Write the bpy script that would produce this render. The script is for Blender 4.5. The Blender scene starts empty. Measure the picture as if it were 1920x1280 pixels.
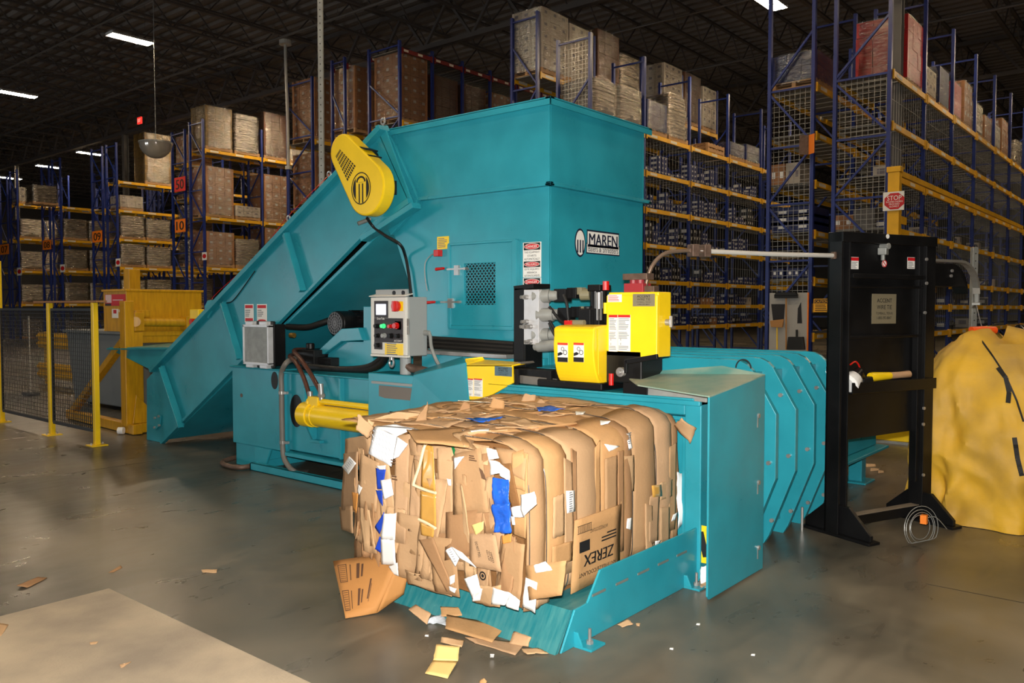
import bpy, bmesh, math, random
from mathutils import Vector as V, Matrix, noise
random.seed(7)
SC = bpy.context.scene
COL = SC.collection
# ---------------------------------------------------------------- camera
EYE = V((0, 0, 1.6)); FPX = 1560.0
YAW = math.radians(39.7); PIT = math.atan(63/1560.)
FWD = V((math.cos(YAW)*math.cos(PIT), math.sin(YAW)*math.cos(PIT), -math.sin(PIT)))
RGT = V((math.sin(YAW), -math.cos(YAW), 0)); UPV = RGT.cross(FWD)
cam = bpy.data.cameras.new('camera'); camo = bpy.data.objects.new('camera', cam); COL.objects.link(camo)
cam.sensor_width = 36; cam.lens = FPX/1920*36; cam.clip_end = 300; cam.clip_start = .05
rm = Matrix((RGT, UPV, -FWD)).transposed().to_4x4(); rm.translation = EYE
camo.matrix_world = rm; SC.camera = camo
# ---------------------------------------------------------------- light, exposure
wd = bpy.data.worlds.new('world'); SC.world = wd; wd.use_nodes = True
wd.node_tree.nodes['Background'].inputs[0].default_value = (1, .85, .7, 1)
wd.node_tree.nodes['Background'].inputs[1].default_value = .012
SC.view_settings.view_transform = 'Standard'; SC.view_settings.look = 'None'
SC.view_settings.exposure = 0.0; SC.view_settings.gamma = 1.0
SC.cycles.use_denoising = True
SC.cycles.max_bounces = 6; SC.cycles.transparent_max_bounces = 16; SC.cycles.sample_clamp_indirect = 4
# the camera's pop-up flash, a little above the lens
fl = bpy.data.lights.new('camera_flash', 'AREA'); flo = bpy.data.objects.new('camera_flash', fl); COL.objects.link(flo)
fl.shape = 'RECTANGLE'; fl.size = .07; fl.size_y = .035; fl.energy = 295; fl.color = (1, .96, .9); fl.spread = math.radians(150)
fm = rm.copy(); fm.translation = EYE + UPV*.11 - RGT*.02 - FWD*.03; flo.matrix_world = fm
LAMP_STRENGTH = 200.0
# daylight at two open dock doors far behind the camera (wall_front, X = -14)
for yc, w in ((23.2, 3.4), (29.4, 3.4)):
    dl = bpy.data.lights.new('dock_daylight', 'AREA'); dlo = bpy.data.objects.new('dock_daylight', dl); COL.objects.link(dlo)
    dl.shape = 'RECTANGLE'; dl.size = 3.4; dl.size_y = w; dl.energy = 420; dl.color = (.86, .94, 1)
    dlo.location = (-13.92, yc, 1.72); dlo.rotation_euler = (0, math.radians(-90), 0)

def s2l(c):
    return tuple(((x/255.)/12.92 if x/255. <= .04045 else ((x/255.+.055)/1.055)**2.4) for x in c)
# ---------------------------------------------------------------- pixel -> point on a real plane
def ray(x, y): return FWD + RGT*((x-960)/FPX) + UPV*((640-y)/FPX)
def PX(x, y, v): d = ray(x, y); return EYE + d*((v-EYE.x)/d.x)
def PY(x, y, v): d = ray(x, y); return EYE + d*((v-EYE.y)/d.y)
def PP(x, y, p, n): d = ray(x, y); n = V(n); return EYE + d*((V(p)-EYE).dot(n)/d.dot(n))
def PZ(x, y, v=0.): d = ray(x, y); return EYE + d*((v-EYE.z)/d.z)
# ---------------------------------------------------------------- materials
MATS = {}
def mat(name, rgb, rough=.5, metal=0., var=.0, scale=4., bump=0., bscale=30., spec=.5, coat=0., emit=None, estr=0., rgb2=None, stretch=None, rvar=0.):
    if name in MATS: return MATS[name]
    m = bpy.data.materials.new(name); m.use_nodes = True; MATS[name] = m
    nt = m.node_tree; b = nt.nodes['Principled BSDF']; L = nt.links
    c = s2l(rgb)
    b.inputs['Base Color'].default_value = (*c, 1); b.inputs['Roughness'].default_value = rough
    b.inputs['Metallic'].default_value = metal; b.inputs['Specular IOR Level'].default_value = spec
    b.inputs['Coat Weight'].default_value = coat
    if emit: b.inputs['Emission Color'].default_value = (*s2l(emit), 1); b.inputs['Emission Strength'].default_value = estr
    if var or bump or rgb2 or rvar:
        tc = nt.nodes.new('ShaderNodeTexCoord'); mp = nt.nodes.new('ShaderNodeMapping')
        L.new(tc.outputs['Object'], mp.inputs[0])
        if stretch: mp.inputs['Scale'].default_value = stretch
    if var or rgb2 or rvar:
        n = nt.nodes.new('ShaderNodeTexNoise'); n.inputs['Scale'].default_value = scale; n.inputs['Detail'].default_value = 6
        L.new(mp.outputs[0], n.inputs['Vector'])
    if var or rgb2:
        r = nt.nodes.new('ShaderNodeValToRGB'); L.new(n.outputs['Fac'], r.inputs[0])
        c2 = s2l(rgb2) if rgb2 else tuple(x*(1+var) for x in c); c1 = c if rgb2 else tuple(x*(1-var) for x in c)
        r.color_ramp.elements[0].position = .35; r.color_ramp.elements[1].position = .68
        r.color_ramp.elements[0].color = (*c1, 1); r.color_ramp.elements[1].color = (*c2, 1)
        L.new(r.outputs[0], b.inputs['Base Color'])
    if rvar:
        mr = nt.nodes.new('ShaderNodeMapRange'); L.new(n.outputs['Fac'], mr.inputs[0])
        mr.inputs[3].default_value = max(.02, rough-rvar); mr.inputs[4].default_value = rough+rvar
        L.new(mr.outputs[0], b.inputs['Roughness'])
    if bump:
        n2 = nt.nodes.new('ShaderNodeTexNoise'); n2.inputs['Scale'].default_value = bscale; n2.inputs['Detail'].default_value = 4
        L.new(mp.outputs[0], n2.inputs['Vector'])
        bp = nt.nodes.new('ShaderNodeBump'); bp.inputs['Strength'].default_value = bump; bp.inputs['Distance'].default_value = .02
        L.new(n2.outputs['Fac'], bp.inputs['Height']); L.new(bp.outputs[0], b.inputs['Normal'])
    return m
TEAL = mat('teal_paint', (40, 145, 162), .3, var=.10, scale=3, bump=.05, bscale=2.2, rvar=.08)
TEALW = mat('teal_worn', (34, 116, 124), .38, rgb2=(66, 132, 134), scale=5, stretch=(1.2, 9, 1.2), bump=.1)
YEL = mat('yellow_paint', (246, 206, 26), .35, var=.06, scale=4)
YELM = mat('yellow_machine', (214, 160, 16), .42, rgb2=(190, 138, 14), scale=5, stretch=(6, 6, .8))
BLK = mat('black_paint', (17, 17, 18), .42, var=.25, scale=5, rvar=.1, spec=.3)
BLKM = mat('black_rubber', (14, 14, 14), .55)
STEEL = mat('steel', (165, 163, 160), .32, .55, var=.15, scale=9, rvar=.1)
GALV = mat('galvanized', (150, 152, 148), .42, .3, var=.12, scale=14)
ALU = mat('aluminium', (205, 206, 208), .35, .3, var=.08, scale=12)
GREYP = mat('grey_enclosure', (150, 153, 152), .45)
WHITE = mat('white_label', (236, 234, 228), .5)
REDP = mat('red_print', (200, 24, 32), .5)
REDV = mat('red_handle', (190, 24, 20), .3)
INK = mat('black_print', (22, 22, 24), .6)
GREYINK = mat('grey_print', (120, 122, 126), .6)
NAVY = mat('navy_print', (16, 26, 52), .5)
ORNG = mat('orange_sign', (252, 134, 30), .5)
HOSE = mat('brown_hose', (78, 42, 26), .4, var=.2, scale=20)
CONDUIT = mat('grey_conduit', (112, 108, 102), .5)
RUST = mat('brown_steel', (104, 84, 72), .5, .4, var=.25, scale=20)
RBLUE = mat('rack_blue', (26, 46, 116), .38, var=.12, scale=3)
RYEL = mat('rack_yellow', (236, 178, 28), .42, var=.1, scale=3)
RRED = mat('rack_red', (120, 22, 20), .5)
CARD = [mat('cardboard_%d' % i, c, .75, var=.06, scale=3+i, bump=.12, bscale=60, spec=.25) for i, c in enumerate(
    [(182, 147, 110), (172, 136, 98), (190, 155, 116), (160, 122, 86), (184, 142, 96), (176, 142, 108)])]
CARDIN = mat('cardboard_dark', (128, 90, 54), .8, var=.12, scale=6, bump=.2, bscale=50, spec=.2)
TAPE = mat('packing_tape', (196, 148, 70), .22, var=.08, scale=8, coat=.4)
PAPER = mat('white_paper', (238, 238, 236), .6, bump=.05, bscale=20)
BLUEPL = mat('blue_plastic', (32, 92, 200), .25, var=.15, scale=14, bump=.3, bscale=25)
WOOD = mat('pallet_wood', (176, 136, 92), .75, var=.15, scale=5, stretch=(1, 8, 8))

# floor: burnished concrete, a paler unsealed slab in the near corner, a saw-cut joint
def floor_mat():
    m = bpy.data.materials.new('burnished_concrete'); m.use_nodes = True; nt = m.node_tree; L = nt.links; b = nt.nodes['Principled BSDF']
    tc = nt.nodes.new('ShaderNodeTexCoord')
    def noise(sc, det=8, stretch=None, dist=0):
        n = nt.nodes.new('ShaderNodeTexNoise'); n.inputs['Scale'].default_value = sc; n.inputs['Detail'].default_value = det; n.inputs['Distortion'].default_value = dist
        if stretch:
            mp = nt.nodes.new('ShaderNodeMapping'); mp.inputs['Scale'].default_value = stretch; L.new(tc.outputs['Object'], mp.inputs[0]); L.new(mp.outputs[0], n.inputs['Vector'])
        else: L.new(tc.outputs['Object'], n.inputs['Vector'])
        return n
    n1 = noise(.55, 9, dist=.6); n2 = noise(2.6, 9, (1, 2.2, 1), .9); n3 = noise(38, 4)
    r = nt.nodes.new('ShaderNodeValToRGB'); L.new(n1.outputs['Fac'], r.inputs[0])
    e = r.color_ramp.elements; e[0].position = .34; e[0].color = (*s2l((66, 66, 60)), 1); e[1].position = .66; e[1].color = (*s2l((128, 117, 99)), 1)
    mx = nt.nodes.new('ShaderNodeMix'); mx.data_type = 'RGBA'; mx.blend_type = 'MULTIPLY'; mx.inputs[0].default_value = .6
    r2 = nt.nodes.new('ShaderNodeValToRGB'); L.new(n2.outputs['Fac'], r2.inputs[0]); r2.color_ramp.elements[0].position = .3; r2.color_ramp.elements[1].position = .7
    r2.color_ramp.elements[0].color = (.6, .6, .6, 1); r2.color_ramp.elements[1].color = (1.1, 1.1, 1.08, 1)
    L.new(r.outputs[0], mx.inputs[6]); L.new(r2.outputs[0], mx.inputs[7])
    L.new(mx.outputs[2], b.inputs['Base Color'])
    mr = nt.nodes.new('ShaderNodeMapRange'); L.new(n2.outputs['Fac'], mr.inputs[0]); mr.inputs[1].default_value = .3; mr.inputs[2].default_value = .7
    mr.inputs[3].default_value = .26; mr.inputs[4].default_value = .38; L.new(mr.outputs[0], b.inputs['Roughness'])
    bp = nt.nodes.new('ShaderNodeBump'); bp.inputs['Strength'].default_value = .012; bp.inputs['Distance'].default_value = .002
    L.new(n3.outputs['Fac'], bp.inputs['Height']); L.new(bp.outputs[0], b.inputs['Normal'])
    return m
FLOORM = floor_mat()
SLABM = mat('pale_concrete', (150, 138, 122), .7, rgb2=(196, 180, 154), scale=1.7, bump=.15, bscale=70)

# ---------------------------------------------------------------- mesh builder
ORG = {}; CHILD = {}
class MB:
    def __init__(s): s.v = []; s.f = []; s.mi = []; s.cur = 0
    def add(s, vs, fs):
        o = len(s.v); s.v += [V(p) for p in vs]; s.f += [tuple(i+o for i in f) for f in fs]; s.mi += [s.cur]*len(fs); return s
    def hexa(s, a, b):      # two matching quads
        return s.add(list(a)+list(b), [(3, 2, 1, 0), (4, 5, 6, 7)]+[(i, (i+1) % 4, (i+1) % 4+4, i+4) for i in range(4)])
    def box(s, lo, hi):
        x0, y0, z0 = lo; x1, y1, z1 = hi
        return s.hexa([(x0, y0, z0), (x1, y0, z0), (x1, y1, z0), (x0, y1, z0)], [(x0, y0, z1), (x1, y0, z1), (x1, y1, z1), (x0, y1, z1)])
    def prism(s, pts, vec):
        n = len(pts); vec = V(vec); p = [V(q) for q in pts]
        return s.add(p+[q+vec for q in p], [tuple(range(n-1, -1, -1)), tuple(range(n, 2*n))]+[(i, (i+1) % n, (i+1) % n+n, i+n) for i in range(n)])
    def ring(s, outer, inner, vec):   # plate with one hole; outer / inner have the same number of points
        n = len(outer); vec = V(vec); a = [V(q) for q in outer]; b = [V(q) for q in inner]
        fs = []
        for i in range(n):
            j = (i+1) % n
            fs += [(i, j, n+j, n+i), (2*n+i, 3*n+i, 3*n+j, 2*n+j), (i, 2*n+i, 2*n+j, j), (n+i, n+j, 3*n+j, 3*n+i)]
        return s.add(a+b+[q+vec for q in a]+[q+vec for q in b], fs)
    def bar(s, p, q, w, h, up=(0, 0, 1)):
        p = V(p); q = V(q); d = (q-p).normalized(); u = V(up)
        if abs(d.dot(u)) > .99: u = V((1, 0, 0))
        r = d.cross(u).normalized(); u = r.cross(d).normalized()
        c = [r*(a*w/2)+u*(b*h/2) for a, b in ((-1, -1), (1, -1), (1, 1), (-1, 1))]
        return s.hexa([p+k for k in c], [q+k for k in c])
    def cyl(s, p, q, r, r1=None, n=16):
        return s.tubelike([V(p), V(q)], [r, r if r1 is None else r1], n)
    def tubelike(s, path, rad, n=10):
        path = [V(p) for p in path]; m = len(path)
        if not isinstance(rad, (list, tuple)): rad = [rad]*m
        t0 = (path[1]-path[0]).normalized(); u = t0.orthogonal().normalized(); vs = []; fs = []
        for i, p in enumerate(path):
            t = (path[min(i+1, m-1)]-path[max(i-1, 0)])
            if t.length > 1e-9:
                t.normalize(); u = (u-t*u.dot(t)); u = u.normalized() if u.length > 1e-6 else t.orthogonal().normalized()
            w = t.cross(u)
            vs += [p+(u*math.cos(2*math.pi*k/n)+w*math.sin(2*math.pi*k/n))*rad[i] for k in range(n)]
        for i in range(m-1):
            for k in range(n): fs.append((i*n+k, i*n+(k+1) % n, (i+1)*n+(k+1) % n, (i+1)*n+k))
        fs += [tuple(range(n-1, -1, -1)), tuple(range((m-1)*n, m*n))]
        return s.add(vs, fs)
    def tube(s, pts, r, n=10, k=8, closed=False):      # smooth curve through points
        return s.tubelike(spline(pts, k), r, n)
    def grid(s, g, thick=None, vec=None):
        n = len(g); m = len(g[0]); vs = [p for row in g for p in row]
        fs = [(i*m+j, i*m+j+1, (i+1)*m+j+1, (i+1)*m+j) for i in range(n-1) for j in range(m-1)]
        return s.add(vs, fs)
    def build(s, name, material=None, parent=None, bevel=0., smooth=False, solid=0., segs=2):
        me = bpy.data.meshes.new(name); org = V((0, 0, 0))
        if parent is None:
            xs = [p.x for p in s.v]; ys = [p.y for p in s.v]; zs = [p.z for p in s.v]
            org = V(((min(xs)+max(xs))/2, (min(ys)+max(ys))/2, min(zs)))
        else: org = ORG[parent.name]
        me.from_pydata([p-org for p in s.v], [], s.f)
        for mm in (material if isinstance(material, (list, tuple)) else [material]): me.materials.append(mm)
        me.polygons.foreach_set('material_index', s.mi)
        bm = bmesh.new(); bm.from_mesh(me); bmesh.ops.recalc_face_normals(bm, faces=bm.faces); bm.to_mesh(me); bm.free()
        me.update(); ob = bpy.data.objects.new(name, me); COL.objects.link(ob)
        if parent is None: ob.location = org
        else: ob.parent = parent; CHILD.setdefault(parent.name, []).append(ob)
        ORG[ob.name] = org
        if smooth:
            me.polygons.foreach_set('use_smooth', [True]*len(me.polygons))
            me.set_sharp_from_angle(angle=math.radians(40))
        if solid: md = ob.modifiers.new('solid', 'SOLIDIFY'); md.thickness = solid; md.offset = 0
        if bevel:
            md = ob.modifiers.new('bevel', 'BEVEL'); md.width = bevel; md.segments = segs; md.limit_method = 'ANGLE'; md.angle_limit = math.radians(50)
        return ob
def spline(pts, k=8):
    P = [V(p) for p in pts]; n = len(P); out = []
    for i in range(n-1):
        p0 = P[max(i-1, 0)]; p1 = P[i]; p2 = P[i+1]; p3 = P[min(i+2, n-1)]
        for j in range(k):
            t = j/k; out.append(.5*((2*p1)+(p2-p0)*t+(2*p0-5*p1+4*p2-p3)*t*t+(3*p1-p0-3*p2+p3)*t**3))
    out.append(P[-1]); return out
def thing(name, label, cat, loc, group=None):
    o = bpy.data.objects.new(name, None); COL.objects.link(o); o.location = loc; o.empty_display_size = .1
    ORG[o.name] = V(loc); return tag(o, label, cat, group)
def tag(o, label, cat, group=None, kind=None):
    o['label'] = label; o['category'] = cat
    if group: o['group'] = group
    if kind: o['kind'] = kind
    return o
def struct(o): o['kind'] = 'structure'; return o
def copy_thing(root, loc, rz=0., label=None, group=None, cat=None):
    r = root.copy(); COL.objects.link(r); r.location = loc; r.rotation_euler = (0, 0, rz)
    if label: r['label'] = label
    if group: r['group'] = group
    for ch in CHILD.get(root.name, []):
        c = ch.copy(); COL.objects.link(c); c.parent = r
        for g in CHILD.get(ch.name, []):
            d = g.copy(); COL.objects.link(d); d.parent = c
    return r
# lettering: font outlines turned into flat mesh, laid on a face
FX = (V((0, -1, 0)), V((0, 0, 1)), V((-1, 0, 0)))     # a face looking at -X: right, up, out
FY = (V((1, 0, 0)), V((0, 0, 1)), V((0, -1, 0)))      # a face looking at -Y
TXT = {}
def text_into(mb, s, c, frame, width=None, height=None, off=.0, bold=0., slant=0.):
    key = s
    if key not in TXT:
        cu = bpy.data.curves.new('t', 'FONT'); cu.body = s; cu.size = 1; cu.resolution_u = 3
        ob = bpy.data.objects.new('t', cu); COL.objects.link(ob)
        dg = bpy.context.evaluated_depsgraph_get(); me = bpy.data.meshes.new_from_object(ob.evaluated_get(dg))
        TXT[key] = ([v.co.copy() for v in me.vertices], [tuple(p.vertices) for p in me.polygons])
        bpy.data.objects.remove(ob); bpy.data.curves.remove(cu); bpy.data.meshes.remove(me)
    vs, fs = TXT[key]
    x0 = min(v.x for v in vs); x1 = max(v.x for v in vs); y0 = min(v.y for v in vs); y1 = max(v.y for v in vs)
    w = x1-x0; h = max(y1-y0, .01)
    if width and height: sx = width/w; sy = height/h
    elif width: sx = sy = width/w
    else: sx = sy = height/h
    R, U, N = frame; c = V(c)
    for k in ((-1, 1) if bold else (0,)):
        mb.add([c+R*((v.x-(x0+x1)/2)*sx+k*bold*sx*.8+slant*(v.y-(y0+y1)/2)*sy)+U*((v.y-(y0+y1)/2)*sy)+N*(off+k*.00004) for v in vs], fs)
    return mb
def rect(mb, c, frame, w, h, t=.002, off=0.):
    R, U, N = frame; c = V(c)+N*off
    q = [c+R*a*w/2+U*b*h/2 for a, b in ((-1, -1), (1, -1), (1, 1), (-1, 1))]
    return mb.prism(q, N*t)
def disc(mb, c, frame, rx, ry=None, t=.002, n=24, off=0.):
    R, U, N = frame; ry = ry or rx; c = V(c)+N*off
    return mb.prism([c+R*rx*math.cos(2*math.pi*k/n)+U*ry*math.sin(2*math.pi*k/n) for k in range(n)], N*t)
def lines_into(mb, c, frame, w, h, n, seed=0, off=.003):
    R, U, N = frame; rr = random.Random(seed); c = V(c)
    for i in range(n):
        ww = w*rr.uniform(.6, 1.); z = h/2-(i+.5)*h/n
        rect(mb, c-R*(w-ww)/2+U*z, frame, ww, h/n*.42, .0008, off)
    return mb
# ================================================================ THE ROOM
struct(MB().box((-14, -26, -.2), (70, 72, 0)).build('floor', FLOORM))
struct(MB().box((-6, -4, 0), (2.135, 4.76, .003)).build('floor_slab', SLABM))
m = MB()
JOINT = mat('saw_cut', (40, 38, 34), .8)
m.box((2.6, -20, 0), (2.606, -.2, .0012)); m.box((-6, 8.4, 0), (4.4, 8.406, .0012)); m.box((5.2, -8, 0), (5.206, 1.2, .0012))
struct(m.build('trim_floor_joint', JOINT))
WALLM = mat('wall_siding', (62, 60, 58), .7, var=.1, scale=1)
DECKM = mat('roof_deck', (112, 104, 97), .6, var=.1, scale=1)
STEELD = mat('joist_paint', (84, 78, 74), .55)
struct(MB().box((70, -26, 0), (70.3, 72, 11.6)).build('wall_back', WALLM))
struct(MB().box((-14, 72, 0), (70, 72.3, 11.6)).build('wall_left', WALLM))
struct(MB().box((-14, -26.3, 0), (70, -26, 11.6)).build('wall_right', WALLM))
struct(MB().box((-14.3, -26, 0), (-14, 72, 11.6)).build('wall_front', WALLM))
for k, yc in enumerate((23.2, 29.4)):      # open dock doors in the wall behind the camera
    m = MB(); m.box((-14, yc-1.9, 0), (-13.9, yc-1.7, 3.6)); m.box((-14, yc+1.7, 0), (-13.9, yc+1.9, 3.6)); m.box((-14, yc-1.9, 3.42), (-13.9, yc+1.9, 3.6)); struct(m.build('door_%d' % (k+1), STEELD))
# ribbed roof deck, ribs along Y
m = MB(); x = -14.; prof = []
while x < 70:
    prof += [(x, 11.3), (x+.18, 11.3), (x+.24, 11.4), (x+.42, 11.4)]; x += .48
n = len(prof)
m.add([(a, -26, b) for a, b in prof]+[(a, 72, b) for a, b in prof], [(i, i+1, n+i+1, n+i) for i in range(n-1)])
m.box((-14, -26, 11.42), (70, 72, 11.6))
struct(m.build('ceiling', DECKM))
# open-web joists along X
m = MB(); z0, z1 = 10.35, 11.2
m.bar((-13.9, 0, z0), (69.9, 0, z0), .12, .06); m.bar((-13.9, 0, z1), (69.9, 0, z1), .12, .06)
x = -13.5; up = True
while x < 69:
    m.bar((x, 0, z0 if up else z1), (x+.75, 0, z1 if up else z0), .035, .035); x += .75; up = not up
m.v = [p+V((0, -25, 0)) for p in m.v]
j0 = struct(m.build('trim_joist', STEELD))
for k in range(1, 48):
    j = j0.copy(); COL.objects.link(j); j.location.y += 2.0*k
# girder trusses along Y, with the columns under them
for gx in (18.6, 33.5, 48.5, 3.6):
    if gx == 3.6: gx = 3.7
    m = MB(); m.bar((gx, -25.9, 9.72), (gx, 71.9, 9.72), .2, .14); m.bar((gx, -25.9, 11.0), (gx, 71.9, 11.0), .2, .14)
    y = -25.; up = True
    while y < 70.5:
        m.bar((gx, y, 9.72 if up else 11.0), (gx, y+1.0, 11.0 if up else 9.72), .08, .08); y += 1.0; up = not up
    struct(m.build('trim_girder', STEELD))
COLM = mat('column_paint', (98, 94, 88), .5, var=.08)
for cx, cy in ((17.75, 4.82), (18.6, 38.9), (18.6, 52), (48.5, 38.5)):
    m = MB(); b = .11
    m.box((cx-b, cy-b, 0), (cx-b+.02, cy+b, 9.66)); m.box((cx+b-.02, cy-b, 0), (cx+b, cy+b, 9.66)); m.box((cx-b+.02, cy-.01, 0), (cx+b-.02, cy+.01, 9.66))
    m.box((cx-.2, cy-.2, 0), (cx+.2, cy+.2, .03))
    o = m.build('trim_column', COLM); struct(o)
# sprinkler mains and conduit runs, hung under the joists
PIPEM = mat('pipe_paint', (92, 86, 80), .5)
for k, (px, z, r) in enumerate(((11.5, 10.02, .03), (15.5, 9.95, .045), (22.0, 10.05, .03), (27, 10.0, .045), (37, 10, .045))):
    m = MB(); m.cyl((px, -25.5, z), (px, 71.5, z), r, n=8)
    y = -24.
    while y < 71: m.cyl((px, y, z), (px, y, 10.34), .008, n=6); y += 3.1
    o = m.build('ceiling_pipe', PIPEM, smooth=True); tag(o, ['grey conduit run under the joists carrying the front lamps', 'grey sprinkler main hung under the joists by the first girder', 'thin grey conduit run behind the first girder', 'grey sprinkler main hung beyond the first rack bays', 'grey sprinkler main deep in the hall'][k], 'pipe')
# ---------------------------------------------------------------- high-bay lamps
LAMP = mat('lamp_tube', (255, 248, 235), .5, emit=(255, 228, 192), estr=LAMP_STRENGTH)
REFL = mat('lamp_reflector', (225, 225, 222), .3, .3)
def make_lamp(loc, label, group):
    t = thing('high_bay_lamp', label, 'ceiling lamp', (0, 0, 0), group)
    m = MB(); m.prism([(-.64, -.24, -.03), (-.64, -.16, .06), (-.64, .16, .06), (-.64, .24, -.03), (-.64, .225, -.03), (-.64, .155, .045), (-.64, -.155, .045), (-.64, -.225, -.03)], (1.28, 0, 0))
    m.box((-.64, -.23, -.03), (-.625, .23, .05)); m.box((.625, -.23, -.03), (.64, .23, .05)); m.build('housing', REFL, t)
    for s in (-1, 1):
        m = MB(); m.cyl((-.61, s*.1, 0), (.61, s*.1, 0), .045, n=10); m.build('tube', LAMP, t)
    m = MB(); m.cyl((-.45, 0, .06), (-.45, 0, 1.73), .006, n=6); m.cyl((.45, 0, .06), (.45, 0, 1.73), .006, n=6); m.build('hanger', STEELD, t)
    t.location = loc; return t
lampq = [(12.15, 24.95), (12.5, 34.6), (19.6, 44.9), (19.9, 50.9), (20.1, 57.2), (21.5, 9.0)]
lampl = ['lit fluorescent lamp under the roof above the wrapped loads of the tallest rack', 'lit fluorescent lamp at the photo edge beyond the wire partition', 'lit fluorescent lamp over the aisle between rack rows 09 and 08',
         'lit fluorescent lamp over the aisle between rack rows 08 and 07', 'lit fluorescent lamp farthest off, at the edge past row 07', 'lit twin-tube lamp high beside the blue upright over the narrow aisle']
more = [(11.5, 15.7), (11.5, 6.2), (11.5, -3.5), (3, 2), (3, 12), (3, 21), (3, -8), (-5, 2), (-5, 12), (19.6, 26.2), (29.5, 26.2), (19.6, 33.2), (29.5, 9.), (39, 9), (29.5, 16), (21, 1.5), (29.5, 1.5), (38, 1.5), (29.5, 33.2), (39.5, 33.2), (29.5, 45), (29.5, 51), (39, 26), (39, 45)]
lp = make_lamp((0, 0, 0), lampl[0], 'high-bay lamps'); lp.location = (lampq[0][0], lampq[0][1], 9.66)
for (x, y), l in zip(lampq[1:], lampl[1:]): copy_thing(lp, (x, y, 9.66), 0, l)
for x, y in more: copy_thing(lp, (x, y, 9.66), 0, 'lit fluorescent lamp hanging deeper in the hall or above the photo', 'high-bay lamps out of view')
# ================================================================ THE BALER
BX = 4.70                                        # front face of the ram section
baler = thing('baler', 'large teal two-ram baler with tall hopper and ribbed chamber', 'baler', (5.6, 5., 0))
def BP(m, name, mt=TEAL, bevel=.006, smooth=False, p=None): return m.build(name, mt, p or baler, bevel=bevel, smooth=smooth)
# ram section body
m = MB()
y0 = 6.76
m.box((BX, y0, .225), (6.1, 7.62, 1.0))                         # rear block
m.box((BX+.03, 3.9, .245), (6.1, y0, .985))                      # long block
m.box((BX-.012, y0-.035, .22), (BX+.06, y0+.012, 1.0))           # stiffener
m.box((BX-.05, 5.4, .985), (BX+.5, 6.76, 1.0)); m.box((BX-.02, 6.76, 1.0), (BX+.45, 7.64, 1.012))
m.box((BX-.05, 3.9, .20), (BX+.3, y0-.1, .235))                  # bottom flange
m.prism([(BX-.02, 5.86, .25), (BX+.03, 5.86, .25), (BX+.03, 5.86, .98), (BX-.02, 5.86, .98)], (0, .03, 0))
BP(m, 'ram_body')
m = MB()                                                          # legs and skid
m.prism([(BX+.02, 7.6, 0), (BX+.02, 7.26, 0), (BX+.02, 7.26, .23), (BX+.02, 7.6, .23)], (.02, 0, 0)); m.box((BX+.02, 7.585, 0), (BX+.4, 7.6, .23)); m.box((BX+.02, 7.25, 0), (BX+.4, 7.265, .23))
m.prism([(BX-.0, 7.24, 0), (BX-.0, 7.08, .0), (BX-.0, 6.96, .225), (BX-.0, 7.24, .225)], (.025, 0, 0)); m.box((BX+.02, 7.2, .0), (6.0, 7.24, .225))
BP(m, 'leg')
m = MB(); m.box((4.62, 3.72, 0), (4.64, 7.2, .075)); m.box((4.62, 7.18, 0), (6.2, 7.2, .075)); m.box((4.62, 3.72, .0), (4.70, 7.2, .012)); m.box((4.62, 3.72, .068), (4.68, 7.2, .075)); BP(m, 'skid', bevel=.003)
m = MB(); disc(m, PX(515, 713, BX), FX, .055, .085, t=.003, n=28); disc(m, PX(556, 770, BX+.03), FX, .10, .155, t=.003, n=28); BP(m, 'port_hole', BLKM, 0)
m = MB(); disc(m, PX(453, 741, BX), FX, .02, t=.004, n=14); BP(m, 'plug', RUST, 0)
m = MB()                                                          # cylinder clevis plate
q = PX(568, 770, BX-.10)
m.prism([q+V((0, .0, .22)), q+V((.13, 0, .22)), q+V((.13, 0, -.28)), q+V((.09, 0, -.28)), q+V((0, 0, -.1))], (0, -.035, 0)); m.box((BX-.02, q.y-.14, q.z-.30), (BX+.03, q.y+.02, q.z-.27)); BP(m, 'clevis_plate')
# hydraulic cylinder
cy = PX(575, 776, BX-.10)
m = MB(); e = V((cy.x, 3.95, cy.z))
m.cyl(cy, e, .098, n=28); m.cyl(cy+V((0, .03, 0)), cy-V((0, .10, 0)), .112, n=28); m.cyl(cy-V((0, .15, 0)), cy-V((0, .17, 0)), .106, n=28)
cyl = BP(m, 'hydraulic_cylinder', YEL, .004, True)
a = cy+V((0, -.18, .13)); m = MB(); m.cyl(a, a+V((0, -1.5, 0)), .026, n=14); m.box(a+V((-.04, -.03, -.045)), a+V((.04, .11, .04))); m.cyl(a+V((0, .1, -.02)), a+V((0, .13, -.02)), .05, n=14); BP(m, 'oil_pipe', YEL, .004, True, cyl)
for i, (p0, p1, p2, p3) in enumerate((((603, 738), (582, 700), (563, 672), (553, 660)), ((583, 752), (571, 712), (556, 681), (545, 670)))):
    dx = .0
    pts = [PX(*p0, cy.x+.0)+V((0, 0, .0)), PX(*p1, cy.x+.0), PX(*p2, cy.x+.03), PX(*p3, BX+.12)+V((0, 0, .02)), PX(*p3, BX+.12)+V((.35, .1, .0))]
    h = BP(MB().tube(pts, .021, 10), 'hydraulic_hose', HOSE, 0, True)
    m = MB(); m.cyl(pts[0]+V((0, 0, -.06)), pts[0]+V((0, .012, .09)), .025, n=10); m.cyl(pts[0]+V((0, 0, -.03)), pts[0]+V((0, 0, -.0)), .036, n=6); BP(m, 'fitting', STEEL, .002, True, h)
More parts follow.
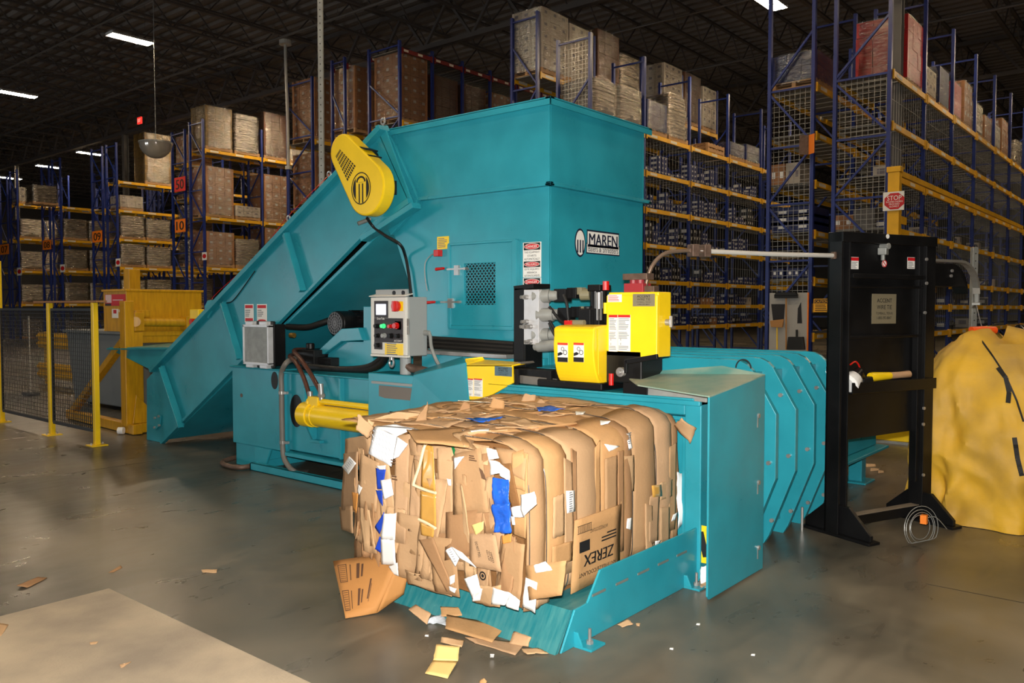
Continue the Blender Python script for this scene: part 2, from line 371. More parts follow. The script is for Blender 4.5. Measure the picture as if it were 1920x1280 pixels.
# grey conduit down the front
pts = [PX(552, 672, BX+.1), PX(537, 680, BX-.05), PX(528, 700, BX-.045), PX(528, 735, BX-.045), PX(529, 800, BX-.045), PX(531, 850, BX-.045), PX(540, 872, BX-.05), PX(556, 885, BX-.0), PX(580, 884, BX+.35)]
cd = BP(MB().tube(pts, .025, 12), 'conduit', CONDUIT, 0, True)
for p in ((528, 736), (530, 829)): m = MB(); c = PX(*p, BX-.045); m.cyl(c-V((0, 0, .014)), c+V((0, 0, .014)), .03, n=14); m.box(c+V((.0, -.06, -.012)), c+V((.035, .05, .012))); BP(m, 'clamp', STEEL, 0, True, cd)
pts = [PZ(480, 872, .03), PZ(450, 876, .03), PZ(425, 872, .03), PZ(418, 866, .04), PZ(440, 858, .05), PZ(490, 850, .06)]
BP(MB().tube(pts, .026, 10), 'conduit', RUST, 0, True)
# pump deck: motor, motor bracket, tank shoulder
m = MB()
m.prism([PX(610, 690, 5.0), PX(618, 650, 5.0), PX(640, 640, 5.0), PX(681, 640, 5.0), PX(681, 574, 5.0), PX(700, 574, 5.0), PX(700, 700, 5.0)], (.5, 0, 0)); BP(m, 'pump_housing')
m = MB(); m.prism([PX(590, 663, 4.95), PX(640, 616, 4.95), PX(672, 614, 4.95), PX(680, 638, 4.95), PX(640, 640, 4.95), PX(607, 664, 4.95)], (.45, 0, 0)); BP(m, 'motor_shelf')
mc = PX(631, 606, 5.02); mr_ = .118
m = MB(); m.cyl(mc, mc+V((.55, 0, 0)), mr_, n=30); mo = BP(m, 'pump_motor', BLK, .01, True)
m = MB(); m.cyl(mc-V((.02, 0, 0)), mc-V((.002, 0, 0)), mr_*.96, n=30); BP(m, 'fan_cover', BLKM, .004, True, mo)
m = MB()
for k in range(1, 5):
    rr = mr_*.22*k; m.ring([mc+V((-.024, math.cos(t)*rr, math.sin(t)*rr)) for t in [2*math.pi*i/24 for i in range(24)]], [mc+V((-.024, math.cos(t)*(rr-.005), math.sin(t)*(rr-.005))) for t in [2*math.pi*i/24 for i in range(24)]], (.006, 0, 0))
for k in range(8): t = math.pi*k/8; m.bar(mc+V((-.022, math.cos(t)*mr_*.9, math.sin(t)*mr_*.9)), mc-V((.022, math.cos(t)*mr_*.9, math.sin(t)*mr_*.9)), .004, .004)
BP(m, 'fan_grille', GREYINK, 0, False, mo)
m = MB()
for k in range(22):
    t = 2*math.pi*k/22; m.bar(mc+V((.16, math.cos(t)*mr_, math.sin(t)*mr_)), mc+V((.5, math.cos(t)*mr_, math.sin(t)*mr_)), .008, .016)
BP(m, 'cooling_fin', BLK, 0, False, mo)
m = MB(); m.box(mc+V((.2, -.17, .0)), mc+V((.42, -.1, .12))); BP(m, 'terminal_box', BLK, .006, False, mo)
BP(MB().tube([PX(538, 612, 4.9), PX(575, 613, 4.95), PX(600, 606, 5.0), PX(617, 600, 5.05)], .03, 10), 'hydraulic_hose', BLKM, 0, True)
for dz in (0, .045): BP(MB().tube([PX(570, 688, BX+.1)+V((0, 0, dz*.3)), PX(640, 692, BX+.06), PX(690, 692-dz*100, BX), PX(716, 680-dz*200, BX-.05), PX(724, 672, BX-.08)+V((0, -.02, .06))], .028, 10), 'hydraulic_hose', BLKM, 0, True)
m = MB(); c = PX(585, 668, 4.95); m.box(c+V((-.1, -.16, -.08)), c+V((.25, .14, .07))); m.box(c+V((-.05, -.35, -.08)), c+V((.2, -.16, .0))); m.cyl(c+V((-.02, 0, .07)), c+V((-.02, 0, .13)), .04, n=14); BP(m, 'valve_block', BLK, .008)
# ---------------------------------------------------------------- hopper
HX = 5.0; HY = 3.79; HX2 = 6.37; HY2 = 5.5
up = [PX(727, 242, HX), PX(785, 374, HX), PX(1030, 347, HX), PX(1030, 186, HX)]
lo = [PX(785, 374, HX), PX(736, 432, HX), PX(768, 535, HX), PX(800, 640, HX), V((HX, 5.0, .98)), V((HX, HY, .98)), V((HX, HY, up[2].z))]
zt = up[3].z; zf = up[2].z
def shell(name, poly):
    m = MB(); m.prism(poly, (.02, 0, 0)); m.prism([p+V((HX2-HX-.02, 0, 0)) for p in poly], (.02, 0, 0)); return m
m = shell('h', up); m.box((HX+.0202, HY, zf), (HX2, HY+.02, zt)); hop = BP(m, 'hopper', bevel=.004)
m = shell('h', lo); m.box((HX+.0202, HY, .98), (HX2, HY+.02, zf)); BP(m, 'hopper_chute', bevel=.004)
m = MB()                                                          # flanges round the hopper
for z, d in ((zf, .035), (zt, .03)):
    ym = 5.19 if z == zf else 5.58
    m.box((HX-.05, HY-.05, z-.008), (HX+.0, ym, z+.008)); m.box((HX-.05, HY-.05, z-.008), (HX2+.05, HY, z+.008)); m.box((HX2, HY-.05, z-.008), (HX2+.05, ym, z+.008))
    if z == zt: m.box((HX-.05, HY-.05, z-.05), (HX-.04, ym, z)); m.box((HX-.05, HY-.05, z-.05), (HX2+.05, HY-.04, z))
    else: m.box((HX-.04, HY-.04, z+.009), (HX+.0, ym, z+.022)); m.box((HX-.04, HY-.04, z+.009), (HX2+.04, HY, z+.022))
BP(m, 'hopper_flange', bevel=.002)
m = MB(); m.bar(PX(722, 238, HX-.03), PX(784, 380, HX-.03), .05, .03, (1, 0, 0)); m.bar(PX(712, 237, HX-.05), PX(776, 383, HX-.05), .012, .1, (1, 0, 0)); m.bar(PX(733, 436, HX-.04), PX(785, 380, HX-.04), .06, .04, (1, 0, 0)); BP(m, 'joint_flange', bevel=.003)
# access door
def door_pt(x, y, d=0): return PX(x, y, HX-d)
m = MB(); q = [(843, 461), (970, 455), (970, 612), (843, 608)]
c = [door_pt(*p, .012) for p in q]; yA, yB = c[0].y, c[1].y; zA, zB = c[2].z, c[0].z
dw = door_pt(875, 495); dv = door_pt(933, 571)
iy0, iy1, iz0, iz1 = dv.y, dw.y, dv.z, dw.z
m.ring([(HX-.03, yB, zA), (HX-.03, yA, zA), (HX-.03, yA, zB), (HX-.03, yB, zB)], [(HX-.03, iy0, iz0), (HX-.03, iy1, iz0), (HX-.03, iy1, iz1), (HX-.03, iy0, iz1)], (.028, 0, 0))
dr = BP(m, 'access_door', bevel=.004)
m = MB(); m.box((HX-.045, yB-.02, zA-.02), (HX, yB+.03, zB+.01)); m.box((HX-.04, yA-.03, zA-.02), (HX, yA+.0, zB+.01)); m.box((HX-.035, yB, zB), (HX, yA, zB+.02)); m.box((HX-.035, yB, zA-.03), (HX, yA, zA-.0)); BP(m, 'door_frame', bevel=.003, p=dr)
m = MB(); m.box((HX-.001, iy0, iz0), (HX+.0, iy1, iz1)); BP(m, 'window_void', BLKM, 0, p=dr)
m = MB(); nh = 9; nv = 8; w = (iy1-iy0)/nh; h = (iz1-iz0)/nv
for i in range(nh):
    for j in range(nv):
        y = iy0+i*w; z = iz0+j*h
        for a, b in (((y, z+h/2), (y+w/2, z+h)), ((y+w/2, z+h), (y+w, z+h/2)), ((y+w, z+h/2), (y+w/2, z)), ((y+w/2, z), (y, z+h/2))):
            m.bar((HX-.018, *a), (HX-.018, *b), .006, .005, (1, 0, 0))
BP(m, 'window_mesh', TEAL, 0, p=dr)
for px, py in ((832, 504), (815, 567)):
    m = MB(); c = door_pt(px, py, .05); m.cyl(c+V((0, .09, 0)), c+V((0, -.0, .005)), .014, .011, n=10); la = BP(m, 'latch', REDV, 0, True, dr)
    m = MB(); c = door_pt(px+28 if py < 540 else 848, py if py < 540 else 566, .045); m.bar(c+V((0, .13, 0)), c+V((0, -.09, 0)), .02, .014); m.box(c+V((-.005, -.0, -.05)), c+V((.04, .05, .03))); m.cyl(c+V((-.02, -.08, 0)), c+V((.03, -.08, 0)), .012, n=8); BP(m, 'latch_arm', STEEL, 0, False, dr)
m = MB(); c = door_pt(822, 474, .02); m.box(c+V((-.03, -.03, -.03)), c+V((.02, .03, .025))); sw = BP(m, 'door_switch', REDV, .004)
BP(MB().tube([c+V((-.01, .03, 0)), door_pt(806, 480, .01), door_pt(797, 494, .01), door_pt(797, 520, .01), door_pt(801, 545, .01)], .005, 6), 'switch_cable', GREYP, 0, True)
# labels on the hopper wall
def sign(name, mt, x0, y0, x1, y1, X, parent, frame=FX, Yv=None, t=.003, label=None):
    a = PX(x0, y0, X) if Yv is None else PY(x0, y0, Yv); b = PX(x1, y1, X) if Yv is None else PY(x1, y1, Yv)
    c = (a+b)/2; w = abs((b-a).dot(frame[0])); h = abs(b.z-a.z); m = MB(); rect(m, c, frame, w, h, t); o = m.build(name, mt, parent)
    if label: o['label'] = label
    return o, c, w, h
o, c, w, h = sign('notice_label', YEL, 820, 444, 842, 466, HX, baler, label='small yellow notice label')
m = MB(); lines_into(m, c, FX, w*.8, h*.8, 6, 1, .004); m.build('print', GREYINK, o)
def danger(x0, y0, x1, y1, X, parent, frame, rows, Yv=None):
    o, c, w, h = sign('danger_label', WHITE, x0, y0, x1, y1, X, parent, frame, Yv, label='white danger sign with black and red oval headings')
    z = h/2; mk = MB(); mr = MB(); mt = MB(); mw = MB(); U = frame[1]
    for kind, s, hh in rows:
        zc = z-h*hh/2; p = c+U*zc
        if kind == 'H':
            rect(mk, p, frame, w*.9, h*hh*.86, .0008, .0032); disc(mw, p, frame, w*.42, h*hh*.36, .0006, off=.0042); disc(mr, p, frame, w*.395, h*hh*.31, .0006, off=.005); text_into(mw, s, p, frame, w*.6, h*hh*.32, .0062, .012)
        elif s: text_into(mt, s, p, frame, min(w*.84, w*.062*len(s)+.02), h*hh*.62, .0042, .01)
        z -= h*hh
    mk.build('heading_panel', INK, o); mw.build('heading_letters', WHITE, o); mr.build('heading_oval', REDP, o); mt.build('lettering', INK, o)
danger(981, 455, 1015, 519, HX, baler, FX, [('H', 'DANGER', .24), ('T', 'THIS EQUIPMENT', .1), ('T', 'STARTS', .09), ('T', 'AUTOMATICALLY', .1), ('H', 'PELIGRO', .2), ('T', 'ESTE EQUIPO', .09), ('T', 'ARRANCA', .09), ('T', 'AUTOMATICAMENTE', .09)])
danger(981, 521, 1015, 566, HX, baler, FX, [('H', 'DANGER', .34), ('T', 'DO NOT', .3), ('T', 'ENTER', .3)])
# maker's name on the right wall of the hopper
a = PY(1079, 455, HY); b = PY(1157, 463, HY); uy = V((1, 0, 0))
FM = FY
c1 = PY(1087.5, 455, HY); R = .115
m = MB(); disc(m, c1, FM, .072, .112, .002, 32); a = PY(1126, 452, HY); wl = PY(1154, 460, HY).x-PY(1098, 445, HY).x
rect(m, PY(1131, 451, HY), FM, wl*1.08, .15, .002); rect(m, PY(1131, 468, HY), FM, wl*1.12, .085, .002)
lg = m.build('maker_logo', NAVY, baler); lg['label'] = 'dark blue and white maker logo'
m = MB(); disc(m, c1, FM, .060, .097, .0008, 32, .0022); rect(m, PY(1131, 468, HY), FM, wl*1.08, .066, .0008, .0022); rect(m, PY(1131, 451, HY), FM, wl*1.04, .122, .0008, .0022); m.build('logo_panel', WHITE, lg)
m = MB(); text_into(m, 'MAREN', PY(1131, 451, HY), FM, wl*.95, .092, .0042, .03); text_into(m, 'Balers & Shredders', PY(1131, 468, HY), FM, wl*1.0, .05, .0036, .0)
for k in (-1, 0, 1): rect(m, c1+V((k*.036, 0, -.028)), FM, .017, .1, .0008, .0036)
ar = [c1+V((math.cos(t)*.055, 0, .022+math.sin(t)*.055)) for t in [math.pi*i/14 for i in range(15)]]
m.ring(ar+[c1+V((-.01, 0, .022)), c1+V((.01, 0, .022))], [p+(c1+V((0, 0, .022))-p)*.3 for p in ar]+[c1+V((-.008, 0, .024)), c1+V((.008, 0, .024))], (0, -.0012, 0))
m.v = [p+V((0, 0, 0)) for p in m.v]; m.build('logo_letters', NAVY, lg)
# hose pair and tray along the foot of the hopper
for k in range(3): BP(MB().tube([PX(800, 634+k*7, HX-.09), PX(880, 639+k*7, HX-.1), PX(965, 645+k*7, HX-.09)], .022, 8), 'hose_run', BLKM, 0, True)
m = MB(); a = PX(800, 658, HX-.1); b = PX(965, 668, HX-.1); m.bar(a, b, .2, .03); BP(m, 'hose_tray', STEEL, .002)
m = MB(); m.box((HX-.06, HY, .98), (HX, 5.1, 1.22)); BP(m, 'chute_collar')
# ---------------------------------------------------------------- ribbed chamber
zl = .99
XS = [5.07, 5.40, 5.74, 6.07, 6.40]
for i, X in enumerate(XS):
    P = [(X, 4.2, .02), (X, 4.2, 1.265), (X, 2.36, 1.265), (X, 2.30, 1.26), (X, 2.25, 1.238), (X, 2.21, 1.20), (X, 2.05, .93), (X, 2.05, .52), (X, 2.225, .06), (X, 2.26, .0)]
    m = MB(); m.prism(P, (.045, 0, 0)); o = BP(m, 'rib', TEAL, .0025)
    for yy, zz in ((2.09, .62), (2.2, .17), (2.15, 1.02)):
        m = MB(); m.cyl((X-.022, yy, zz), (X+.001, yy, zz), .014, n=8); BP(m, 'bolt', STEEL, 0, True, o)
m = MB(); m.box((4.75, 2.28, .1), (6.6, 4.2, 1.17)); BP(m, 'chamber')
m = MB(); m.ring([(6.395, 2.14+math.cos(t)*.075, 1.12+math.sin(t)*.06) for t in [2*math.pi*k/20 for k in range(20)]], [(6.395, 2.14+math.cos(t)*.055, 1.12+math.sin(t)*.042) for t in [2*math.pi*k/20 for k in range(20)]], (-.01, 0, 0)); BP(m, 'lifting_eye')
m = MB(); c = PX(1394, 690, 5.065); m.ring([c+V((0, math.cos(t)*.055, math.sin(t)*.06)) for t in [math.pi*k/16 for k in range(17)]], [c+V((0, math.cos(t)*.047, math.sin(t)*.052)) for t in [math.pi*k/16 for k in range(17)]], (-.004, 0, 0)); BP(m, 'lifting_slot', INK, 0)
# ejector housing running away behind the ribs, on a leg
m = MB(); m.box((6.5, 2.3, .34), (8.05, 3.9, 1.0)); BP(m, 'ejector_housing'); m = MB(); m.box((6.45, 2.2, .31), (8.1, 3.95, .335)); BP(m, 'ejector_flange')
q = V((7.9, 2.42, 0)); m = MB(); m.box((q.x-.06, q.y-.06, 0), (q.x+.06, q.y+.06, .31)); m.box((q.x-.14, q.y-.12, 0), (q.x+.14, q.y+.14, .018)); BP(m, 'ejector_leg')
# ---------------------------------------------------------------- bale exit frame, platen, tray, door
EX = 4.40
m = MB(); m.box((EX, 2.225, 0), (4.78, 2.33, 1.07)); m.box((EX, 2.33, .97), (4.72, 3.95, 1.03)); m.box((EX+.02, 3.75, 0), (4.72, 3.95, 1.0)); m.box((EX-.02, 2.225, 1.03), (4.75, 4.0, 1.06)); m.box((EX-.03, 2.26, 1.06), (4.75, 3.85, 1.075)); BP(m, 'exit_frame')
m = MB(); m.box((EX+.09, 2.33, .18), (EX+.12, 3.75, .97)); m.box((EX+.04, 2.33, .18), (EX+.1, 2.37, .955)); m.box((EX+.04, 2.37, .93), (EX+.1, 3.75, .955)); BP(m, 'exit_gate', bevel=.004)
m = MB(); m.box((EX+.05, 2.335, .6), (EX+.085, 2.35, .95)); BP(m, 'guide_strip', STEEL, 0)
m = MB(); rect(m, PX(1135, 745, 4.36)+V((.1, 0, 0)), (V((0, -1, 0)), V((1, 0, 0)), V((0, 0, 1))), .44, .1, .012); BP(m, 'scraper_plate', BLK, .002)
SY = 2.245                                                        # tray side
m = MB()
sp = [(3.055, 0), (3.055, .0), (3.18, .175), (3.29, .185), (3.385, .315), (4.40, .315), (4.40, 0)]
m.prism([(x, SY, z) for x, z in [(3.06, 0), (3.17, .175), (3.275, .18), (3.385, .315), (4.40, .315), (4.40, 0)]], (0, .012, 0)); 
tr = BP(m, 'tray_side', bevel=.003); m = MB(); m.prism([(x, 3.72, z) for x, z in [(3.06, 0), (3.17, .175), (4.40, .175), (4.40, 0)]], (0, .012, 0)); BP(m, 'tray_side', bevel=.003)
m = MB(); m.prism([(3.03, SY, .0), (3.155, SY, .175), (4.45, SY, .175), (4.45, SY, .16), (3.165, SY, .16), (3.055, SY, .0)], (0, 1.46, 0)); m.v = [p+V((0, .013, 0)) for p in m.v]; m.build('tray_deck', TEALW, baler)
m = MB()
for k in range(5): a = V((3.36+k*.21, SY-.006, .21)); rect(m, a+V((0, 0, 0)), FY, .115, .012, .004)
BP(m, 'weld_bead', mat('dull_steel', (120, 132, 128), .5, .3), 0, p=tr)
for x in (3.22, 4.30):
    m = MB(); m.box((x-.06, SY-.10, 0), (x+.06, SY, .012)); m.prism([(x-.06, SY, .012), (x-.06, SY, .075), (x-.06, SY-.02, .075), (x-.06, SY-.05, .012)], (.01, 0, 0)); k = BP(m, 'floor_clip', bevel=.002, p=tr)
for x in (3.22, 4.30): m = MB(); m.cyl((x, SY-.05, .0), (x, SY-.05, .085), .008, n=8); m.cyl((x, SY-.05, .012), (x, SY-.05, .028), .018, n=6); BP(m, 'anchor_bolt', STEEL, 0, p=tr)
# swung-open side door with sloping hood
DY = 2.03
m = MB(); p = [PY(1327, 1127, DY), PY(1430, 1078, DY), PY(1427, 703, DY), PY(1327, 746, DY)]
p[0].z = .012; p[1].z = .012; p[2].x = p[1].x; p[2].z = 1.19; p[3].x = p[0].x
m.prism([p[0]+V((.02, 0, 0)), p[1], p[2], p[3], p[0]+V((0, 0, .02))], (0, .012, 0)); sd = BP(m, 'side_guard', bevel=.002)
sd['label'] = 'flat teal side guard with sloping top sheet'
m = MB(); a = PX(1197, 704, 4.55); m.prism([p[3], p[2], p[2]+V((0, .28, .04)), V((4.62, 2.9, 1.165)), V((4.28, 2.58, 1.135))], (0, 0, .008)); BP(m, 'hood_sheet', mat('teal_mottled', (74, 138, 134), .45, rgb2=(176, 178, 154), scale=2.4), 0, p=sd)  # hood sheet: teal mottled with a pale grey-green
m = MB()
for y in (779, 904, 1026):
    c = PY(1421, y, DY); m.cyl(c+V((0, -.012, 0)), c, .014, n=8); m.box(c+V((-.008, -.002, -.07)), c+V((.004, .0, -.01)))
BP(m, 'fastener', STEEL, 0, p=sd)
m = MB(); c = PX(1319, 1020, 4.42); rect(m, c, FX, .09, .22, .003); o = m.build('warning_label', YEL, baler); o['label'] = 'bright yellow warning label behind the guard'
m = MB(); rect(m, c, (V((0, -.96, .25)), V((0, .25, .96)), V((-1, 0, 0))), .04, .15, .001, .0035); m.build('print', INK, o)
# bent hood and slotted box in front of the ram section
m = MB(); q = [PX(690, 698, 4.5), PX(690, 880, 4.5), PX(880, 880, 4.5), PX(880, 712, 4.5)]
m.prism(q, (.25, 0, 0)); sb = BP(m, 'slotted_box', bevel=.008)
m = MB(); q = [PX(711, 722, 4.498), PX(711, 742, 4.498), PX(722, 746, 4.498), PX(774, 751, 4.498), PX(778, 728, 4.498)]; m.prism(q, (-.004, 0, 0)); BP(m, 'slot', mat('slot_grey', (120, 112, 104), .5), 0, p=sb)
m = MB(); sx = PX(734, 776, 4.49); nn = 120
m.tubelike([sx+V((-.016+.016*math.cos(k*.75), -k*.0016, .022*math.sin(k*.75))) for k in range(nn)], .0035, 5); BP(m, 'spring', BLK, 0, True, sb)
m = MB(); a = [PX(775, 703, 4.42), PX(873, 679, 4.36), PX(881, 775, 4.36), PX(880, 800, 4.36), PX(762, 800, 4.42)]; b = [PX(777, 697, 4.6), PX(868, 668, 4.6)]
m.prism(a, (.012, 0, 0)); m.hexa([a[0], a[1], b[1], b[0]], [v+V((.0, 0, -.01)) for v in (a[0], a[1], b[1], b[0])]); m.hexa([a[0], a[4], a[4]+V((.2, .0, 0)), a[0]+V((.2, .0, 0))], [v+V((0, -.01, 0)) for v in (a[0], a[4], a[4]+V((.2, 0, 0)), a[0]+V((.2, 0, 0)))]); BP(m, 'bent_hood', bevel=.01)
# ================================================================ FEED CONVEYOR
CX0 = 4.9; CW = 1.42
conv = thing('feed_conveyor', 'long inclined teal feed conveyor rising to the hopper', 'conveyor', (5.5, 8.5, 0))
def CP(m, name, mt=TEAL, bevel=.005, smooth=False, p=None): return m.build(name, mt, p or conv, bevel=bevel, smooth=smooth)
side = [PX(x, y, CX0) for x, y in ((275, 711), (275, 823), (306, 829), (435, 701), (691, 434), (772, 377), (722, 240), (478, 487), (390, 583), (290, 694))]
side[1].z = .0; side[2].z = .0
m = MB(); m.prism(side, (.02, 0, 0)); CP(m, 'side_panel')
m = MB(); m.prism([p+V((CW, 0, 0)) for p in side], (.02, 0, 0)); CP(m, 'side_panel')
def c_pt(t, lower):     # along the incline; t = 0 foot .. 1 head
    a, b = (side[2], side[5]) if lower else (side[9], side[6]); return a.lerp(b, t)
m = MB(); a = c_pt(.02, True); b = c_pt(.97, True); dn = V((0, .02, .03))
m.hexa([a+V((.02, 0, 0)), a+V((CW, 0, 0)), b+V((CW, 0, 0)), b+V((.02, 0, 0))], [a+V((.02, 0, 0))+dn, a+V((CW, 0, 0))+dn, b+V((CW, 0, 0))+dn, b+V((.02, 0, 0))+dn]); CP(m, 'bottom_pan')
m = MB(); a = c_pt(.03, False)+V((0, .0, -.25)); b = c_pt(.95, False)+V((0, 0, -.25)); m.hexa([a+V((.02, 0, 0)), a+V((CW, 0, 0)), b+V((CW, 0, 0)), b+V((.02, 0, 0))], [p+V((0, 0, .02)) for p in (a+V((.02, 0, 0)), a+V((CW, 0, 0)), b+V((CW, 0, 0)), b+V((.02, 0, 0)))]); CP(m, 'belt', BLKM)
dirv = (side[6]-side[9]).normalized(); dl = (side[5]-side[2]).normalized()
for X in (CX0-.05, CX0+CW-.05):
    m = MB(); m.bar(side[9]+V((X-CX0+.04, 0, .0)), side[6]+V((X-CX0+.04, 0, 0)), .12, .05); CP(m, 'top_rail', bevel=.003)
m = MB(); m.bar(side[2]+V((-.015, 0, 0)), side[4]+V((-.015, 0, 0)), .05, .03); m.bar(side[4]+V((-.015, 0, .0)), side[5]+V((-.015, 0, .0)), .06, .05); CP(m, 'bottom_rail', bevel=.003)
m = MB(); m.bar(PX(683, 448, CX0-.03), PX(781, 385, CX0-.03), .05, .10, (1, 0, 0)); CP(m, 'lower_flange', bevel=.004)
for (x0, y0, x1, y1) in ((303, 688, 340, 800), (418, 568, 449, 672), (536, 438, 567, 545)):
    m = MB(); a = PX(x0, y0, CX0-.03); b = PX(x1, y1, CX0-.03); m.bar(a, b, .07, .05, (1, 0, 0)); m.bar(a+V((-.03, -.05, 0)), b+V((-.03, -.05, 0)), .012, .07, (1, 0, 0)); CP(m, 'stiffener', bevel=.004)
m = MB(); q = [PX(x, y, CX0-.012) for x, y in ((289, 785), (295, 776), (303, 779), (301, 796), (293, 806), (288, 800))]; m.prism(q, (-.01, 0, 0)); pl = CP(m, 'bearing_plate', bevel=.002)
for x, y in ((292, 783), (299, 780), (300, 797), (291, 801)): m = MB(); c = PX(x, y, CX0-.02); m.cyl(c, c-V((.02, 0, 0)), .014, n=8); CP(m, 'bolt', STEEL, 0, p=pl)
m = MB(); m.prism([PX(*q, CX0-.01) for q in ((386, 575), (392, 563), (400, 562), (405, 572), (392, 597))], (-.02, 0, 0)); CP(m, 'lifting_lug')
# infeed pan at the foot: flared lips
m = MB(); z = 1.0
a = PX(200, 654, 5.1); b = PX(328, 652, 5.0); c = PX(288, 697, CX0)
a = V((4.95, 10.72, 1.02)); 
m.hexa([PX(204, 654, 5.0), PX(326, 654, CX0), PX(289, 697, CX0), PX(284, 694, CX0)], [p+V((.03, 0, .02)) for p in (PX(204, 654, 5.0), PX(326, 654, CX0), PX(289, 697, CX0), PX(284, 694, CX0))])
f0 = PX(204, 654, 5.0); f1 = PX(326, 654, CX0)
m.hexa([f0, f1, f1+V((CW, 0, .06)), f0+V((CW, 0, .06))], [p+V((0, 0, .02)) for p in (f0, f1, f1+V((CW, 0, .06)), f0+V((CW, 0, .06)))])
m.bar(f0, f1, .06, .02); CP(m, 'infeed_pan', bevel=.003)
for x, y in ((478, 500), (541, 416), (690+28, 235), (617, 334)):
    c = PX(x, y, CX0+.02); m = MB(); m.cyl(c-V((0, 0, .04)), c+V((0, 0, .01)), .012, n=8); m.tubelike([c+V((0, math.cos(t)*.026, .035+math.sin(t)*.026)) for t in [2*math.pi*k/14 for k in range(15)]], .008, 6); CP(m, 'eye_bolt', STEEL, 0, True)
# red pull cord along the side
m = MB(); m.tube([PX(365, 620, CX0+.1), PX(395, 562, CX0+.1), PX(478, 484, CX0+.1), PX(541, 405, CX0+.1), PX(617, 328, CX0+.1)], .0035, 5); CP(m, 'pull_cord', REDV, 0, True)
m = MB(); c = PX(371, 588, CX0+.08); m.box(c+V((-.05, -.09, -.06)), c+V((.05, .09, .05))); sw = CP(m, 'pull_switch', YEL, .008); m = MB(); d = PX(357, 603, CX0+.0); m.cyl(d+V((.05, 0, 0)), d, .035, n=12); CP(m, 'stop_button', REDV, .003, True, sw)
m = MB(); m.tube([PX(545, 535, CX0-.02), PX(478, 508, CX0-.01), PX(440, 560, CX0-.01), PX(425, 568, CX0-.01)][1:], .006, 6); CP(m, 'side_cable', BLKM, 0, True)
# chain guard: teardrop with pierced vent and emblem
GX = 4.68; gn = 28
big = PX(685, 352, GX); sm = PX(640, 284, GX); rb = .235; rs = .155
def tear(c0, r0, c1, r1, X):
    d = c1-c0; L_ = d.length; al = math.atan2(d.z, d.y); be = math.acos((r0-r1)/L_); out = []
    for k in range(gn+1): t = al+be+(2*math.pi-2*be)*k/gn; out.append(V((X, c0.y+r0*math.cos(t), c0.z+r0*math.sin(t))))
    for k in range(13): t = al-be+2*be*k/12; out.append(V((X, c1.y+r1*math.cos(t), c1.z+r1*math.sin(t))))
    return out
m = MB(); m.prism(tear(big, rb, sm, rs, GX), (.13, 0, 0)); cg = CP(m, 'chain_guard', YEL, .015); cg['label'] = 'yellow teardrop chain guard'
m = MB(); A = PX(637, 279, GX); B = PX(668, 311, GX); Cc = PX(652, 341, GX); D = PX(629, 292, GX)
nu = 8; nv = 7; gap = .16
for i in range(nu):
    for j in range(nv):
        def bl(u, v): u /= nu; v /= nv; return D.lerp(A, v).lerp(Cc.lerp(B, v), u)
        q = [bl(i+gap, j+gap), bl(i+1-gap, j+gap), bl(i+1-gap, j+1-gap), bl(i+gap, j+1-gap)]; m.prism([p+V((-.001, 0, 0)) for p in q], (-.001, 0, 0))
CP(m, 'vent_pattern', INK, 0, p=cg)
m = MB(); ec = PX(677, 353, GX)+V((-.001, 0, 0)); er = .125
def circ(r, n=40): return [ec+V((0, -math.cos(t)*r, math.sin(t)*r*1.1)) for t in [2*math.pi*k/n for k in range(n)]]
m.ring(circ(er), circ(er-.008), (-.002, 0, 0))
for s in (-1, 1):
    o = [ec+V((0, -s*(er-.02)*math.cos(t), (er-.02)*1.1*math.sin(t))) for t in [-.95+1.9*k/12 for k in range(13)]]
    m.prism(o, (-.002, 0, 0)) if False else m.prism([p for p in o]+[p*0+ec+V((0, -s*.068, (p-ec).z*.9)) for p in reversed(o)], (-.002, 0, 0))
for yy, w, zz0, zz1 in ((-.022, .014, -.125, .04), (.022, .014, -.125, .04)): m.prism([ec+V((0, yy-w/2, zz0)), ec+V((0, yy+w/2, zz0)), ec+V((0, yy+w/2, zz1)), ec+V((0, yy-w/2, zz1))], (-.002, 0, 0))
o = [ec+V((0, -.06*math.cos(t), .055+.05*math.sin(t))) for t in [math.pi*k/12 for k in range(13)]]; m.ring(o+[ec+V((0, .012, .05)), ec+V((0, -.012, .05))], [p+(ec+V((0, 0, .05))-p)*.28 for p in o]+[ec+V((0, .01, .052)), ec+V((0, -.01, .052))], (-.002, 0, 0))
CP(m, 'emblem', INK, 0, p=cg)
m = MB(); c = PX(700, 300, CX0); m.cyl(c, c+V((-.2, 0, 0)), .08, n=18); c = PX(690, 350, CX0); m.cyl(c+V((.0, 0, 0)), c+V((-.2, 0, 0)), .06, n=16); CP(m, 'drive_shaft', BLK, .004, True)
for k, (x, y) in enumerate(((690, 280), (697, 292), (702, 304))): m = MB(); c = PX(x, y, CX0-.08); m.bar(c+V((-.06, .12, .05)), c+V((-.06, -.12, -.03)), .14, .012); CP(m, 'slack_adjuster', BLK, .002)
m = MB(); c = PX(727, 352, CX0-.05); m.box(c+V((-.06, -.06, -.06)), c+V((.1, .06, .06))); m.cyl(c+V((-.1, 0, 0)), c+V((.1, 0, 0)), .045, n=14); CP(m, 'bearing_block', BLK, .005)
m = MB(); c = PX(671, 419, CX0-.1); m.cyl(c, c+V((.12, -.05, .05)), .018, n=10); CP(m, 'grease_fitting', STEEL, 0, True)
CP(MB().tube([PX(688, 408, GX+.06), PX(700, 425, CX0-.08), PX(722, 441, CX0-.08), PX(750, 458, CX0-.06), PX(760, 480, 4.97), PX(766, 512, 4.97), PX(772, 560, 4.97)], .013, 8), 'motor_cable', BLKM, 0, True)
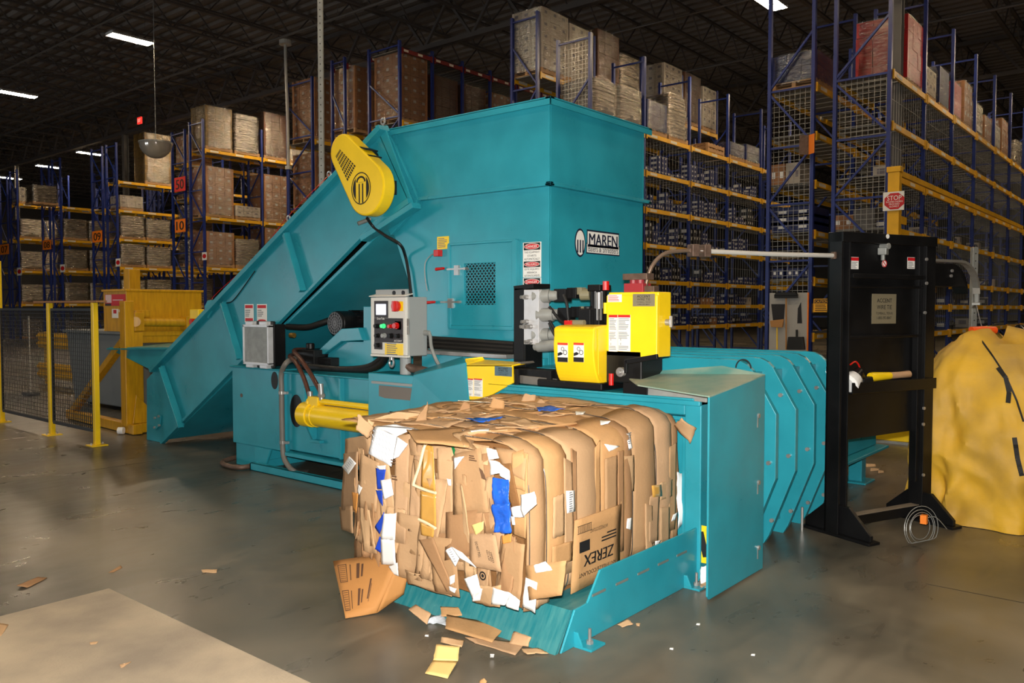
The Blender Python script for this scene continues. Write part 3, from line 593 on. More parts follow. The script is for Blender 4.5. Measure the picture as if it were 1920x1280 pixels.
for x0, x1, k in ((459, 476, 0), (482, 501, 1)):
    a = PX(x0, 570, CX0-.003); b = PX(x1, 604, CX0-.003); c = (a+b)/2; w = a.y-b.y; h = a.z-b.z
    m = MB(); rect(m, c, FX, w, h, .003); o = m.build('warning_label', WHITE, conv); o['label'] = ['white warning label with red bands and a falling figure', 'white danger label with a red oval heading'][k]
    m = MB(); rect(m, c+V((0, 0, h*.36)), FX, w*.86, h*.17, .0008, .0032)
    if k == 0: rect(m, c-V((0, 0, h*.36)), FX, w*.86, h*.17, .0008, .0032)
    else: disc(m, c-V((0, 0, h*.4)), FX, w*.4, h*.06, .0008, off=.0032)
    m.build('red_band', REDP, o); m = MB(); lines_into(m, c+V((0, w*.12, 0)), FX, w*.6, h*.42, 4, k, .0036); m.build('print', GREYINK, o)

# ================================================================ OIL COOLER on the ram body
oc = thing('oil_cooler', 'black oil cooler with grey finned radiator on the ram body', 'oil cooler', (4.8, 7.2, 1.012))
a = PX(457, 605, 4.66); b = PX(506, 690, 4.66); zb = 1.013; zt_ = a.z; yl, yr = a.y, b.y; xb = PY(537, 645, yr).x
m = MB(); m.box((4.72, yr, zb+.01), (xb-.15, yl, zt_)); m.box((xb-.15, yr+.01, zb+.02), (xb, yl-.01, zt_-.01)); m.box((4.70, yr-.012, zb), (4.725, yl+.012, zt_+.02)); m.build('shroud', BLK, oc, bevel=.01)
m = MB(); m.box((4.66, yr+.02, zb+.05), (4.72, yl-.02, zt_-.035)); co = m.build('radiator_core', mat('radiator', (126, 118, 108), .4, .6, var=.2, scale=18), oc)
m = MB(); n = 44
for k in range(n): y = yr+.03+(yl-yr-.06)*k/(n-1); m.box((4.652, y-.0022, zb+.055), (4.66, y+.0022, zt_-.04))
for k in range(26): z = zb+.06+(zt_-zb-.11)*k/25; m.box((4.655, yr+.025, z-.002), (4.66, yl-.025, z+.002))
m.build('fin', GALV, co)
m = MB(); f = .022
m.box((4.645, yr, zb+.04), (4.725, yr+f, zt_-.02)); m.box((4.645, yl-f, zb+.04), (4.725, yl, zt_-.02)); m.box((4.645, yr, zb+.03), (4.725, yl, zb+.055)); m.box((4.645, yr, zt_-.04), (4.725, yl, zt_-.015)); m.build('frame', ALU, oc, bevel=.003)
for y in (yr+.1, yl-.1):
    for z in (zb+.02, zt_-.0): m = MB(); m.box((4.65, y-.06, z-.022), (4.72, y+.06, z+.018)); m.build('bracket', ALU, oc, bevel=.006)
m = MB(); m.cyl((4.9, yr, zt_-.12), (4.9, yr-.06, zt_-.12), .025, n=12); m.build('hose_port', mat('brass', (190, 150, 70), .3, .8), oc)

# ================================================================ CONTROL CABINET
cc = thing('control_cabinet', 'grey control cabinet with lit touch screen and push buttons', 'control cabinet', (4.6, 4.9, 1.0))
KX = 4.46
def KP(x, y, d=0): return PX(x, y, KX-d)
a = KP(698, 557); b = KP(765, 668); yl, yr, zt_, zb = a.y, b.y, a.z, b.z; xb = PY(801, 610, yr).x
m = MB(); m.box((KX+.01, yr, zb), (xb, yl, zt_)); m.build('cabinet_body', GREYP, cc, bevel=.006)
m = MB(); m.box((KX-.012, yr+.006, zb+.008), (KX+.01, yl+.006, zt_-.002)); m.prism([(KX-.03, yr-.01, zt_+.002), (KX-.03, yl+.01, zt_+.002), (KX+.05, yl+.01, zt_+.02), (KX+.05, yr-.01, zt_+.02)], (0, 0, .008)); m.box((KX-.02, yr-.004, zb-.012), (KX+.02, yl+.004, zb+.006))
cd = m.build('cabinet_door', mat('cabinet_door', (214, 212, 204), .45), cc, bevel=.004)
def plate(name, mt, x0, y0, x1, y1, par, d=.014, t=.003, label=None):
    a = KP(x0, y0, d); b = KP(x1, y1, d); c = (a+b)/2; m = MB(); rect(m, c, FX, a.y-b.y, a.z-b.z, t); o = m.build(name, mt, par)
    return o, c
PANELK = mat('panel_black', (52, 48, 50), .5)
plate('screen_panel', PANELK, 702, 564, 728, 596, cd); plate('button_panel', PANELK, 702, 596, 756, 643, cd); plate('button_panel', PANELK, 702, 641, 717, 655, cd)
plate('screen', mat('lcd_screen', (235, 240, 255), .3, emit=(225, 232, 255), estr=1.6), 705.5, 570, 723.5, 590, cd, .018)
m = MB(); text_into(m, 'EnerTek', KP(714, 597, .0185), FX, .09, None, 0, .01); text_into(m, 'ACCENT', KP(746, 639, .0185), FX, .09, None, 0, .01); m.build('print', WHITE, cd)
o, c = plate('instruction_label', YEL, 722, 643, 756, 666, cd); m = MB(); lines_into(m, c, FX, .16, .10, 6, 4, .004); m.build('print', GREYINK, cd)
plate('switch_plate', YEL, 737, 565, 756, 583, cd); plate('switch_plate', YEL, 741, 602, 752.5, 618, cd)
m = MB(); c = KP(745, 574, .018); m.cyl(c, c-V((.03, 0, 0)), .042, n=20); m.bar(c+V((-.04, 0, .04)), c+V((-.04, 0, -.04)), .025, .02, (1, 0, 0)); m.build('disconnect_switch', REDV, cd, bevel=.003)
for x, y, r, mt, nm in ((708.5, 611, .016, BLK, 'selector_knob'), (720.5, 611, .015, mat('green_lamp', (60, 220, 120), .3, emit=(60, 255, 140), estr=.7), 'pilot_lamp'), (734, 611.5, .014, REDV, 'push_button'), (744.5, 610.5, .021, REDV, 'emergency_stop'), (709.5, 629, .015, BLK, 'push_button'), (722, 629, .016, GREYP, 'push_button'), (734.5, 629.5, .018, BLK, 'push_button'), (747.5, 629.5, .015, BLK, 'push_button'), (709.5, 647, .016, BLK, 'selector_knob')):
    m = MB(); c = KP(x, y, .016); m.cyl(c, c-V((.012, 0, 0)), r*1.25, n=16); m.cyl(c-V((.012, 0, 0)), c-V((.035, 0, 0)), r, n=16); m.build(nm, mt, cd, smooth=True)
for z in (zt_-.2, zb+.2): m = MB(); m.cyl((KX-.002, yr-.006, z-.03), (KX-.002, yr-.006, z+.03), .011, n=8); m.build('hinge', STEEL, cd)
m = MB(); m.box((xb-.2, yr+.03, zt_), (xb-.17, yl-.03, zt_+.06)); m.build('mounting_flange', GREYP, cc, bevel=.002)
for y in (yr+.06, yl-.25): m = MB(); m.cyl((xb-.205, y, zt_+.032), (xb-.16, y, zt_+.032), .018, n=10); m.build('bolt', BLK, cc)
m = MB(); m.cyl((KX+.07, yl-.15, zt_), (KX+.07, yl-.15, zt_+.035), .016, n=10); m.build('pilot_lamp', MATS['green_lamp'], cc)
m = MB(); c = V((KX+.12, (yl+yr)/2-.05, zb)); m.cyl(c, (c.x, c.y, 1.0), .045, n=16); m.prism([(c.x-.1, c.y-.2, .985), (c.x+.2, c.y-.2, .985), (c.x+.2, c.y+.3, .985), (c.x-.1, c.y+.3, .985)], (0, 0, .02)); m.build('pedestal', GREYP, cc)
m = MB(); m.tube([(c.x, c.y-.0, zb-.03), (c.x, c.y-.02, zb-.09), (c.x+.05, c.y-.14, zb-.12), (c.x+.1, c.y-.45, zb-.17)], .035, 10); m.build('conduit', RUST, cc, smooth=True)
e = KP(782, 645, 0); ex = V((KX+.18, yr, zb+.18)); m = MB(); m.cyl(ex, ex+V((0, -.05, 0)), .022, n=12); m.tube([ex+V((0, -.05, 0)), ex+V((0, -.065, -.03)), ex+V((0.01, -.07, -.12)), ex+V((.03, -.12, -.24)), ex+V((.05, -.2, -.3))], .014, 8); m.build('conduit', GALV, cc, smooth=True)
m = MB(); c2 = V((KX+.06, yl-.16, zb)); m.cyl(c2, c2-V((0, 0, .04)), .022, n=10); m.tubelike([c2+V((0, math.cos(t)*.025, -.06+math.sin(t)*.035)) for t in [2*math.pi*k/16 for k in range(17)]], .009, 6); m.build('padlock', STEEL, cc, smooth=True)

# ================================================================ WIRE TIER on the exit frame
wt = thing('wire_tier', 'yellow-guarded wire tying head on the exit frame ledge', 'wire tier', (4.5, 3.2, 1.075))
def WP(m, name, mt, bevel=.004, smooth=False, p=None, label=None):
    o = m.build(name, mt, p or wt, bevel=bevel, smooth=smooth)
    if label: o['label'] = label
    return o
zl = 1.076
def awt(m_ink, c, frame, w, h):
    text_into(m_ink, 'ACCENT', c+frame[1]*h*.3, frame, w*.6, h*.2, .0045, .02); text_into(m_ink, 'WIRE TIE', c+frame[1]*h*.06, frame, w*.6, h*.17, .0045, .0)
    text_into(m_ink, 'TOMBALL, TEXAS', c-frame[1]*h*.17, frame, w*.66, h*.1, .0045); text_into(m_ink, '1-800-393-8847', c-frame[1]*h*.35, frame, w*.56, h*.1, .0045)
NAMEP = mat('name_plate', (148, 138, 112), .4, .35)
# control box
BXX = 4.46; a = PX(1138, 548, BXX); b = PX(1231, 670, BXX); yl, yr, zt_, zb = a.y, b.y, a.z, b.z; xb = PY(1258, 600, yr).x
m = MB(); m.box((BXX+.02, yr, zb), (xb, yl, zt_)); m.box((BXX, yr-.003, zb-.004), (BXX+.02, yl+.004, zt_-.02)); ew = WP(m, 'enclosure', YEL, .006)
o, c, w, h = sign('name_plate', NAMEP, 1187, 551, 1228, 574, BXX, wt, label='grey maker name plate on the enclosure'); m = MB(); awt(m, c, FX, w, h); m.build('lettering', INK, o)
o, c, w, h = sign('notice_label', WHITE, 1140, 552, 1166, 566, BXX, wt); m = MB(); lines_into(m, c, FX, w*.9, h*.85, 5, 3, .004); m.build('print', REDP, o)
def warn(x0, y0, x1, y1, X, k):
    o, c, w, h = sign('warning_label', WHITE, x0, y0, x1, y1, X, wt); m = MB(); rect(m, c+V((0, 0, h*.465)), FX, w*.98, h*.07, .0008, .0032); m.build('red_band', REDP, o)
    m = MB(); lines_into(m, c+V((0, 0, h*.25)), FX, w*.86, h*.32, 8, k, .0036); lines_into(m, c-V((0, 0, h*.06)), FX, w*.86, h*.2, 5, k+9, .0036); lines_into(m, c-V((0, 0, h*.4)), FX, w*.86, h*.12, 3, k+4, .0036); m.build('print', GREYINK, o)
    m = MB()
    for dz in (-.17, -.29): text_into(m, 'i', c+V((0, w*.25, h*dz)), FX, None, h*.07, .0045, .03)
    m.build('symbol', INK, o)
warn(1142, 590, 1158, 659, BXX, 1); warn(1159, 590, 1182, 659, BXX, 2)
m = MB(); c = PY(1249, 604, yr); m.cyl(c, c-V((0, .03, 0)), .02, n=12); m.bar(c+V((0, -.035, -.03)), c+V((0, -.035, .04)), .018, .014); WP(m, 'latch', STEEL, 0)
m = MB(); 
for z in (zt_-.1, zb+.12): m.cyl((BXX+.0, yl+.012, z-.035), (BXX, yl+.012, z+.035), .012, n=8)
WP(m, 'hinge', YEL, 0)
m = MB(); c = PX(1195, 540, 4.6); m.box(c+V((-.05, -.07, -.05)), c+V((.05, .07, .03))); m.cyl(PX(1188, 545, 4.6), PX(1188, 520, 4.6), .025, n=10); m.cyl(PX(1201, 545, 4.6), PX(1201, 520, 4.6), .025, n=10); WP(m, 'hose_connector', mat('red_rubber', (150, 44, 50), .5), .003)
m = MB(); m.box(PX(1206, 520, 4.6)+V((-.04, -.05, -.015)), PX(1186, 516, 4.6)+V((.05, .05, .01))); m.box(PX(1223, 546, 4.6)+V((-.03, -.03, -.02)), PX(1211, 536, 4.6)+V((.03, .03, .0))); WP(m, 'connector_block', RUST, .003)
# curved gear guard
GXX = 4.34; a = PX(1041, 612, GXX); b = PX(1116, 720, GXX); yl, yr = a.y, b.y
pf = []
top = a.z; bot = PX(1080, 722, GXX+.06).z
L0 = [(0, 0), (0, -.2), (.005, -.26), (.02, -.32), (.05, -.38), (.10, -.42)]
prof = [(GXX+.16, top+.012), (GXX+.0, top-.0), (GXX-.015, top-.06), (GXX-.02, top-.14), (GXX-.005, top-.24), (GXX+.03, top-.33), (GXX+.09, bot+.0), (GXX+.2, bot)]
prof = [(p.x, p.y) for p in spline([(x, z, 0) for x, z in prof], 4)]
m = MB(); m.prism([(x, yl, z) for x, z in prof]+[(GXX+.2, yl, top+.012)], (0, yr-yl, 0)); gg = WP(m, 'gear_guard', YEL, .008, label='yellow rounded gear guard')
m = MB(); m.prism([(GXX+.02, yr-.002, top-.01), (GXX+.19, yr-.002, top+.0), (GXX+.19, yr-.002, bot+.02), (GXX+.1, yr-.002, bot+.03), (GXX+.03, yr-.002, top-.3)], (0, -.004, 0)); m.bar((GXX+.2, yr+.0, top-.04), (GXX+.2, yr-.0, bot+.03), .02, .01); WP(m, 'guard_side', YEL, .002, p=gg)
for x0 in (1046, 1076):
    o, c, w, h = sign('warning_label', WHITE, x0, 642, x0+19, 679, GXX-.024, wt, label='white pictogram label with red band and gears')
    m = MB(); rect(m, c+V((0, 0, h*.44)), FX, w, h*.12, .0008, .0032); m.build('red_band', mat('orange_red', (226, 66, 40), .5), o)
    m = MB(); rect(m, c-V((0, 0, h*.375)), FX, w, h*.24, .0008, .0032)
    for k, (dy, dz, r) in enumerate(((-.25, .0, .2), (.0, .18, .16))):
        cc_ = c+V((0, dy*w, dz*h)); m.ring([cc_+V((-.0036, math.cos(t)*r*w, math.sin(t)*r*w)) for t in [2*math.pi*i/18 for i in range(18)]], [cc_+V((-.0036, math.cos(t)*r*w*.75, math.sin(t)*r*w*.75)) for t in [2*math.pi*i/18 for i in range(18)]], (-.0008, 0, 0))
    m.prism([c+V((-.0036, w*.48, -.05*h)), c+V((-.0036, w*.2, .02*h)), c+V((-.0036, -.05*w, -.06*h)), c+V((-.0036, .1*w, -.13*h)), c+V((-.0036, w*.48, -.2*h))], (-.0008, 0, 0)); m.build('pictogram', INK, o)
# base casting and rails along the ledge
m = MB(); m.box((4.40, PX(1060, 0, 4.4).y, zl), (4.75, PX(1200, 0, 4.4).y, zl+.09)) if False else m.box((4.38, 2.9, zl), (4.75, 3.42, zl+.05)); m.box((4.42, 3.0, zl+.05), (4.74, 3.3, zl+.3)); m.cyl((4.62, 2.98, zl+.16), (4.62, 2.74, zl+.16), .13, n=20); m.cyl((4.6, 2.74, zl+.14), (4.6, 2.68, zl+.14), .07, n=14); m.box((4.46, 2.66, zl+.05), (4.72, 2.95, zl+.26)); WP(m, 'tying_head', BLK, .01)
m = MB(); c = PX(1174, 684, 4.36); m.bar(c+V((0, .0, .02)), c+V((0, -.22, .06)), .02, .03); m.bar(c+V((0, 0, .03)), c+V((0, 0, -.05)), .02, .02); m.cyl(PX(1146, 704, 4.36), PX(1146, 718, 4.36), .014, n=8); WP(m, 'release_lever', BLK, .003)
m = MB(); m.cyl(PX(1146, 700, 4.35), PX(1146, 722, 4.35), .016, n=10); WP(m, 'lever_grip', REDV, 0, True)
m = MB(); c = PX(1167, 697, 4.4); m.cyl(c, c-V((.03, 0, 0)), .03, n=14); m.cyl(c-V((.03, 0, 0)), c-V((.05, 0, 0)), .015, n=10); WP(m, 'pivot', STEEL, .002, True)
a = PX(962, 690, 4.46); b = PX(1042, 702, 4.46)
m = MB(); m.bar(PX(955, 697, 4.5), PX(1040, 703, 4.5), .14, .07); WP(m, 'track_channel', BLK, .004)
m = MB(); m.bar(PX(961, 709, 4.42), PX(1045, 718, 4.42), .02, .055); WP(m, 'track_plate', mat('mill_steel', (130, 124, 116), .45, .6, var=.15, scale=10), .002)
for x, y in ((970, 705), (1031, 709)): m = MB(); c = PX(x, y, 4.40); m.box(c+V((-.012, -.018, -.07)), c+V((.01, .018, .05))); WP(m, 'track_clip', BLK, .003)
m = MB(); m.bar(PX(1172, 727, 4.40), PX(1218, 731, 4.40), .05, .075); WP(m, 'track_channel', BLK, .003)
m = MB(); m.bar(PX(1218, 730, 4.40), PX(1328, 743, 4.40), .04, .068); WP(m, 'track_plate', GALV, .002)
for x, y in ((1231, 724), (1255, 728), (1289, 731)): m = MB(); c = PX(x, y, 4.375); m.cyl(c, c-V((.012, 0, 0)), .012, n=8); WP(m, 'bolt', STEEL, 0)
m = MB(); m.prism([PX(945, 683, 4.46), PX(975, 678, 4.46), PX(978, 682, 4.46), PX(950, 690, 4.46)], (.15, 0, 0)); WP(m, 'guide_blade', mat('mill_steel', (130, 124, 116)), .002)
# yellow end cover with name plate
EXX = 4.37; q = [PX(x, y, EXX) for x, y in ((874, 684), (960, 684), (961, 718), (907, 749), (877, 749))]
m = MB(); m.prism(q, (.02, 0, 0)); t0 = [q[0], q[1], q[1]+V((.15, 0, .01)), q[0]+V((.2, .0, .03))]; m.hexa(t0, [p-V((0, 0, .012)) for p in t0]); m.hexa([q[0]+V((.02, .02, 0)), q[0]+V((.2, .0, .03)), PX(905, 668, 4.55), PX(872, 672, 4.45)], [p-V((0, 0, .01)) for p in (q[0]+V((.02, .02, 0)), q[0]+V((.2, .0, .03)), PX(905, 668, 4.55), PX(872, 672, 4.45))]); ec_ = WP(m, 'end_cover', YEL, .004, label='yellow angled end cover')
o, c, w, h = sign('name_plate', mat('blue_plate', (92, 116, 126), .4, .3), 928, 686, 960, 706, EXX, wt, label='blue-grey maker name plate on the end cover'); m = MB(); awt(m, c, FX, w*.95, h); m.build('lettering', INK, o)
warn(876, 709, 888, 743, EXX, 5); warn(889, 709, 905, 744, EXX, 6)
m = MB(); m.prism([PX(880, 749, 4.45), PX(950, 725, 4.45), PX(950, 785, 4.45), PX(880, 800, 4.45)], (.02, 0, 0)); m.cyl(PX(925, 762, 4.44), PX(925, 762, 4.40), .09, n=20); WP(m, 'drive_recess', BLKM, 0)
# upright bracket with valve manifold
VX = 4.62; a = PX(963, 540, VX); b = PX(982, 720, VX)
m = MB(); m.box((VX, b.y, zl), (VX+.06, a.y, a.z)); m.box((VX, b.y-.015, zl), (VX+.2, b.y, a.z)); m.prism([PX(962, 536, VX), PX(1000, 531, VX), PX(1000, 540, VX), PX(965, 545, VX)], (.2, 0, 0)); WP(m, 'valve_bracket', BLK, .004)
a = PX(982, 543, VX-.03); b = PX(1010, 646, VX-.03); xb = PY(1030, 600, b.y).x
m = MB(); m.box((VX-.03, b.y, b.z), (xb, a.y, a.z)); mfd = WP(m, 'manifold', ALU, .004)
for x, y in ((988, 557), (989, 603), (987, 612), (996, 612), (996, 640)): m = MB(); c = PX(x, y, VX-.03); m.cyl(c, c-V((.035, 0, 0)), .017, n=10); m.cyl(c-V((.035, 0, 0)), c-V((.06, -.01, -.0)), .012, n=8); WP(m, 'fitting', STEEL, 0, True, mfd)
SOL = mat('solenoid_olive', (128, 122, 96), .45)
for x, y, l in ((1013, 555, 1.), (1020, 590, .8), (1012, 628, .9)):
    c = PX(x, y, VX+.02); d = V((.35, -.93, .03)).normalized(); m = MB(); m.cyl(c-d*.05, c+d*.07, .048, n=16); m.cyl(c+d*.07, c+d*.13*l, .038, n=14); so = WP(m, 'solenoid_valve', GALV, .003, True)
    m = MB(); e = c+d*.15; m.box(e+V((-.03, -.06, -.045)), e+V((.05, .04, .045))); m.box(e+d*.09+V((-.025, -.04, -.025)), e+d*.09+V((.025, .04, .05))); WP(m, 'coil', BLK, .004, p=so); m = MB(); e = e+d*.14; m.cyl(e, e+d*.07, .04, n=14); m.box(e+V((-.03, -.03, .0)), e+V((.03, .03, .05))); WP(m, 'connector', SOL, .004, p=so)
for k, (p0, p1, p2, p3) in enumerate((((1056, 552), (1063, 570), (1065, 590), (1067, 604)), ((1030, 575), (1050, 600), (1060, 606), (1063, 610)), ((1030, 600), (1045, 622), (1060, 615), (1070, 612)), ((1030, 605), (1042, 630), (1062, 645), (1085, 640)))):
    WP(MB().tube([PX(*p, VX+.02) for p in (p0, p1, p2, p3)], .011, 7), 'valve_cable', BLKM, 0, True)
m = MB(); c = PX(1020, 650, VX); m.cyl(c+V((0, .05, 0)), c+V((0, -.16, .02)), .04, n=14); m.cyl(c+V((0, .05, 0)), c+V((0, .08, 0)), .03, n=10); WP(m, 'pressure_relief', GALV, .003, True)
m = MB(); c = PX(1069, 606, 4.5); m.box(c+V((-.03, -.03, -.02)), c+V((.03, .03, .02))); WP(m, 'red_cap', REDV, .004); m = MB(); c = PX(1082, 605, 4.5); m.cyl(c+V((0, .05, 0)), c-V((0, .06, 0)), .02, n=10); WP(m, 'fitting', SOL, 0, True)
# black hydraulic actuator behind the enclosure
AX = 4.75; m = MB()
for x in (1117, 1128): m.cyl(PX(x, 606, AX), PX(x, 540, AX), .04, n=16)
m.box(PX(1136, 546, AX)+V((-.07, 0, 0)), PX(1112, 534, AX)+V((.07, 0, 0))); m.box(PX(1136, 612, AX)+V((-.08, 0, 0)), PX(1100, 578, AX)+V((.1, 0, 0))); m.box((4.66, 3.05, zl), (4.85, 3.3, PX(1110, 612, AX).z)); WP(m, 'actuator', BLK, .006)
m = MB(); m.cyl(PX(1123, 600, AX-.06), PX(1123, 548, AX-.06), .022, n=12); WP(m, 'actuator_rod', STEEL, 0, True)
m = MB(); c = PX(1136, 544, 4.62); m.cyl(c, c+V((0, 0, .06)), .022, n=10); WP(m, 'red_cap', REDV, .002)
m = MB(); c = PX(1103, 585, 4.7); m.box(c+V((-.05, -.05, -.1)), c+V((.05, .05, .02))); m.cyl(c+V((0, 0, .02)), c+V((0, 0, .04)), .03, n=10); WP(m, 'junction_box', BLK, .005)
# ================================================================ THE BALE on the tray
bale = thing('cardboard_bale', 'big wired bale of crushed brown cardboard on the teal tray', 'bale', (3.65, 3.1, .175))
R5 = random.Random(11)
def nz(p, s, seed=0.): return noise.noise(V((p[0]*s+seed, p[1]*s+seed*1.7, p[2]*s-seed)))
def Lx(y, z):           # crushed end of the bale, towards -X
    x = 2.985+.30*max(0, (y-3.42)/.36)**2*.55+.10*max(0, (.33-z)/.16)**2*.35+.16*max(0, (z-.84)/.12)**2*.5
    return x+.02*nz((0, y*3, z*.7), 3., 3.)
def Ry(x, z): return 2.405+.05*max(0, (z-.82)/.12)**2+.03*max(0, (.3-z)/.13)**2
def Tz(x, y): return .955+.045*(x-3.)/1.4-.05*max(0, (2.62-y)/.2)**2+.02*nz((x, y, 0), 3.5, 9.)
def FL(px, py, off=0.):
    p = PX(px, py, 2.99)
    for _ in range(3): p = PX(px, py, Lx(p.y, p.z)-off)
    return p
def FR(px, py, off=0.):
    p = PY(px, py, 2.40)
    for _ in range(3): p = PY(px, py, Ry(p.x, p.z)-off)
    return p
def FT(px, py, off=0.):
    p = PZ(px, py, .97)
    for _ in range(3): p = PZ(px, py, Tz(p.x, p.y)+off)
    return p
def core():
    g = {}; vs = []; fs = []; nx, ny, nzz = 16, 16, 9
    bm = bmesh.new(); bmesh.ops.create_cube(bm, size=1); bmesh.ops.subdivide_edges(bm, edges=bm.edges, cuts=11, use_grid_fill=True)
    m = MB()
    for v in bm.verts:
        u, w, h = v.co.x+.5, v.co.y+.5, v.co.z+.5
        x = 3.03+u*1.37; y = 2.44+w*1.30; z = .178+h*.76
        k = .06
        if w > .9 and u < .1: x += .12
        if h > .95: z = Tz(x, y)-.02
        q = V((x, y, z)); d = V((v.co.x if abs(v.co.x) > .49 else 0, v.co.y if abs(v.co.y) > .49 else 0, v.co.z if v.co.z > .49 else 0))
        q += d*(.04*nz(q, 6.)); vs.append(q); v.index = len(vs)-1
    fs = [tuple(v.index for v in f.verts) for f in bm.faces]; bm.free(); m.add(vs, fs); return m
core().build('pressed_core', CARDIN, bale)
def sheet(c, n=8, k=8, wr=.008, seed=0, s=9., stretch=(1, 1, 1), rag=0., nrm=None):
    a, b, cc_, d = [V(p) for p in c]; nrm = nrm or (b-a).cross(d-a).normalized(); g = []
    for j in range(k+1):
        row = []
        for i in range(n+1):
            u, v = i/n, j/k; p = a.lerp(b, u).lerp(d.lerp(cc_, u), v)
            q = (p.x*stretch[0], p.y*stretch[1], p.z*stretch[2])
            p = p+nrm*(wr*nz(q, s, seed))
            if rag and (i in (0, n) or j in (0, k)): p += (b-a).normalized()*rag*nz(p, 60, seed)+(d-a).normalized()*rag*nz(p, 55, seed+4)
            row.append(p)
        g.append(row)
    return MB().grid(g)
def put(m, name, mt, th=.005, label=None, smooth=True):
    o = m.build(name, mt, bale, smooth=smooth, solid=th)
    if label: o['label'] = label
    return o
# --- long side: panels bulging between the wires
WX = [3.0, 3.13, 3.31, 3.59, 3.91, 4.165, 4.37]
def side_panel(x0, x1, mt, z_lo=.19, bulge=.03, seed=0, z_hi=None):
    g = []
    for j in range(15):
        t = j/14
        row = []
        for i in range(9):
            u = i/8; x = x0+(x1-x0)*u; b = bulge*math.sin(math.pi*u)
            if z_hi is None and t < .22:
                s = t/.22; a = s*math.pi/2; y = 2.62-(.62-.405-.0)*math.sin(a)*1. if False else 2.61-.205*math.sin(a); z = Tz(x, 2.6)-.09+.095*math.cos(a)+b*.4
                p = V((x, y-b*math.sin(a), z))
            else:
                zh = (Tz(x, 2.6)-.09) if z_hi is None else z_hi; s = (t-.22)/.78 if z_hi is None else t
                z = zh+(z_lo-zh)*s; p = V((x, 2.405-b-.012*math.sin(math.pi*s)+.02*max(0, s-.85)*4, z))
            p.y += .006*nz(p, 8, seed); row.append(p)
        g.append(row)
    return MB().grid(g)
seg = [(2.99, 3.13, 1), (3.13, 3.31, 4), (3.31, 3.59, 0), (3.59, 3.91, 4), (3.74, 3.92, 3), (3.91, 4.165, 1), (4.165, 4.37, 5), (4.37, 4.44, 3)]
for k, (a, b, c) in enumerate(seg): put(side_panel(a, b, None, seed=k, z_lo=.18+.02*(k % 3), bulge=.03 if b-a > .1 else .008), 'cardboard_sheet', CARD[c])
for (x0, x1, z0, z1, c, o) in ((3.15, 3.24, .50, .70, 2, .035), (3.14, 3.30, .36, .46, 4, .038), (3.24, 3.31, .3, .86, 0, .03), (3.60, 3.72, .45, .82, 1, .034), (3.72, 3.78, .3, .84, 3, .034), (3.78, 3.90, .60, .80, 2, .02), (4.05, 4.16, .27, .55, 5, .035), (4.17, 4.31, .5, .60, 2, .032), (4.17, 4.28, .24, .45, 0, .034), (3.32, 3.36, .22, .9, 3, .02), (3.53, 3.58, .25, .9, 4, .018), (4.28, 4.36, .3, .8, 1, .03), (4.38, 4.45, .22, .62, 1, .0), (4.0, 4.08, .2, .5, 0, .035), (3.02, 3.12, .2, .37, 5, .03)):
    y = 2.405-o-.01; sl = R5.uniform(-.02, .02); put(sheet([(x0, y, z1+sl), (x1, y, z1-sl), (x1+sl, y, z0), (x0+sl, y, z0)], 5, 7, .006, x0*9, 9, (1, 1, .4), .004), 'cardboard_sheet', CARD[c])
# printed box panel, upside down
p0 = [FR(1078, 965, .045), FR(1172, 935, .045), FR(1170, 1040, .045), FR(1068, 1100, .045)]
o = put(sheet([V((3.33, 2.362, .55)), V((3.74, 2.352, .56)), V((3.74, 2.36, .20)), V((3.30, 2.366, .19))], 6, 6, .004, 3, 7), 'printed_panel', CARD[4], label='printed panel of an upside-down coolant carton')
UD = (V((-1, 0, 0)), V((0, 0, -1)), V((0, -1, 0)))
def up(x, z, d=.0): return V((x, 2.350-d, z))
m = MB(); text_into(m, 'ZEREX', up(3.53, .335), UD, .27, .058, 0, .035, .12); text_into(m, 'ANTIFREEZE/COOLANT', up(3.53, .475), UD, .16, .018, 0, .01); text_into(m, 'ANTIFREEZE/COOLANT', up(3.52, .268), UD, .34, .02, 0, .02)
q = up(3.40, .36); rect(m, up(3.40, .41), UD, .09, .055, .001)
for k in range(11): rect(m, up(3.345+k*.011, .50), UD, .0025, .035, .001)
rect(m, up(3.4, .519), UD, .125, .002, .001); rect(m, up(3.4, .481), UD, .125, .002, .001); lines_into(m, up(3.62, .42), UD, .14, .05, 3, 2, .0)
m.build('print', INK, o)
m = MB(); c = V((3.66, 2.36, .53)); m.ring([c+V((math.cos(t)*.026, 0, math.sin(t)*.026)) for t in [2*math.pi*k/18 for k in range(18)]], [c+V((math.cos(t)*.02, 0, math.sin(t)*.02)) for t in [2*math.pi*k/18 for k in range(18)]], (0, -.001, 0)); disc(m, c, FY, .012, t=.001); put(m, 'printed_mark', INK, 0)
def lab_R(q, seed):
    o = put(sheet([FR(x, y, .05) for x, y in q], 3, 3, .001, seed), 'paper_label', PAPER, .001); c = sum((FR(x, y, .056) for x, y in q), V())/4
    m = MB(); lines_into(m, c, FY, .03, .10, 9, seed, .002); m.build('print', GREYINK, o)
lab_R(((1061, 920), (1078, 919), (1079, 958), (1063, 962)), 1); lab_R(((1174, 813), (1181, 813), (1186, 840), (1179, 841)), 2)
put(sheet([FR(x, y, .05) for x, y in ((1133, 832), (1162, 836), (1150, 843), (1142, 846))], 3, 3, .003, 3), 'paper_scrap', PAPER, .001)
for q in (((1176, 972), (1185, 970), (1183, 993), (1174, 990)), ((1262, 965), (1270, 960), (1266, 974), (1259, 977)), ((1228, 1014), (1240, 1012), (1234, 1021), (1228, 1022))): put(sheet([FR(x, y, .05) for x, y in q], 3, 3, .003, 4), 'paper_scrap', PAPER, .001)
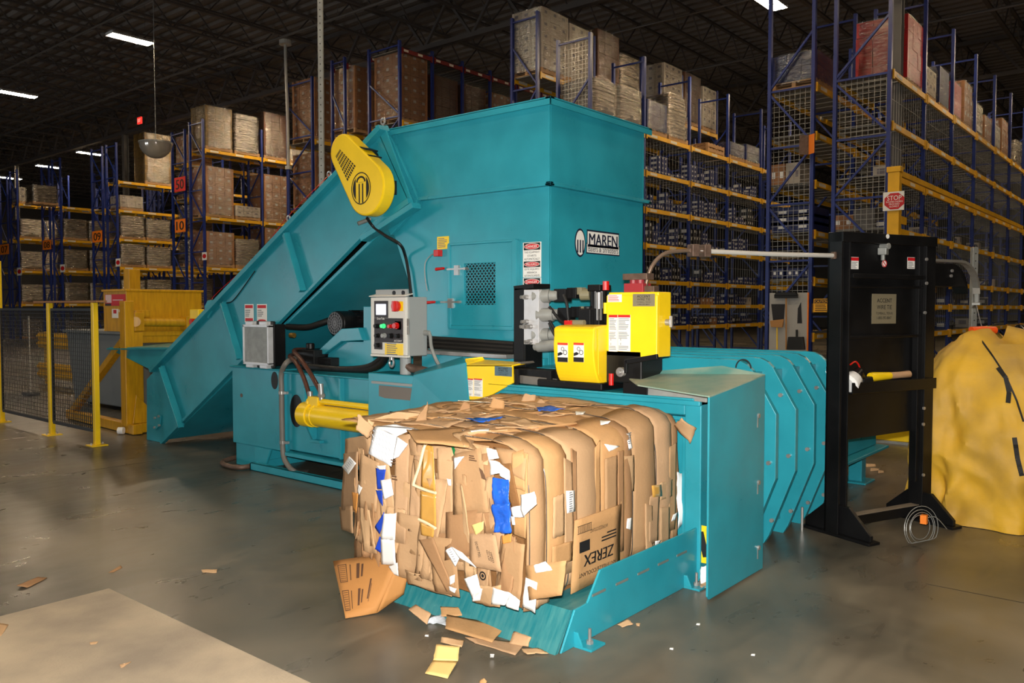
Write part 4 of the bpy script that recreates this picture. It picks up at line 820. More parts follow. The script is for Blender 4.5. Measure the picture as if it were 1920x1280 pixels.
put(sheet([V((4.40, 2.385, .63)), V((4.47, 2.37, .60)), V((4.46, 2.36, .33)), V((4.41, 2.37, .28))], 5, 8, .02, 6, 14, (1, 1, .6), .008), 'paper_scrap', PAPER, .001)
put(sheet([PY(1263, 797, 2.33), PY(1280, 783, 2.24), PY(1307, 801, 2.2), PY(1294, 832, 2.24)], 6, 6, .02, 5, 10, (1, 1, 1), .006), 'cardboard_sheet', CARD[0])
put(sheet([FR(1222, 910, .05), FR(1240, 908, .05), FR(1242, 930, .05), FR(1224, 932, .05)][:4], 3, 3, .001, 2), 'tape_patch', TAPE, .001)
# --- wires
WIRE = mat('bale_wire', (150, 150, 150), .25, .9)
for x in WX[:-1]:
    pts = [(x, y, Tz(x, y)+.012) for y in ((3.45, 3.2, 3.0, 2.8, 2.66) if x < 3.2 else (3.7, 3.6, 3.4, 3.2, 3.0, 2.8, 2.66))]+[(x, 2.52, Tz(x, 2.6)-.008), (x, 2.42, .86), (x, 2.392, .78), (x, 2.385, .6), (x, 2.385, .4), (x, 2.39, .25), (x, 2.43, .185)]
    m = MB().tube(pts, .003, 6, 6); put(m, 'bale_wire', WIRE, 0)
# --- top: torn layers
for k, (x0, x1) in enumerate(((3.01, 3.2), (3.19, 3.42), (3.40, 3.66), (3.64, 3.9), (3.88, 4.16), (4.14, 4.43))):
    g = []
    for j in range(15):
        y = 2.56+1.2*j/14; g.append([V((x0+(x1-x0)*i/6+.012*nz((0, y, k), 7.), y, Tz(x0+(x1-x0)*i/6, y)+.004*math.sin(math.pi*i/6)+.008*nz((x0+i*.05, y, k), 9.))) for i in range(7)])
    put(MB().grid(g), 'cardboard_sheet', CARD[(4, 0, 2, 4, 1, 0)[k]])
for k in range(34):
    x = R5.uniform(3.1, 4.25); y = R5.uniform(2.72, 3.62); a = R5.uniform(-.25, .25)+(math.pi/2 if R5.random() < .35 else 0); l = R5.uniform(.15, .38); w = R5.uniform(.08, .2); c, s_ = math.cos(a), math.sin(a)
    q = []
    for i, j in ((-1, -1), (1, -1), (1, 1), (-1, 1)):
        X_ = min(4.39, max(3.04, x+c*i*w/2-s_*j*l/2)); Y_ = min(3.72, max(2.5, y+s_*i*w/2+c*j*l/2)); q.append(V((X_, Y_, Tz(X_, Y_)+R5.uniform(.004, .02))))
    put(sheet(q, 7, 7, .012, k, 12, (1, 1, 1), .012), 'cardboard_sheet', CARD[R5.choice((0, 2, 4, 4, 1))])
for k, q in enumerate((((668, 805), (672, 775), (700, 800), (690, 822)), ((775, 795), (797, 762), (803, 752), (800, 790)), ((700, 785), (745, 772), (790, 775), (760, 795)), ((860, 772), (870, 752), (880, 758), (884, 775)), ((915, 765), (925, 744), (945, 752), (945, 766)), ((975, 756), (984, 738), (1003, 741), (1000, 756)), ((1004, 757), (1016, 748), (1023, 757), (1010, 764)), ((600+85, 800), (690, 785), (700, 790), (698, 815)))):
    c0 = FT((q[0][0]+q[3][0])/2, (q[0][1]+q[3][1])/2); n = (V((0, 0, 1.6))-c0); n.z = 0; n.normalize()
    put(sheet([PP(x, y, c0, n) for x, y in q], 6, 6, .02, k+40, 12, (1, 1, 1), .01), 'cardboard_sheet', CARD[k % 5])
for q in (((870, 783), (925, 790-7), (948, 782), (900, 792)), ((1005, 762), (1040, 762), (1060, 768), (1010, 771))): put(sheet([FT(x, y, .03) for x, y in q], 9, 4, .012, q[0][0], 30, (1, 1, 1), .01), 'plastic_film', BLUEPL, .001, label='blue plastic film caught on top')
for q in (((880, 806), (918, 802), (916, 807), (884, 810)), ((1079, 772), (1098, 770), (1094, 777), (1080, 778)), ((1125, 788), (1145, 789), (1140, 795), (1126, 795))): put(sheet([FT(x, y, .03) for x, y in q], 4, 3, .006, q[0][0], 20), 'paper_scrap', PAPER, .001)
# --- crushed end: random upright strips, then the pieces one can name
for k in range(30):
    y = 2.46+1.26*((k*.618) % 1); z0 = R5.uniform(.2, .45) if R5.random() < .6 else R5.uniform(.18, .24); z1 = min(.93, z0+R5.uniform(.3, .62)); w = R5.uniform(.06, .17)
    if y > 3.5: z0 = max(z0, .27+.3*(y-3.5))
    off = R5.uniform(.004, .04); tl = R5.uniform(-.06, .06); q = []
    for yy, zz in ((y+w/2+tl, z1), (y-w/2+tl, z1), (y-w/2-tl, z0), (y+w/2-tl, z0)):
        yy = min(3.77, max(2.42, yy)); q.append(V((Lx(yy, zz)-off-R5.uniform(0, .02), yy, zz)))
    put(sheet(q, 7, 10, .018, k+7, 16, (1, 1.5, .35), .008), 'cardboard_sheet', CARD[R5.choice((0, 0, 1, 2, 3, 5))])
def pl_(q, mt, nm='cardboard_sheet', off=.05, wr=.005, s=10, rag=.003, th=.003, label=None, n=6, seed=None):
    return put(sheet([FL(x, y, off) for x, y in q], n, n, wr, seed if seed is not None else q[0][0], s, (1, 1, 1), rag), nm, mt, th, label)
pl_(((648, 822), (690, 815), (700, 850), (645, 862)), CARD[0]); pl_(((645, 850), (672, 846), (668, 960), (640, 955)), CARD[5]); pl_(((636, 950), (660, 948), (662, 1000), (640, 992)), CARD[0])
pl_(((676, 850), (712, 868), (706, 960), (672, 950)), CARD[0], off=.055); pl_(((668, 950), (708, 960), (712, 1062), (664, 1050)), CARD[3], off=.05, wr=.012)
pl_(((742, 820), (770, 812), (760, 1020), (738, 1015)), CARD[5], wr=.012); pl_(((745, 960), (800, 970), (790, 1090), (742, 1078)), CARD[0], wr=.014)
pl_(((852, 850), (900, 840), (918, 960), (850, 965)), CARD[1], off=.055, wr=.012); pl_(((835, 960), (905, 955), (898, 1040), (835, 1050)), CARD[3], off=.05, wr=.01); pl_(((800, 1005), (850, 1010), (862, 1120), (815, 1108)), CARD[1], off=.06, wr=.006)
pl_(((785, 1012), (812, 1008), (850, 1105), (838, 1108)), CARD[3], off=.07, wr=.003)
pl_(((880, 1000), (930, 1003), (941, 1072), (880, 1060)), CARD[5], off=.055, wr=.004); pl_(((940, 1010), (985, 1020), (975, 1125), (930, 1120)), CARD[1], off=.045, wr=.012)
pl_(((985, 1060), (1062, 1050), (1055, 1115), (992, 1125)), CARD[4], off=.09, wr=.006); pl_(((820, 840), (850, 838), (848, 1000), (822, 1000)), CARD[0], off=.045, wr=.016)
pl_(((903, 850), (925, 848), (928, 1000), (908, 1000)), CARD[3], off=.035, wr=.012)
pl_(((960, 850), (982, 842), (985, 920), (958, 912)), CARD[4], off=.04); pl_(((938, 870), (958, 868), (975, 950), (960, 952)), CARDIN, off=.05)
pl_(((890, 1095), (940, 1098), (936, 1140), (885, 1128)), CARD[2], off=.06, wr=.01, rag=.012); pl_(((760, 1070), (850, 1090), (848, 1118), (765, 1095)), CARD[2], off=.05, wr=.012, rag=.014)
for q, c in ((((765, 812), (852, 824), (853, 866), (770, 852)), 0), (((845, 824), (917, 836), (915, 872), (848, 864)), 2), (((925, 838), (988, 848), (985, 902), (950, 884)), 1), (((955, 846), (990, 850), (986, 1010), (962, 1000)), 4)): pl_(q, CARD[c], off=.03, wr=.01)
for k, q in enumerate((((762, 806), (862, 800), (882, 838), (782, 828)), ((848, 812), (950, 806), (985, 852), (872, 838)), ((930, 800), (1010, 800), (1020, 842), (965, 846)), ((990, 800), (1080, 792), (1100, 812), (1020, 826)))): put(sheet([FT(x, y, .022) for x, y in q], 8, 6, .012, k+60, 9, (1, 1, 1), .012), 'cardboard_sheet', CARD[(4, 2, 0, 4)[k]])
o = pl_(((703, 799), (744, 818), (734, 874), (691, 850)), mat('patterned_paper', (232, 234, 238), .5), 'white_box_flap', .07, .002, label='white box flap with pale grey print'); pl_(((744, 818), (765, 832), (748, 856), (737, 860)), MATS['patterned_paper'], 'white_box_flap', .07, .002); pl_(((703, 799), (740, 795), (777, 804), (744, 818)), MATS['patterned_paper'], 'white_box_flap', .06, .006)
m = MB()
for i in range(6):
    for j in range(5): c = FL(700+i*6.2+j*-.5, 810+j*11+i*2.8-4, .0745); m.bar(c+V((0, .006, .008)), c+V((0, -.006, -.008)), .004, .001, (1, 0, 0))
m.build('print', mat('pale_grey_print', (196, 200, 208), .6), o)
o = pl_(((655, 855), (668, 868), (653, 889), (641, 875)), PAPER, 'paper_label', .065, .001, th=.001); m = MB()
for k in range(6): c = FL(649+k*2.2, 880-k*3.1, .067); m.bar(c+V((0, .016, .012)), c+V((0, -.006, -.004)), .004, .001, (1, 0, 0))
m.build('print', GREYINK, o)
for q in (((705, 877), (723, 880), (717, 917), (707, 917)), ((704, 919), (717, 919), (717, 949), (710, 938)), ((720, 960), (722, 975), (712, 1001), (703, 988)), ((712, 1005), (715, 1010), (714, 1036), (703, 1029))): pl_(q, mat('blue_card', (30, 70, 190), .4), 'blue_card', .06, .003, th=.002)
pl_(((720, 963), (743, 962), (740, 1012), (714, 1010)), PAPER, 'paper_scrap', .068, .004, th=.002); pl_(((714, 1009), (740, 1012), (742, 1058), (715, 1058)), PAPER, 'paper_scrap', .066, .003, th=.002); pl_(((728, 1062), (745, 1055), (747, 1080), (738, 1076)), PAPER, 'paper_scrap', .06, .004)
pl_(((713, 900), (733, 897), (738, 928), (720, 936)), MATS['patterned_paper'], 'paper_scrap', .068, .003); pl_(((705, 873), (723, 872), (722, 880), (712, 880)), PAPER, 'paper_scrap', .065, .002); pl_(((672, 908), (679, 914), (673, 928), (671, 920)), PAPER, 'paper_scrap', .062, .002)
for q in (((793, 828), (812, 838), (817, 922), (789, 917)), ((788, 920), (817, 925), (818, 989), (787, 974)), ((787, 978), (815, 991), (812, 1008), (789, 1002))): pl_(q, TAPE, 'tape_strip', .058, .003, th=.001)
put(MB().tube([FL(x, y, .068) for x, y in ((816, 821), (806, 825), (796, 837), (787, 872), (776, 905), (778, 910), (800, 919), (817, 924))], .0075, 6), 'foam_strip', mat('foam_cream', (226, 208, 170), .7), 0); put(MB().tube([FL(x, y, .064) for x, y in ((785, 973), (800, 980), (817, 990))], .007, 6), 'foam_strip', MATS['foam_cream'], 0)
pl_(((841.5, 825), (847, 824), (853, 843), (851.5, 854)), mat('green_card', (16, 110, 60), .4), 'green_card', .06, .001)
pl_(((851, 858), (870, 855), (862, 866), (853, 880)), PAPER, 'paper_scrap', .062, .003); pl_(((838, 897), (845, 898), (846, 910), (841, 910)), PAPER, 'paper_scrap', .055, .002)
pl_(((911, 838), (930, 843), (935, 858), (916, 862)), PAPER, 'paper_scrap', .06, .008); pl_(((916, 862), (936, 866), (948, 885), (922, 890)), PAPER, 'paper_scrap', .06, .012, 20); pl_(((936, 866), (955, 882), (954, 903), (938, 892)), PAPER, 'paper_scrap', .062, .01, 18)
pl_(((925, 894), (953, 900), (957, 950), (924, 950)), BLUEPL, 'plastic_bag', .065, .016, 16, .004, .001, 'crumpled blue plastic bag', 10); pl_(((923, 944), (957, 942), (957, 1000), (926, 997)), BLUEPL, 'plastic_bag', .068, .02, 16, .006, .001, 'crumpled blue plastic bag', 10)
pl_(((974, 928), (1002, 922), (1006, 945), (980, 970)), PAPER, 'paper_scrap', .085, .014, 18); pl_(((958, 951), (980, 946), (982, 970), (962, 968)), PAPER, 'paper_scrap', .07, .012, 18); pl_(((958, 968), (964, 968), (966, 984), (961, 984)), PAPER, 'paper_scrap', .07, .004)
pl_(((871, 1084), (894, 1076), (902, 1108), (886, 1124)), PAPER, 'paper_scrap', .075, .008); pl_(((888, 1102), (904, 1104), (900, 1125), (886, 1127)), PAPER, 'paper_scrap', .07, .006)
pl_(((925, 1101), (957, 1112), (946, 1135), (921, 1132)), PAPER, 'paper_scrap', .075, .008); pl_(((957, 1112), (974, 1127), (972, 1144), (948, 1136)), PAPER, 'paper_scrap', .078, .008); pl_(((985, 1083), (1007, 1092), (1003, 1149), (979, 1136)), PAPER, 'paper_scrap', .09, .008); pl_(((1000, 1060), (1022, 1052), (1036, 1068), (1004, 1074)), PAPER, 'paper_scrap', .10, .006)
o = pl_(((835, 1032), (846, 1024), (861, 1047), (853, 1062)), PAPER, 'paper_label', .075, .001, th=.001); m = MB()
for k in range(6): c = FL(843+k*2, 1031+k*4.2, .078); m.bar(c+V((0, .008, -.002)), c+V((0, -.008, .004)), .003, .001, (1, 0, 0))
m.build('print', GREYINK, o)
pl_(((846, 1024), (868, 1036), (892, 1064), (862, 1046)), PAPER, 'paper_scrap', .075, .006); pl_(((843, 1080), (853, 1077), (852, 1092), (844, 1096)), PAPER, 'paper_label', .07, .002); pl_(((842, 1099), (856, 1104), (852, 1112), (843, 1106)), PAPER, 'paper_scrap', .07, .004)
pl_(((884, 984), (908, 976), (906, 992), (892, 1004)), mat('yellow_card', (222, 190, 120), .6), 'cardboard_sheet', .06, .003); pl_(((940, 1004), (960, 1000), (958, 1016), (942, 1020)), mat('orange_card', (206, 140, 66), .6), 'cardboard_sheet', .05, .003); pl_(((660, 922), (672, 925), (668, 962), (662, 955)), MATS['orange_card'], 'cardboard_sheet', .055, .003)
m = MB(); SL = (V((0, -.35, -.94)), V((0, -.94, .35)), V((-1, 0, 0)))
text_into(m, 'DO NOT PULL', FL(896, 1030, .067), SL, .075, .016, 0, .02)
for k in range(3): text_into(m, ('PULL FLAP', 'NOT BOX', 'HANDLE')[k], FL(915+k*4, 1041+k*2, .067), SL, .05, .009, 0, .01)
c = FL(905, 1079, .07); m.ring([c+V((0, math.cos(t)*.021, math.sin(t)*.021)) for t in [2*math.pi*k/18 for k in range(18)]], [c+V((0, math.cos(t)*.015, math.sin(t)*.015)) for t in [2*math.pi*k/18 for k in range(18)]], (-.001, 0, 0)); disc(m, c, FX, .008, t=.001)
put(m, 'printed_mark', INK, 0)
m = MB()
for q in (((896, 876), (903, 884), (900, 906), (893, 898)), ): m.prism([FL(x, y, .075) for x, y in ((898, 876), (905, 882), (912, 900), (903, 896))], (-.001, 0, 0))
for x, y, n in ((742, 865, 2), (744, 895, 2), (890, 858, 3)): c = FL(x, y, .06); lines_into(m, c, FX, .05, .03, n, x, .012)
put(m, 'printed_mark', mat('faded_print', (92, 66, 46), .7), 0)
# ================================================================ LOOSE SCRAPS on the floor
def scrap(q, mt, label, name='cardboard_scrap', cat='cardboard piece', th=.004, wr=.003, rag=.004, group=None, n=6):
    m = sheet(q, n, n, wr, q[0][0]*7, 14, (1, 1, 1), rag); o = m.build(name, mt, None, smooth=True, solid=th); return tag(o, label, cat, group)
# printed carton panel leaning on the bale
a, b, c, d = V((2.95, 3.77, .16)), V((3.02, 3.27, .30)), PZ(706, 1149, .005), PZ(648, 1159, .005)
t = thing('printed_carton_panel', 'flattened brown carton panel with dark printing leaning against the bale', 'carton', (2.8, 3.4, 0))
pn = sheet([a, b, c, d], 8, 8, .003, 2, 8); pn.build('carton_panel', mat('kraft_deep', (176, 124, 70), .7, var=.05, scale=4, bump=.1, bscale=60, spec=.25), t, smooth=True, solid=.005)
e = PP(757, 1113, V((3.03, 3.2, .1)), (-1, -.3, .4)); m = sheet([b, b.lerp(e, .7)+V((.01, -.02, .02)), e, c], 5, 5, .003, 5, 8); fp = m.build('carton_flap', MATS['kraft_deep'], t, smooth=True, solid=.005)
nr = (b-a).cross(d-a).normalized(); nr = nr if nr.x < 0 or nr.z > 0 else -nr
uu = (b-a).normalized(); vv = (d-a).normalized(); ww = (b-a).length; hh = (d-a).length
fr = (vv, -uu if False else uu, nr)
def cp(u, v): return a.lerp(b, u).lerp(d.lerp(c, u), v)+nr*.007
m = MB()
for (u0, u1, v0, v1) in ((.06, .2, .1, .42), (.06, .2, .56, .9)):
    q = [cp(u0, v0), cp(u1, v0), cp(u1, v1), cp(u0, v1)]; i_ = [cp(u0+.012, v0+.012), cp(u1-.012, v0+.012), cp(u1-.012, v1-.012), cp(u0+.012, v1-.012)]; m.ring(q, i_, nr*.0006)
    for k in range(1, 9): v = v0+(v1-v0)*k/9; m.hexa([cp(u0+.02, v), cp(u1-.02, v), cp(u1-.02, v+.008), cp(u0+.02, v+.008)], [p+nr*.0006 for p in (cp(u0+.02, v), cp(u1-.02, v), cp(u1-.02, v+.008), cp(u0+.02, v+.008))])
for (u, v0, v1, w) in ((.25, .12, .4, .016), (.36, .12, .38, .05), (.44, .14, .36, .03), (.25, .58, .88, .016), (.40, .56, .84, .05), (.48, .58, .8, .03), (.62, .42, .75, .03), (.66, .5, .8, .01)):
    q = [cp(u, v0), cp(u+w, v0), cp(u+w, v1), cp(u, v1)]; m.hexa(q, [p+nr*.0006 for p in q])
m.build('print', mat('brown_print', (84, 54, 34), .7), t)
# pile in front of the ramp
scrap([PZ(870, 1200, .03), PZ(828, 1194, .04), PZ(826, 1205, .02), PZ(866, 1212, .03)], CARD[2], 'curled tan cardboard strip behind the folded tan piece', group=None)
o = scrap([PZ(818, 1208, .05), PZ(862, 1212, .05), PZ(858, 1240, .012), PZ(812, 1238, .012)], MATS['yellow_card'], 'folded tan cardboard piece lying nearest the camera, in front of the ramp'); 
m = sheet([PZ(812, 1238, .012), PZ(858, 1240, .012), PZ(839, 1271, .004), PZ(797, 1262, .004)], 5, 5, .003, 3, 8); m.v = [p-V(o.location) for p in m.v]; ORG[o.name] = V((0, 0, 0)); k_ = m.build('folded_flap', MATS['yellow_card'], o, smooth=True, solid=.004)
scrap([PZ(780, 1133, .08), PZ(808, 1150, .06), PZ(800, 1170, .02), PZ(766, 1142, .07)], CARD[0], 'small folded brown flap standing at the foot of the ramp')
scrap([PZ(826, 1137, .06), PZ(905, 1140, .06), PZ(900, 1152, .035), PZ(828, 1156, .03)], CARD[4], 'rolled brown cardboard strip lying across the ramp')
scrap([PZ(838, 1152, .04), PZ(950, 1172, .03), PZ(922, 1204, .012), PZ(835, 1178, .02)], CARD[4], 'large flat brown cardboard sheet on the floor before the ramp')
scrap([PZ(870, 1193, .008), PZ(985, 1205, .008), PZ(965, 1227, .005), PZ(893, 1206, .005)], CARD[5], 'torn brown cardboard strip under the large flat sheet', rag=.012)
scrap([PZ(963, 1183, .05), PZ(996, 1194, .05), PZ(990, 1212, .01), PZ(955, 1206, .01)], CARD[0], 'small brown flap with a dark stripe propped on the ramp foot')
scrap([PZ(980, 1215, .01), PZ(1010, 1216, .012), PZ(1030, 1224, .006), PZ(985, 1226, .006)], CARD[2], 'pale curled cardboard shred at the ramp corner', rag=.012)
scrap([PZ(804, 1158, .03), PZ(832, 1150, .03), PZ(838, 1172, .006), PZ(802, 1168, .006)], mat('clear_film', (190, 196, 202), .2, spec=.8, bump=.4, bscale=30), 'crumpled clear film beside the folded flap', 'plastic_film', 'plastic film', .001, .02, .012)
scrap([PZ(1158, 1171, .006), PZ(1177, 1160, .03), PZ(1188, 1169, .02), PZ(1166, 1175, .004)], CARD[0], 'small brown cardboard scrap on the floor beside the tray')
scrap([PZ(1192, 1168, .01), PZ(1200, 1168, .01), PZ(1199, 1173, .003), PZ(1193, 1173, .003)], CARD[0], 'tiny brown crumb beside the small scrap by the tray')
scrap([PZ(31, 1098, .012), PZ(70, 1082, .012), PZ(88, 1083, .004), PZ(52, 1101, .004)], CARD[3], 'flat brown scrap on the open floor beyond the pale slab')
scrap([PZ(203, 1073, .006), PZ(226, 1060, .02), PZ(229, 1064, .01), PZ(213, 1072, .003)], CARD[3], 'curled brown scrap just beyond the corner of the pale slab')
scrap([PZ(378, 1068, .012), PZ(407, 1067, .012), PZ(406, 1073, .003), PZ(380, 1073, .003)], CARD[2], 'short pale brown scrap alone on the floor between slab and bale')
scrap([PZ(-8, 1168, .01), PZ(16, 1171, .01), PZ(2, 1192, .003), PZ(-10, 1192, .003)], CARD[2], 'brown scrap on the pale slab, cut by the photo edge')
scrap([PZ(168, 1204, .008), PZ(184, 1203, .008), PZ(180, 1207, .003), PZ(170, 1208, .003)], CARD[2], 'tiny brown scrap in the middle of the pale slab')
scrap([PZ(224, 1246, .008), PZ(232, 1244, .02), PZ(246, 1240, .012), PZ(227, 1252, .003)], CARD[0], 'small curled scrap on the pale slab nearest the camera')
scrap([PZ(898, 1278, .01), PZ(908, 1270, .03), PZ(914, 1277, .02), PZ(906, 1290, .003)], CARD[4], 'orange-brown scrap cut by the bottom of the photo')
scrap([PZ(919, 1227, .03), PZ(927, 1227, .025), PZ(926, 1233, .004), PZ(919, 1233, .004)], PAPER, 'tiny white paper ball on the floor before the ramp', 'paper_scrap', 'paper scrap', .002, .004)
for k, (x, y) in enumerate(((1309, 1170), (1259, 1216), (1412, 1227), (800, 1191))):
    scrap([PZ(x-3, y-2, .006), PZ(x+4, y-2, .006), PZ(x+3, y+2, .002), PZ(x-4, y+1, .002)], PAPER, 'white paper crumb on the bare floor round the tray', 'paper_scrap', 'paper scrap', .001, .002, .001, 'paper crumbs on the floor', 3)
for k, q in enumerate((((1312, 1062), (1325, 1058), (1326, 1080), (1313, 1084)), ((1311, 1085), (1326, 1080), (1326, 1098), (1313, 1098)))): scrap([PX(*q[0], 4.36), PX(*q[1], 4.36), PZ(q[2][0], 1096, .004), PZ(q[3][0], 1099, .004)] if k == 0 else [PZ(*p, .02) for p in q], PAPER if k == 0 else CARD[0], ['crumpled white paper stuffed behind the tray end and side guard', 'brown scrap on the floor behind the tray end'][k], 'paper_scrap' if k == 0 else 'cardboard_scrap', 'paper scrap' if k == 0 else 'cardboard piece', .002, .02, .008)
for k, (x, y, w) in enumerate(((1640, 880, 8), (1633, 872, 9), (1652, 884, 5))): scrap([PZ(x-w, y-3, .03), PZ(x+w, y-2, .02), PZ(x+w, y+2, .004), PZ(x-w, y+3, .004)], CARD[2], ['brown scrap on the floor seen under the black stand, beside the teal leg', 'grey-brown scrap against the teal ejector leg', 'small pale scrap farthest from the teal ejector leg'][k])
scrap([PZ(552, 888, .03), PZ(566, 887, .03), PZ(600, 898, .015), PZ(566, 896, .015)], PAPER, 'white shreds of paper on the floor behind the teal skid', 'paper_scrap', 'paper scrap', .002, .02, .012)
# ================================================================ BLACK WIRE STAND
SL_ = V((5.945, 1.955, 0)); SR_ = V((6.755, 1.625, 0)); su = (SR_-SL_).normalized(); sn = V((su.y, -su.x, 0)); sn = sn if sn.dot(EYE-SL_) > 0 else -sn
def S(u, d, z): return SL_+su*u+sn*d+V((0, 0, z))         # along the stand, out towards the viewer, up
def SP(px, py, d=0.): return PP(px, py, SL_+sn*d, sn)
def su_of(px, py, d=0.): p = SP(px, py, d)-SL_; return p.dot(su), p.z
st = thing('wire_guide_stand', 'tall black steel wire guide stand beside the ribbed chamber', 'stand', SL_+su*.45)
def TP(m, name, mt=BLK, bevel=.003, smooth=False, p=None, label=None):
    o = m.build(name, mt, p or st, bevel=bevel, smooth=smooth)
    if label: o['label'] = label
    return o
def sbox(m, u0, u1, d0, d1, z0, z1): return m.hexa([S(u0, d0, z0), S(u1, d0, z0), S(u1, d1, z0), S(u0, d1, z0)], [S(u0, d0, z1), S(u1, d0, z1), S(u1, d1, z1), S(u0, d1, z1)])
W = (SR_-SL_).length; ZT = su_of(1585, 436)[1]
m = MB(); sbox(m, -.06, .035, -.06, -.04, .02, ZT); sbox(m, -.06, -.045, -.06, .06, .02, ZT); sbox(m, .02, .035, -.06, .06, .02, ZT); sbox(m, -.012, .0, -.04, .03, .02, ZT-.05); TP(m, 'upright')
m = MB(); uR = su_of(1720, 700)[0]; uE = su_of(1737, 700)[0]; sbox(m, uR, uE, -.06, .06, .02, ZT+.0); sbox(m, uR-.04, uR, -.02, .03, .3, ZT); TP(m, 'upright')
m = MB(); sbox(m, -.06, uE, -.05, .07, ZT-.07, ZT+.0); TP(m, 'top_channel')
z = lambda py: su_of(1660, py)[1]
m = MB(); sbox(m, .05, uR, -.01, .01, z(536), ZT-.06); TP(m, 'back_panel')
m = MB(); sbox(m, .06, uR-.03, .01, .06, z(523), z(515)); TP(m, 'panel_lip', BLK); 
m = MB(); sbox(m, .05, uR, -.02, .0, z(632), z(537)); TP(m, 'back_panel'); m = MB(); sbox(m, .05, uR, -.02, .035, z(540), z(535)); TP(m, 'panel_lip')
m = MB(); sbox(m, .05, uR, -.05, -.03, z(730), z(632)); TP(m, 'back_panel'); m = MB(); sbox(m, .05, uR, -.04, .03, z(633), z(628)); TP(m, 'panel_lip')
m = MB(); sbox(m, .04, uE, .075, .085, z(731), z(711)); sbox(m, .04, uR, -.03, .08, z(732), z(729)); TP(m, 'tray')
m = MB(); q0 = z(728); q1 = z(818); m.hexa([S(.05, -.03, q1), S(.05, -.03, q0), S(uR, -.03, q0), S(uR, -.03, q1+.02)], [S(.05, -.015, q1), S(.05, -.015, q0), S(uR, -.015, q0), S(uR, -.015, q1+.02)]); TP(m, 'lower_panel')
m = MB(); sbox(m, .05, uR, -.03, .03, .05, .12); TP(m, 'cross_bar', BLK); m = MB(); sbox(m, .04, uR, -.035, .035, .121, .125); TP(m, 'dusty_top', mat('dusty_steel', (120, 108, 92), .8), 0)
for u in (-.01, W):
    m = MB(); g = [S(u-.015, -.26, .02), S(u-.015, .30, .02), S(u-.015, .30, .06), S(u-.015, .12, .22), S(u-.015, -.08, .22), S(u-.015, -.26, .07)]
    m.prism(g, su*.03); sbox(m, u-.05, u+.06, -.27, .32, 0, .02); ft = TP(m, 'foot')
    m = MB(); c = S(u+.03, .26, .02); m.cyl(c, c+V((0, 0, .05)), .008, n=8); m.cyl(c, c+V((0, 0, .015)), .017, n=6); TP(m, 'anchor_bolt', STEEL, 0, p=ft)
m = MB(); c = S(-.1, -.22, .0); m.cyl(c, c+V((0, 0, .16)), .01, n=8); TP(m, 'threaded_rod', STEEL, 0)
SF = (su, V((0, 0, 1)), sn)
a = SP(1635, 559, .001); b = SP(1679, 598, .001); c = (a+b)/2; m = MB(); rect(m, c, SF, .26, .215, .003); o = TP(m, 'name_plate', NAMEP, 0, label='beige maker name plate'); m = MB()
text_into(m, 'ACCENT', c+V((0, 0, .06)), SF, .16, None, .0045, .012); text_into(m, 'WIRE TIE', c+V((0, 0, .012)), SF, .16, .03, .0045); text_into(m, 'TOMBALL, TEXAS', c-V((0, 0, .034)), SF, .18, .02, .0045); text_into(m, '1-800-393-8847', c-V((0, 0, .066)), SF, .155, .02, .0045); m.build('lettering', INK, o)
for x in (1602, 1708):
    c = SP(x, 493, .012); m = MB(); rect(m, c, SF, .082, .085, .002); o = TP(m, 'warning_label', WHITE, 0); m = MB(); rect(m, c+V((0, 0, .028)), SF, .08, .024, .0008, .0022); m.build('red_band', REDP, o); m = MB(); lines_into(m, c-V((0, 0, .014)), SF, .07, .05, 5, x, .0024); m.build('print', GREYINK, o)
c = SP(1658, 494, .012); m = MB(); disc(m, c, SF, .026, t=.002); o = TP(m, 'prohibition_label', WHITE, 0); m = MB()
o_ = [c+su*math.cos(t)*.026+V((0, 0, math.sin(t)*.026))+sn*.0022 for t in [2*math.pi*k/20 for k in range(20)]]; m.ring(o_, [p+(c+sn*.0022-p)*.25 for p in o_], sn*.0006); m.bar(c+sn*.003+su*-.016+V((0, 0, .016)), c+sn*.003+su*.016-V((0, 0, .016)), .006, .001, sn); m.build('red_ring', REDP, o)
m = MB(); c = SP(1656, 462, .03); m.cyl(c-sn*.02, c+sn*.05, .022, n=12); m.box(c+V((-.03, -.03, -.06)), c+V((.03, .03, -.01))); m.cyl(c+V((0, 0, .06)), c+V((0, 0, -.1)), .014, n=10); TP(m, 'air_fitting', GALV, .004)
for x, y in ((1736, 486), (1736, 531), (1731, 765), (1730, 795), (1730, 890), (1733, 586)): m = MB(); c = SP(x, y, .06); m.cyl(c, c+sn*.012, .012, n=8); TP(m, 'bolt', STEEL, 0)
m = MB(); c = SP(1664, 443, .075); disc(m, c, SF, .016, t=.004); TP(m, 'sticker', WHITE, 0)
# arm reaching back to the right, with a bent guide channel on it
m = MB(); ar0 = S(uE, -.1, z(533)); L = .62; zt_ = z(486); zb_ = z(533)
q = [S(uE, -.1, zb_), S(uE, -.1, zt_), S(uE+.42, -.1, zt_)]+[S(uE+.42+.22*math.sin(t), -.1, zt_-.24+.24*math.cos(t)) for t in [math.pi/2*k/8 for k in range(1, 9)]]+[S(uE+.60, -.1, zb_)]
m.prism(q, -sn*.12); arm = TP(m, 'arm'); m = MB(); pth = [S(uE, -.04, zt_+.01), S(uE+.42, -.04, zt_+.01)]+[S(uE+.42+.235*math.sin(t), -.04, zt_-.24+.25*math.cos(t)) for t in [math.pi/2*k/8 for k in range(1, 9)]]
for a, b in zip(pth[:-1], pth[1:]): m.bar(a, b, .05, .02)
TP(m, 'bent_channel', mat('channel_grey', (126, 122, 114), .45, .3), 0, p=arm)
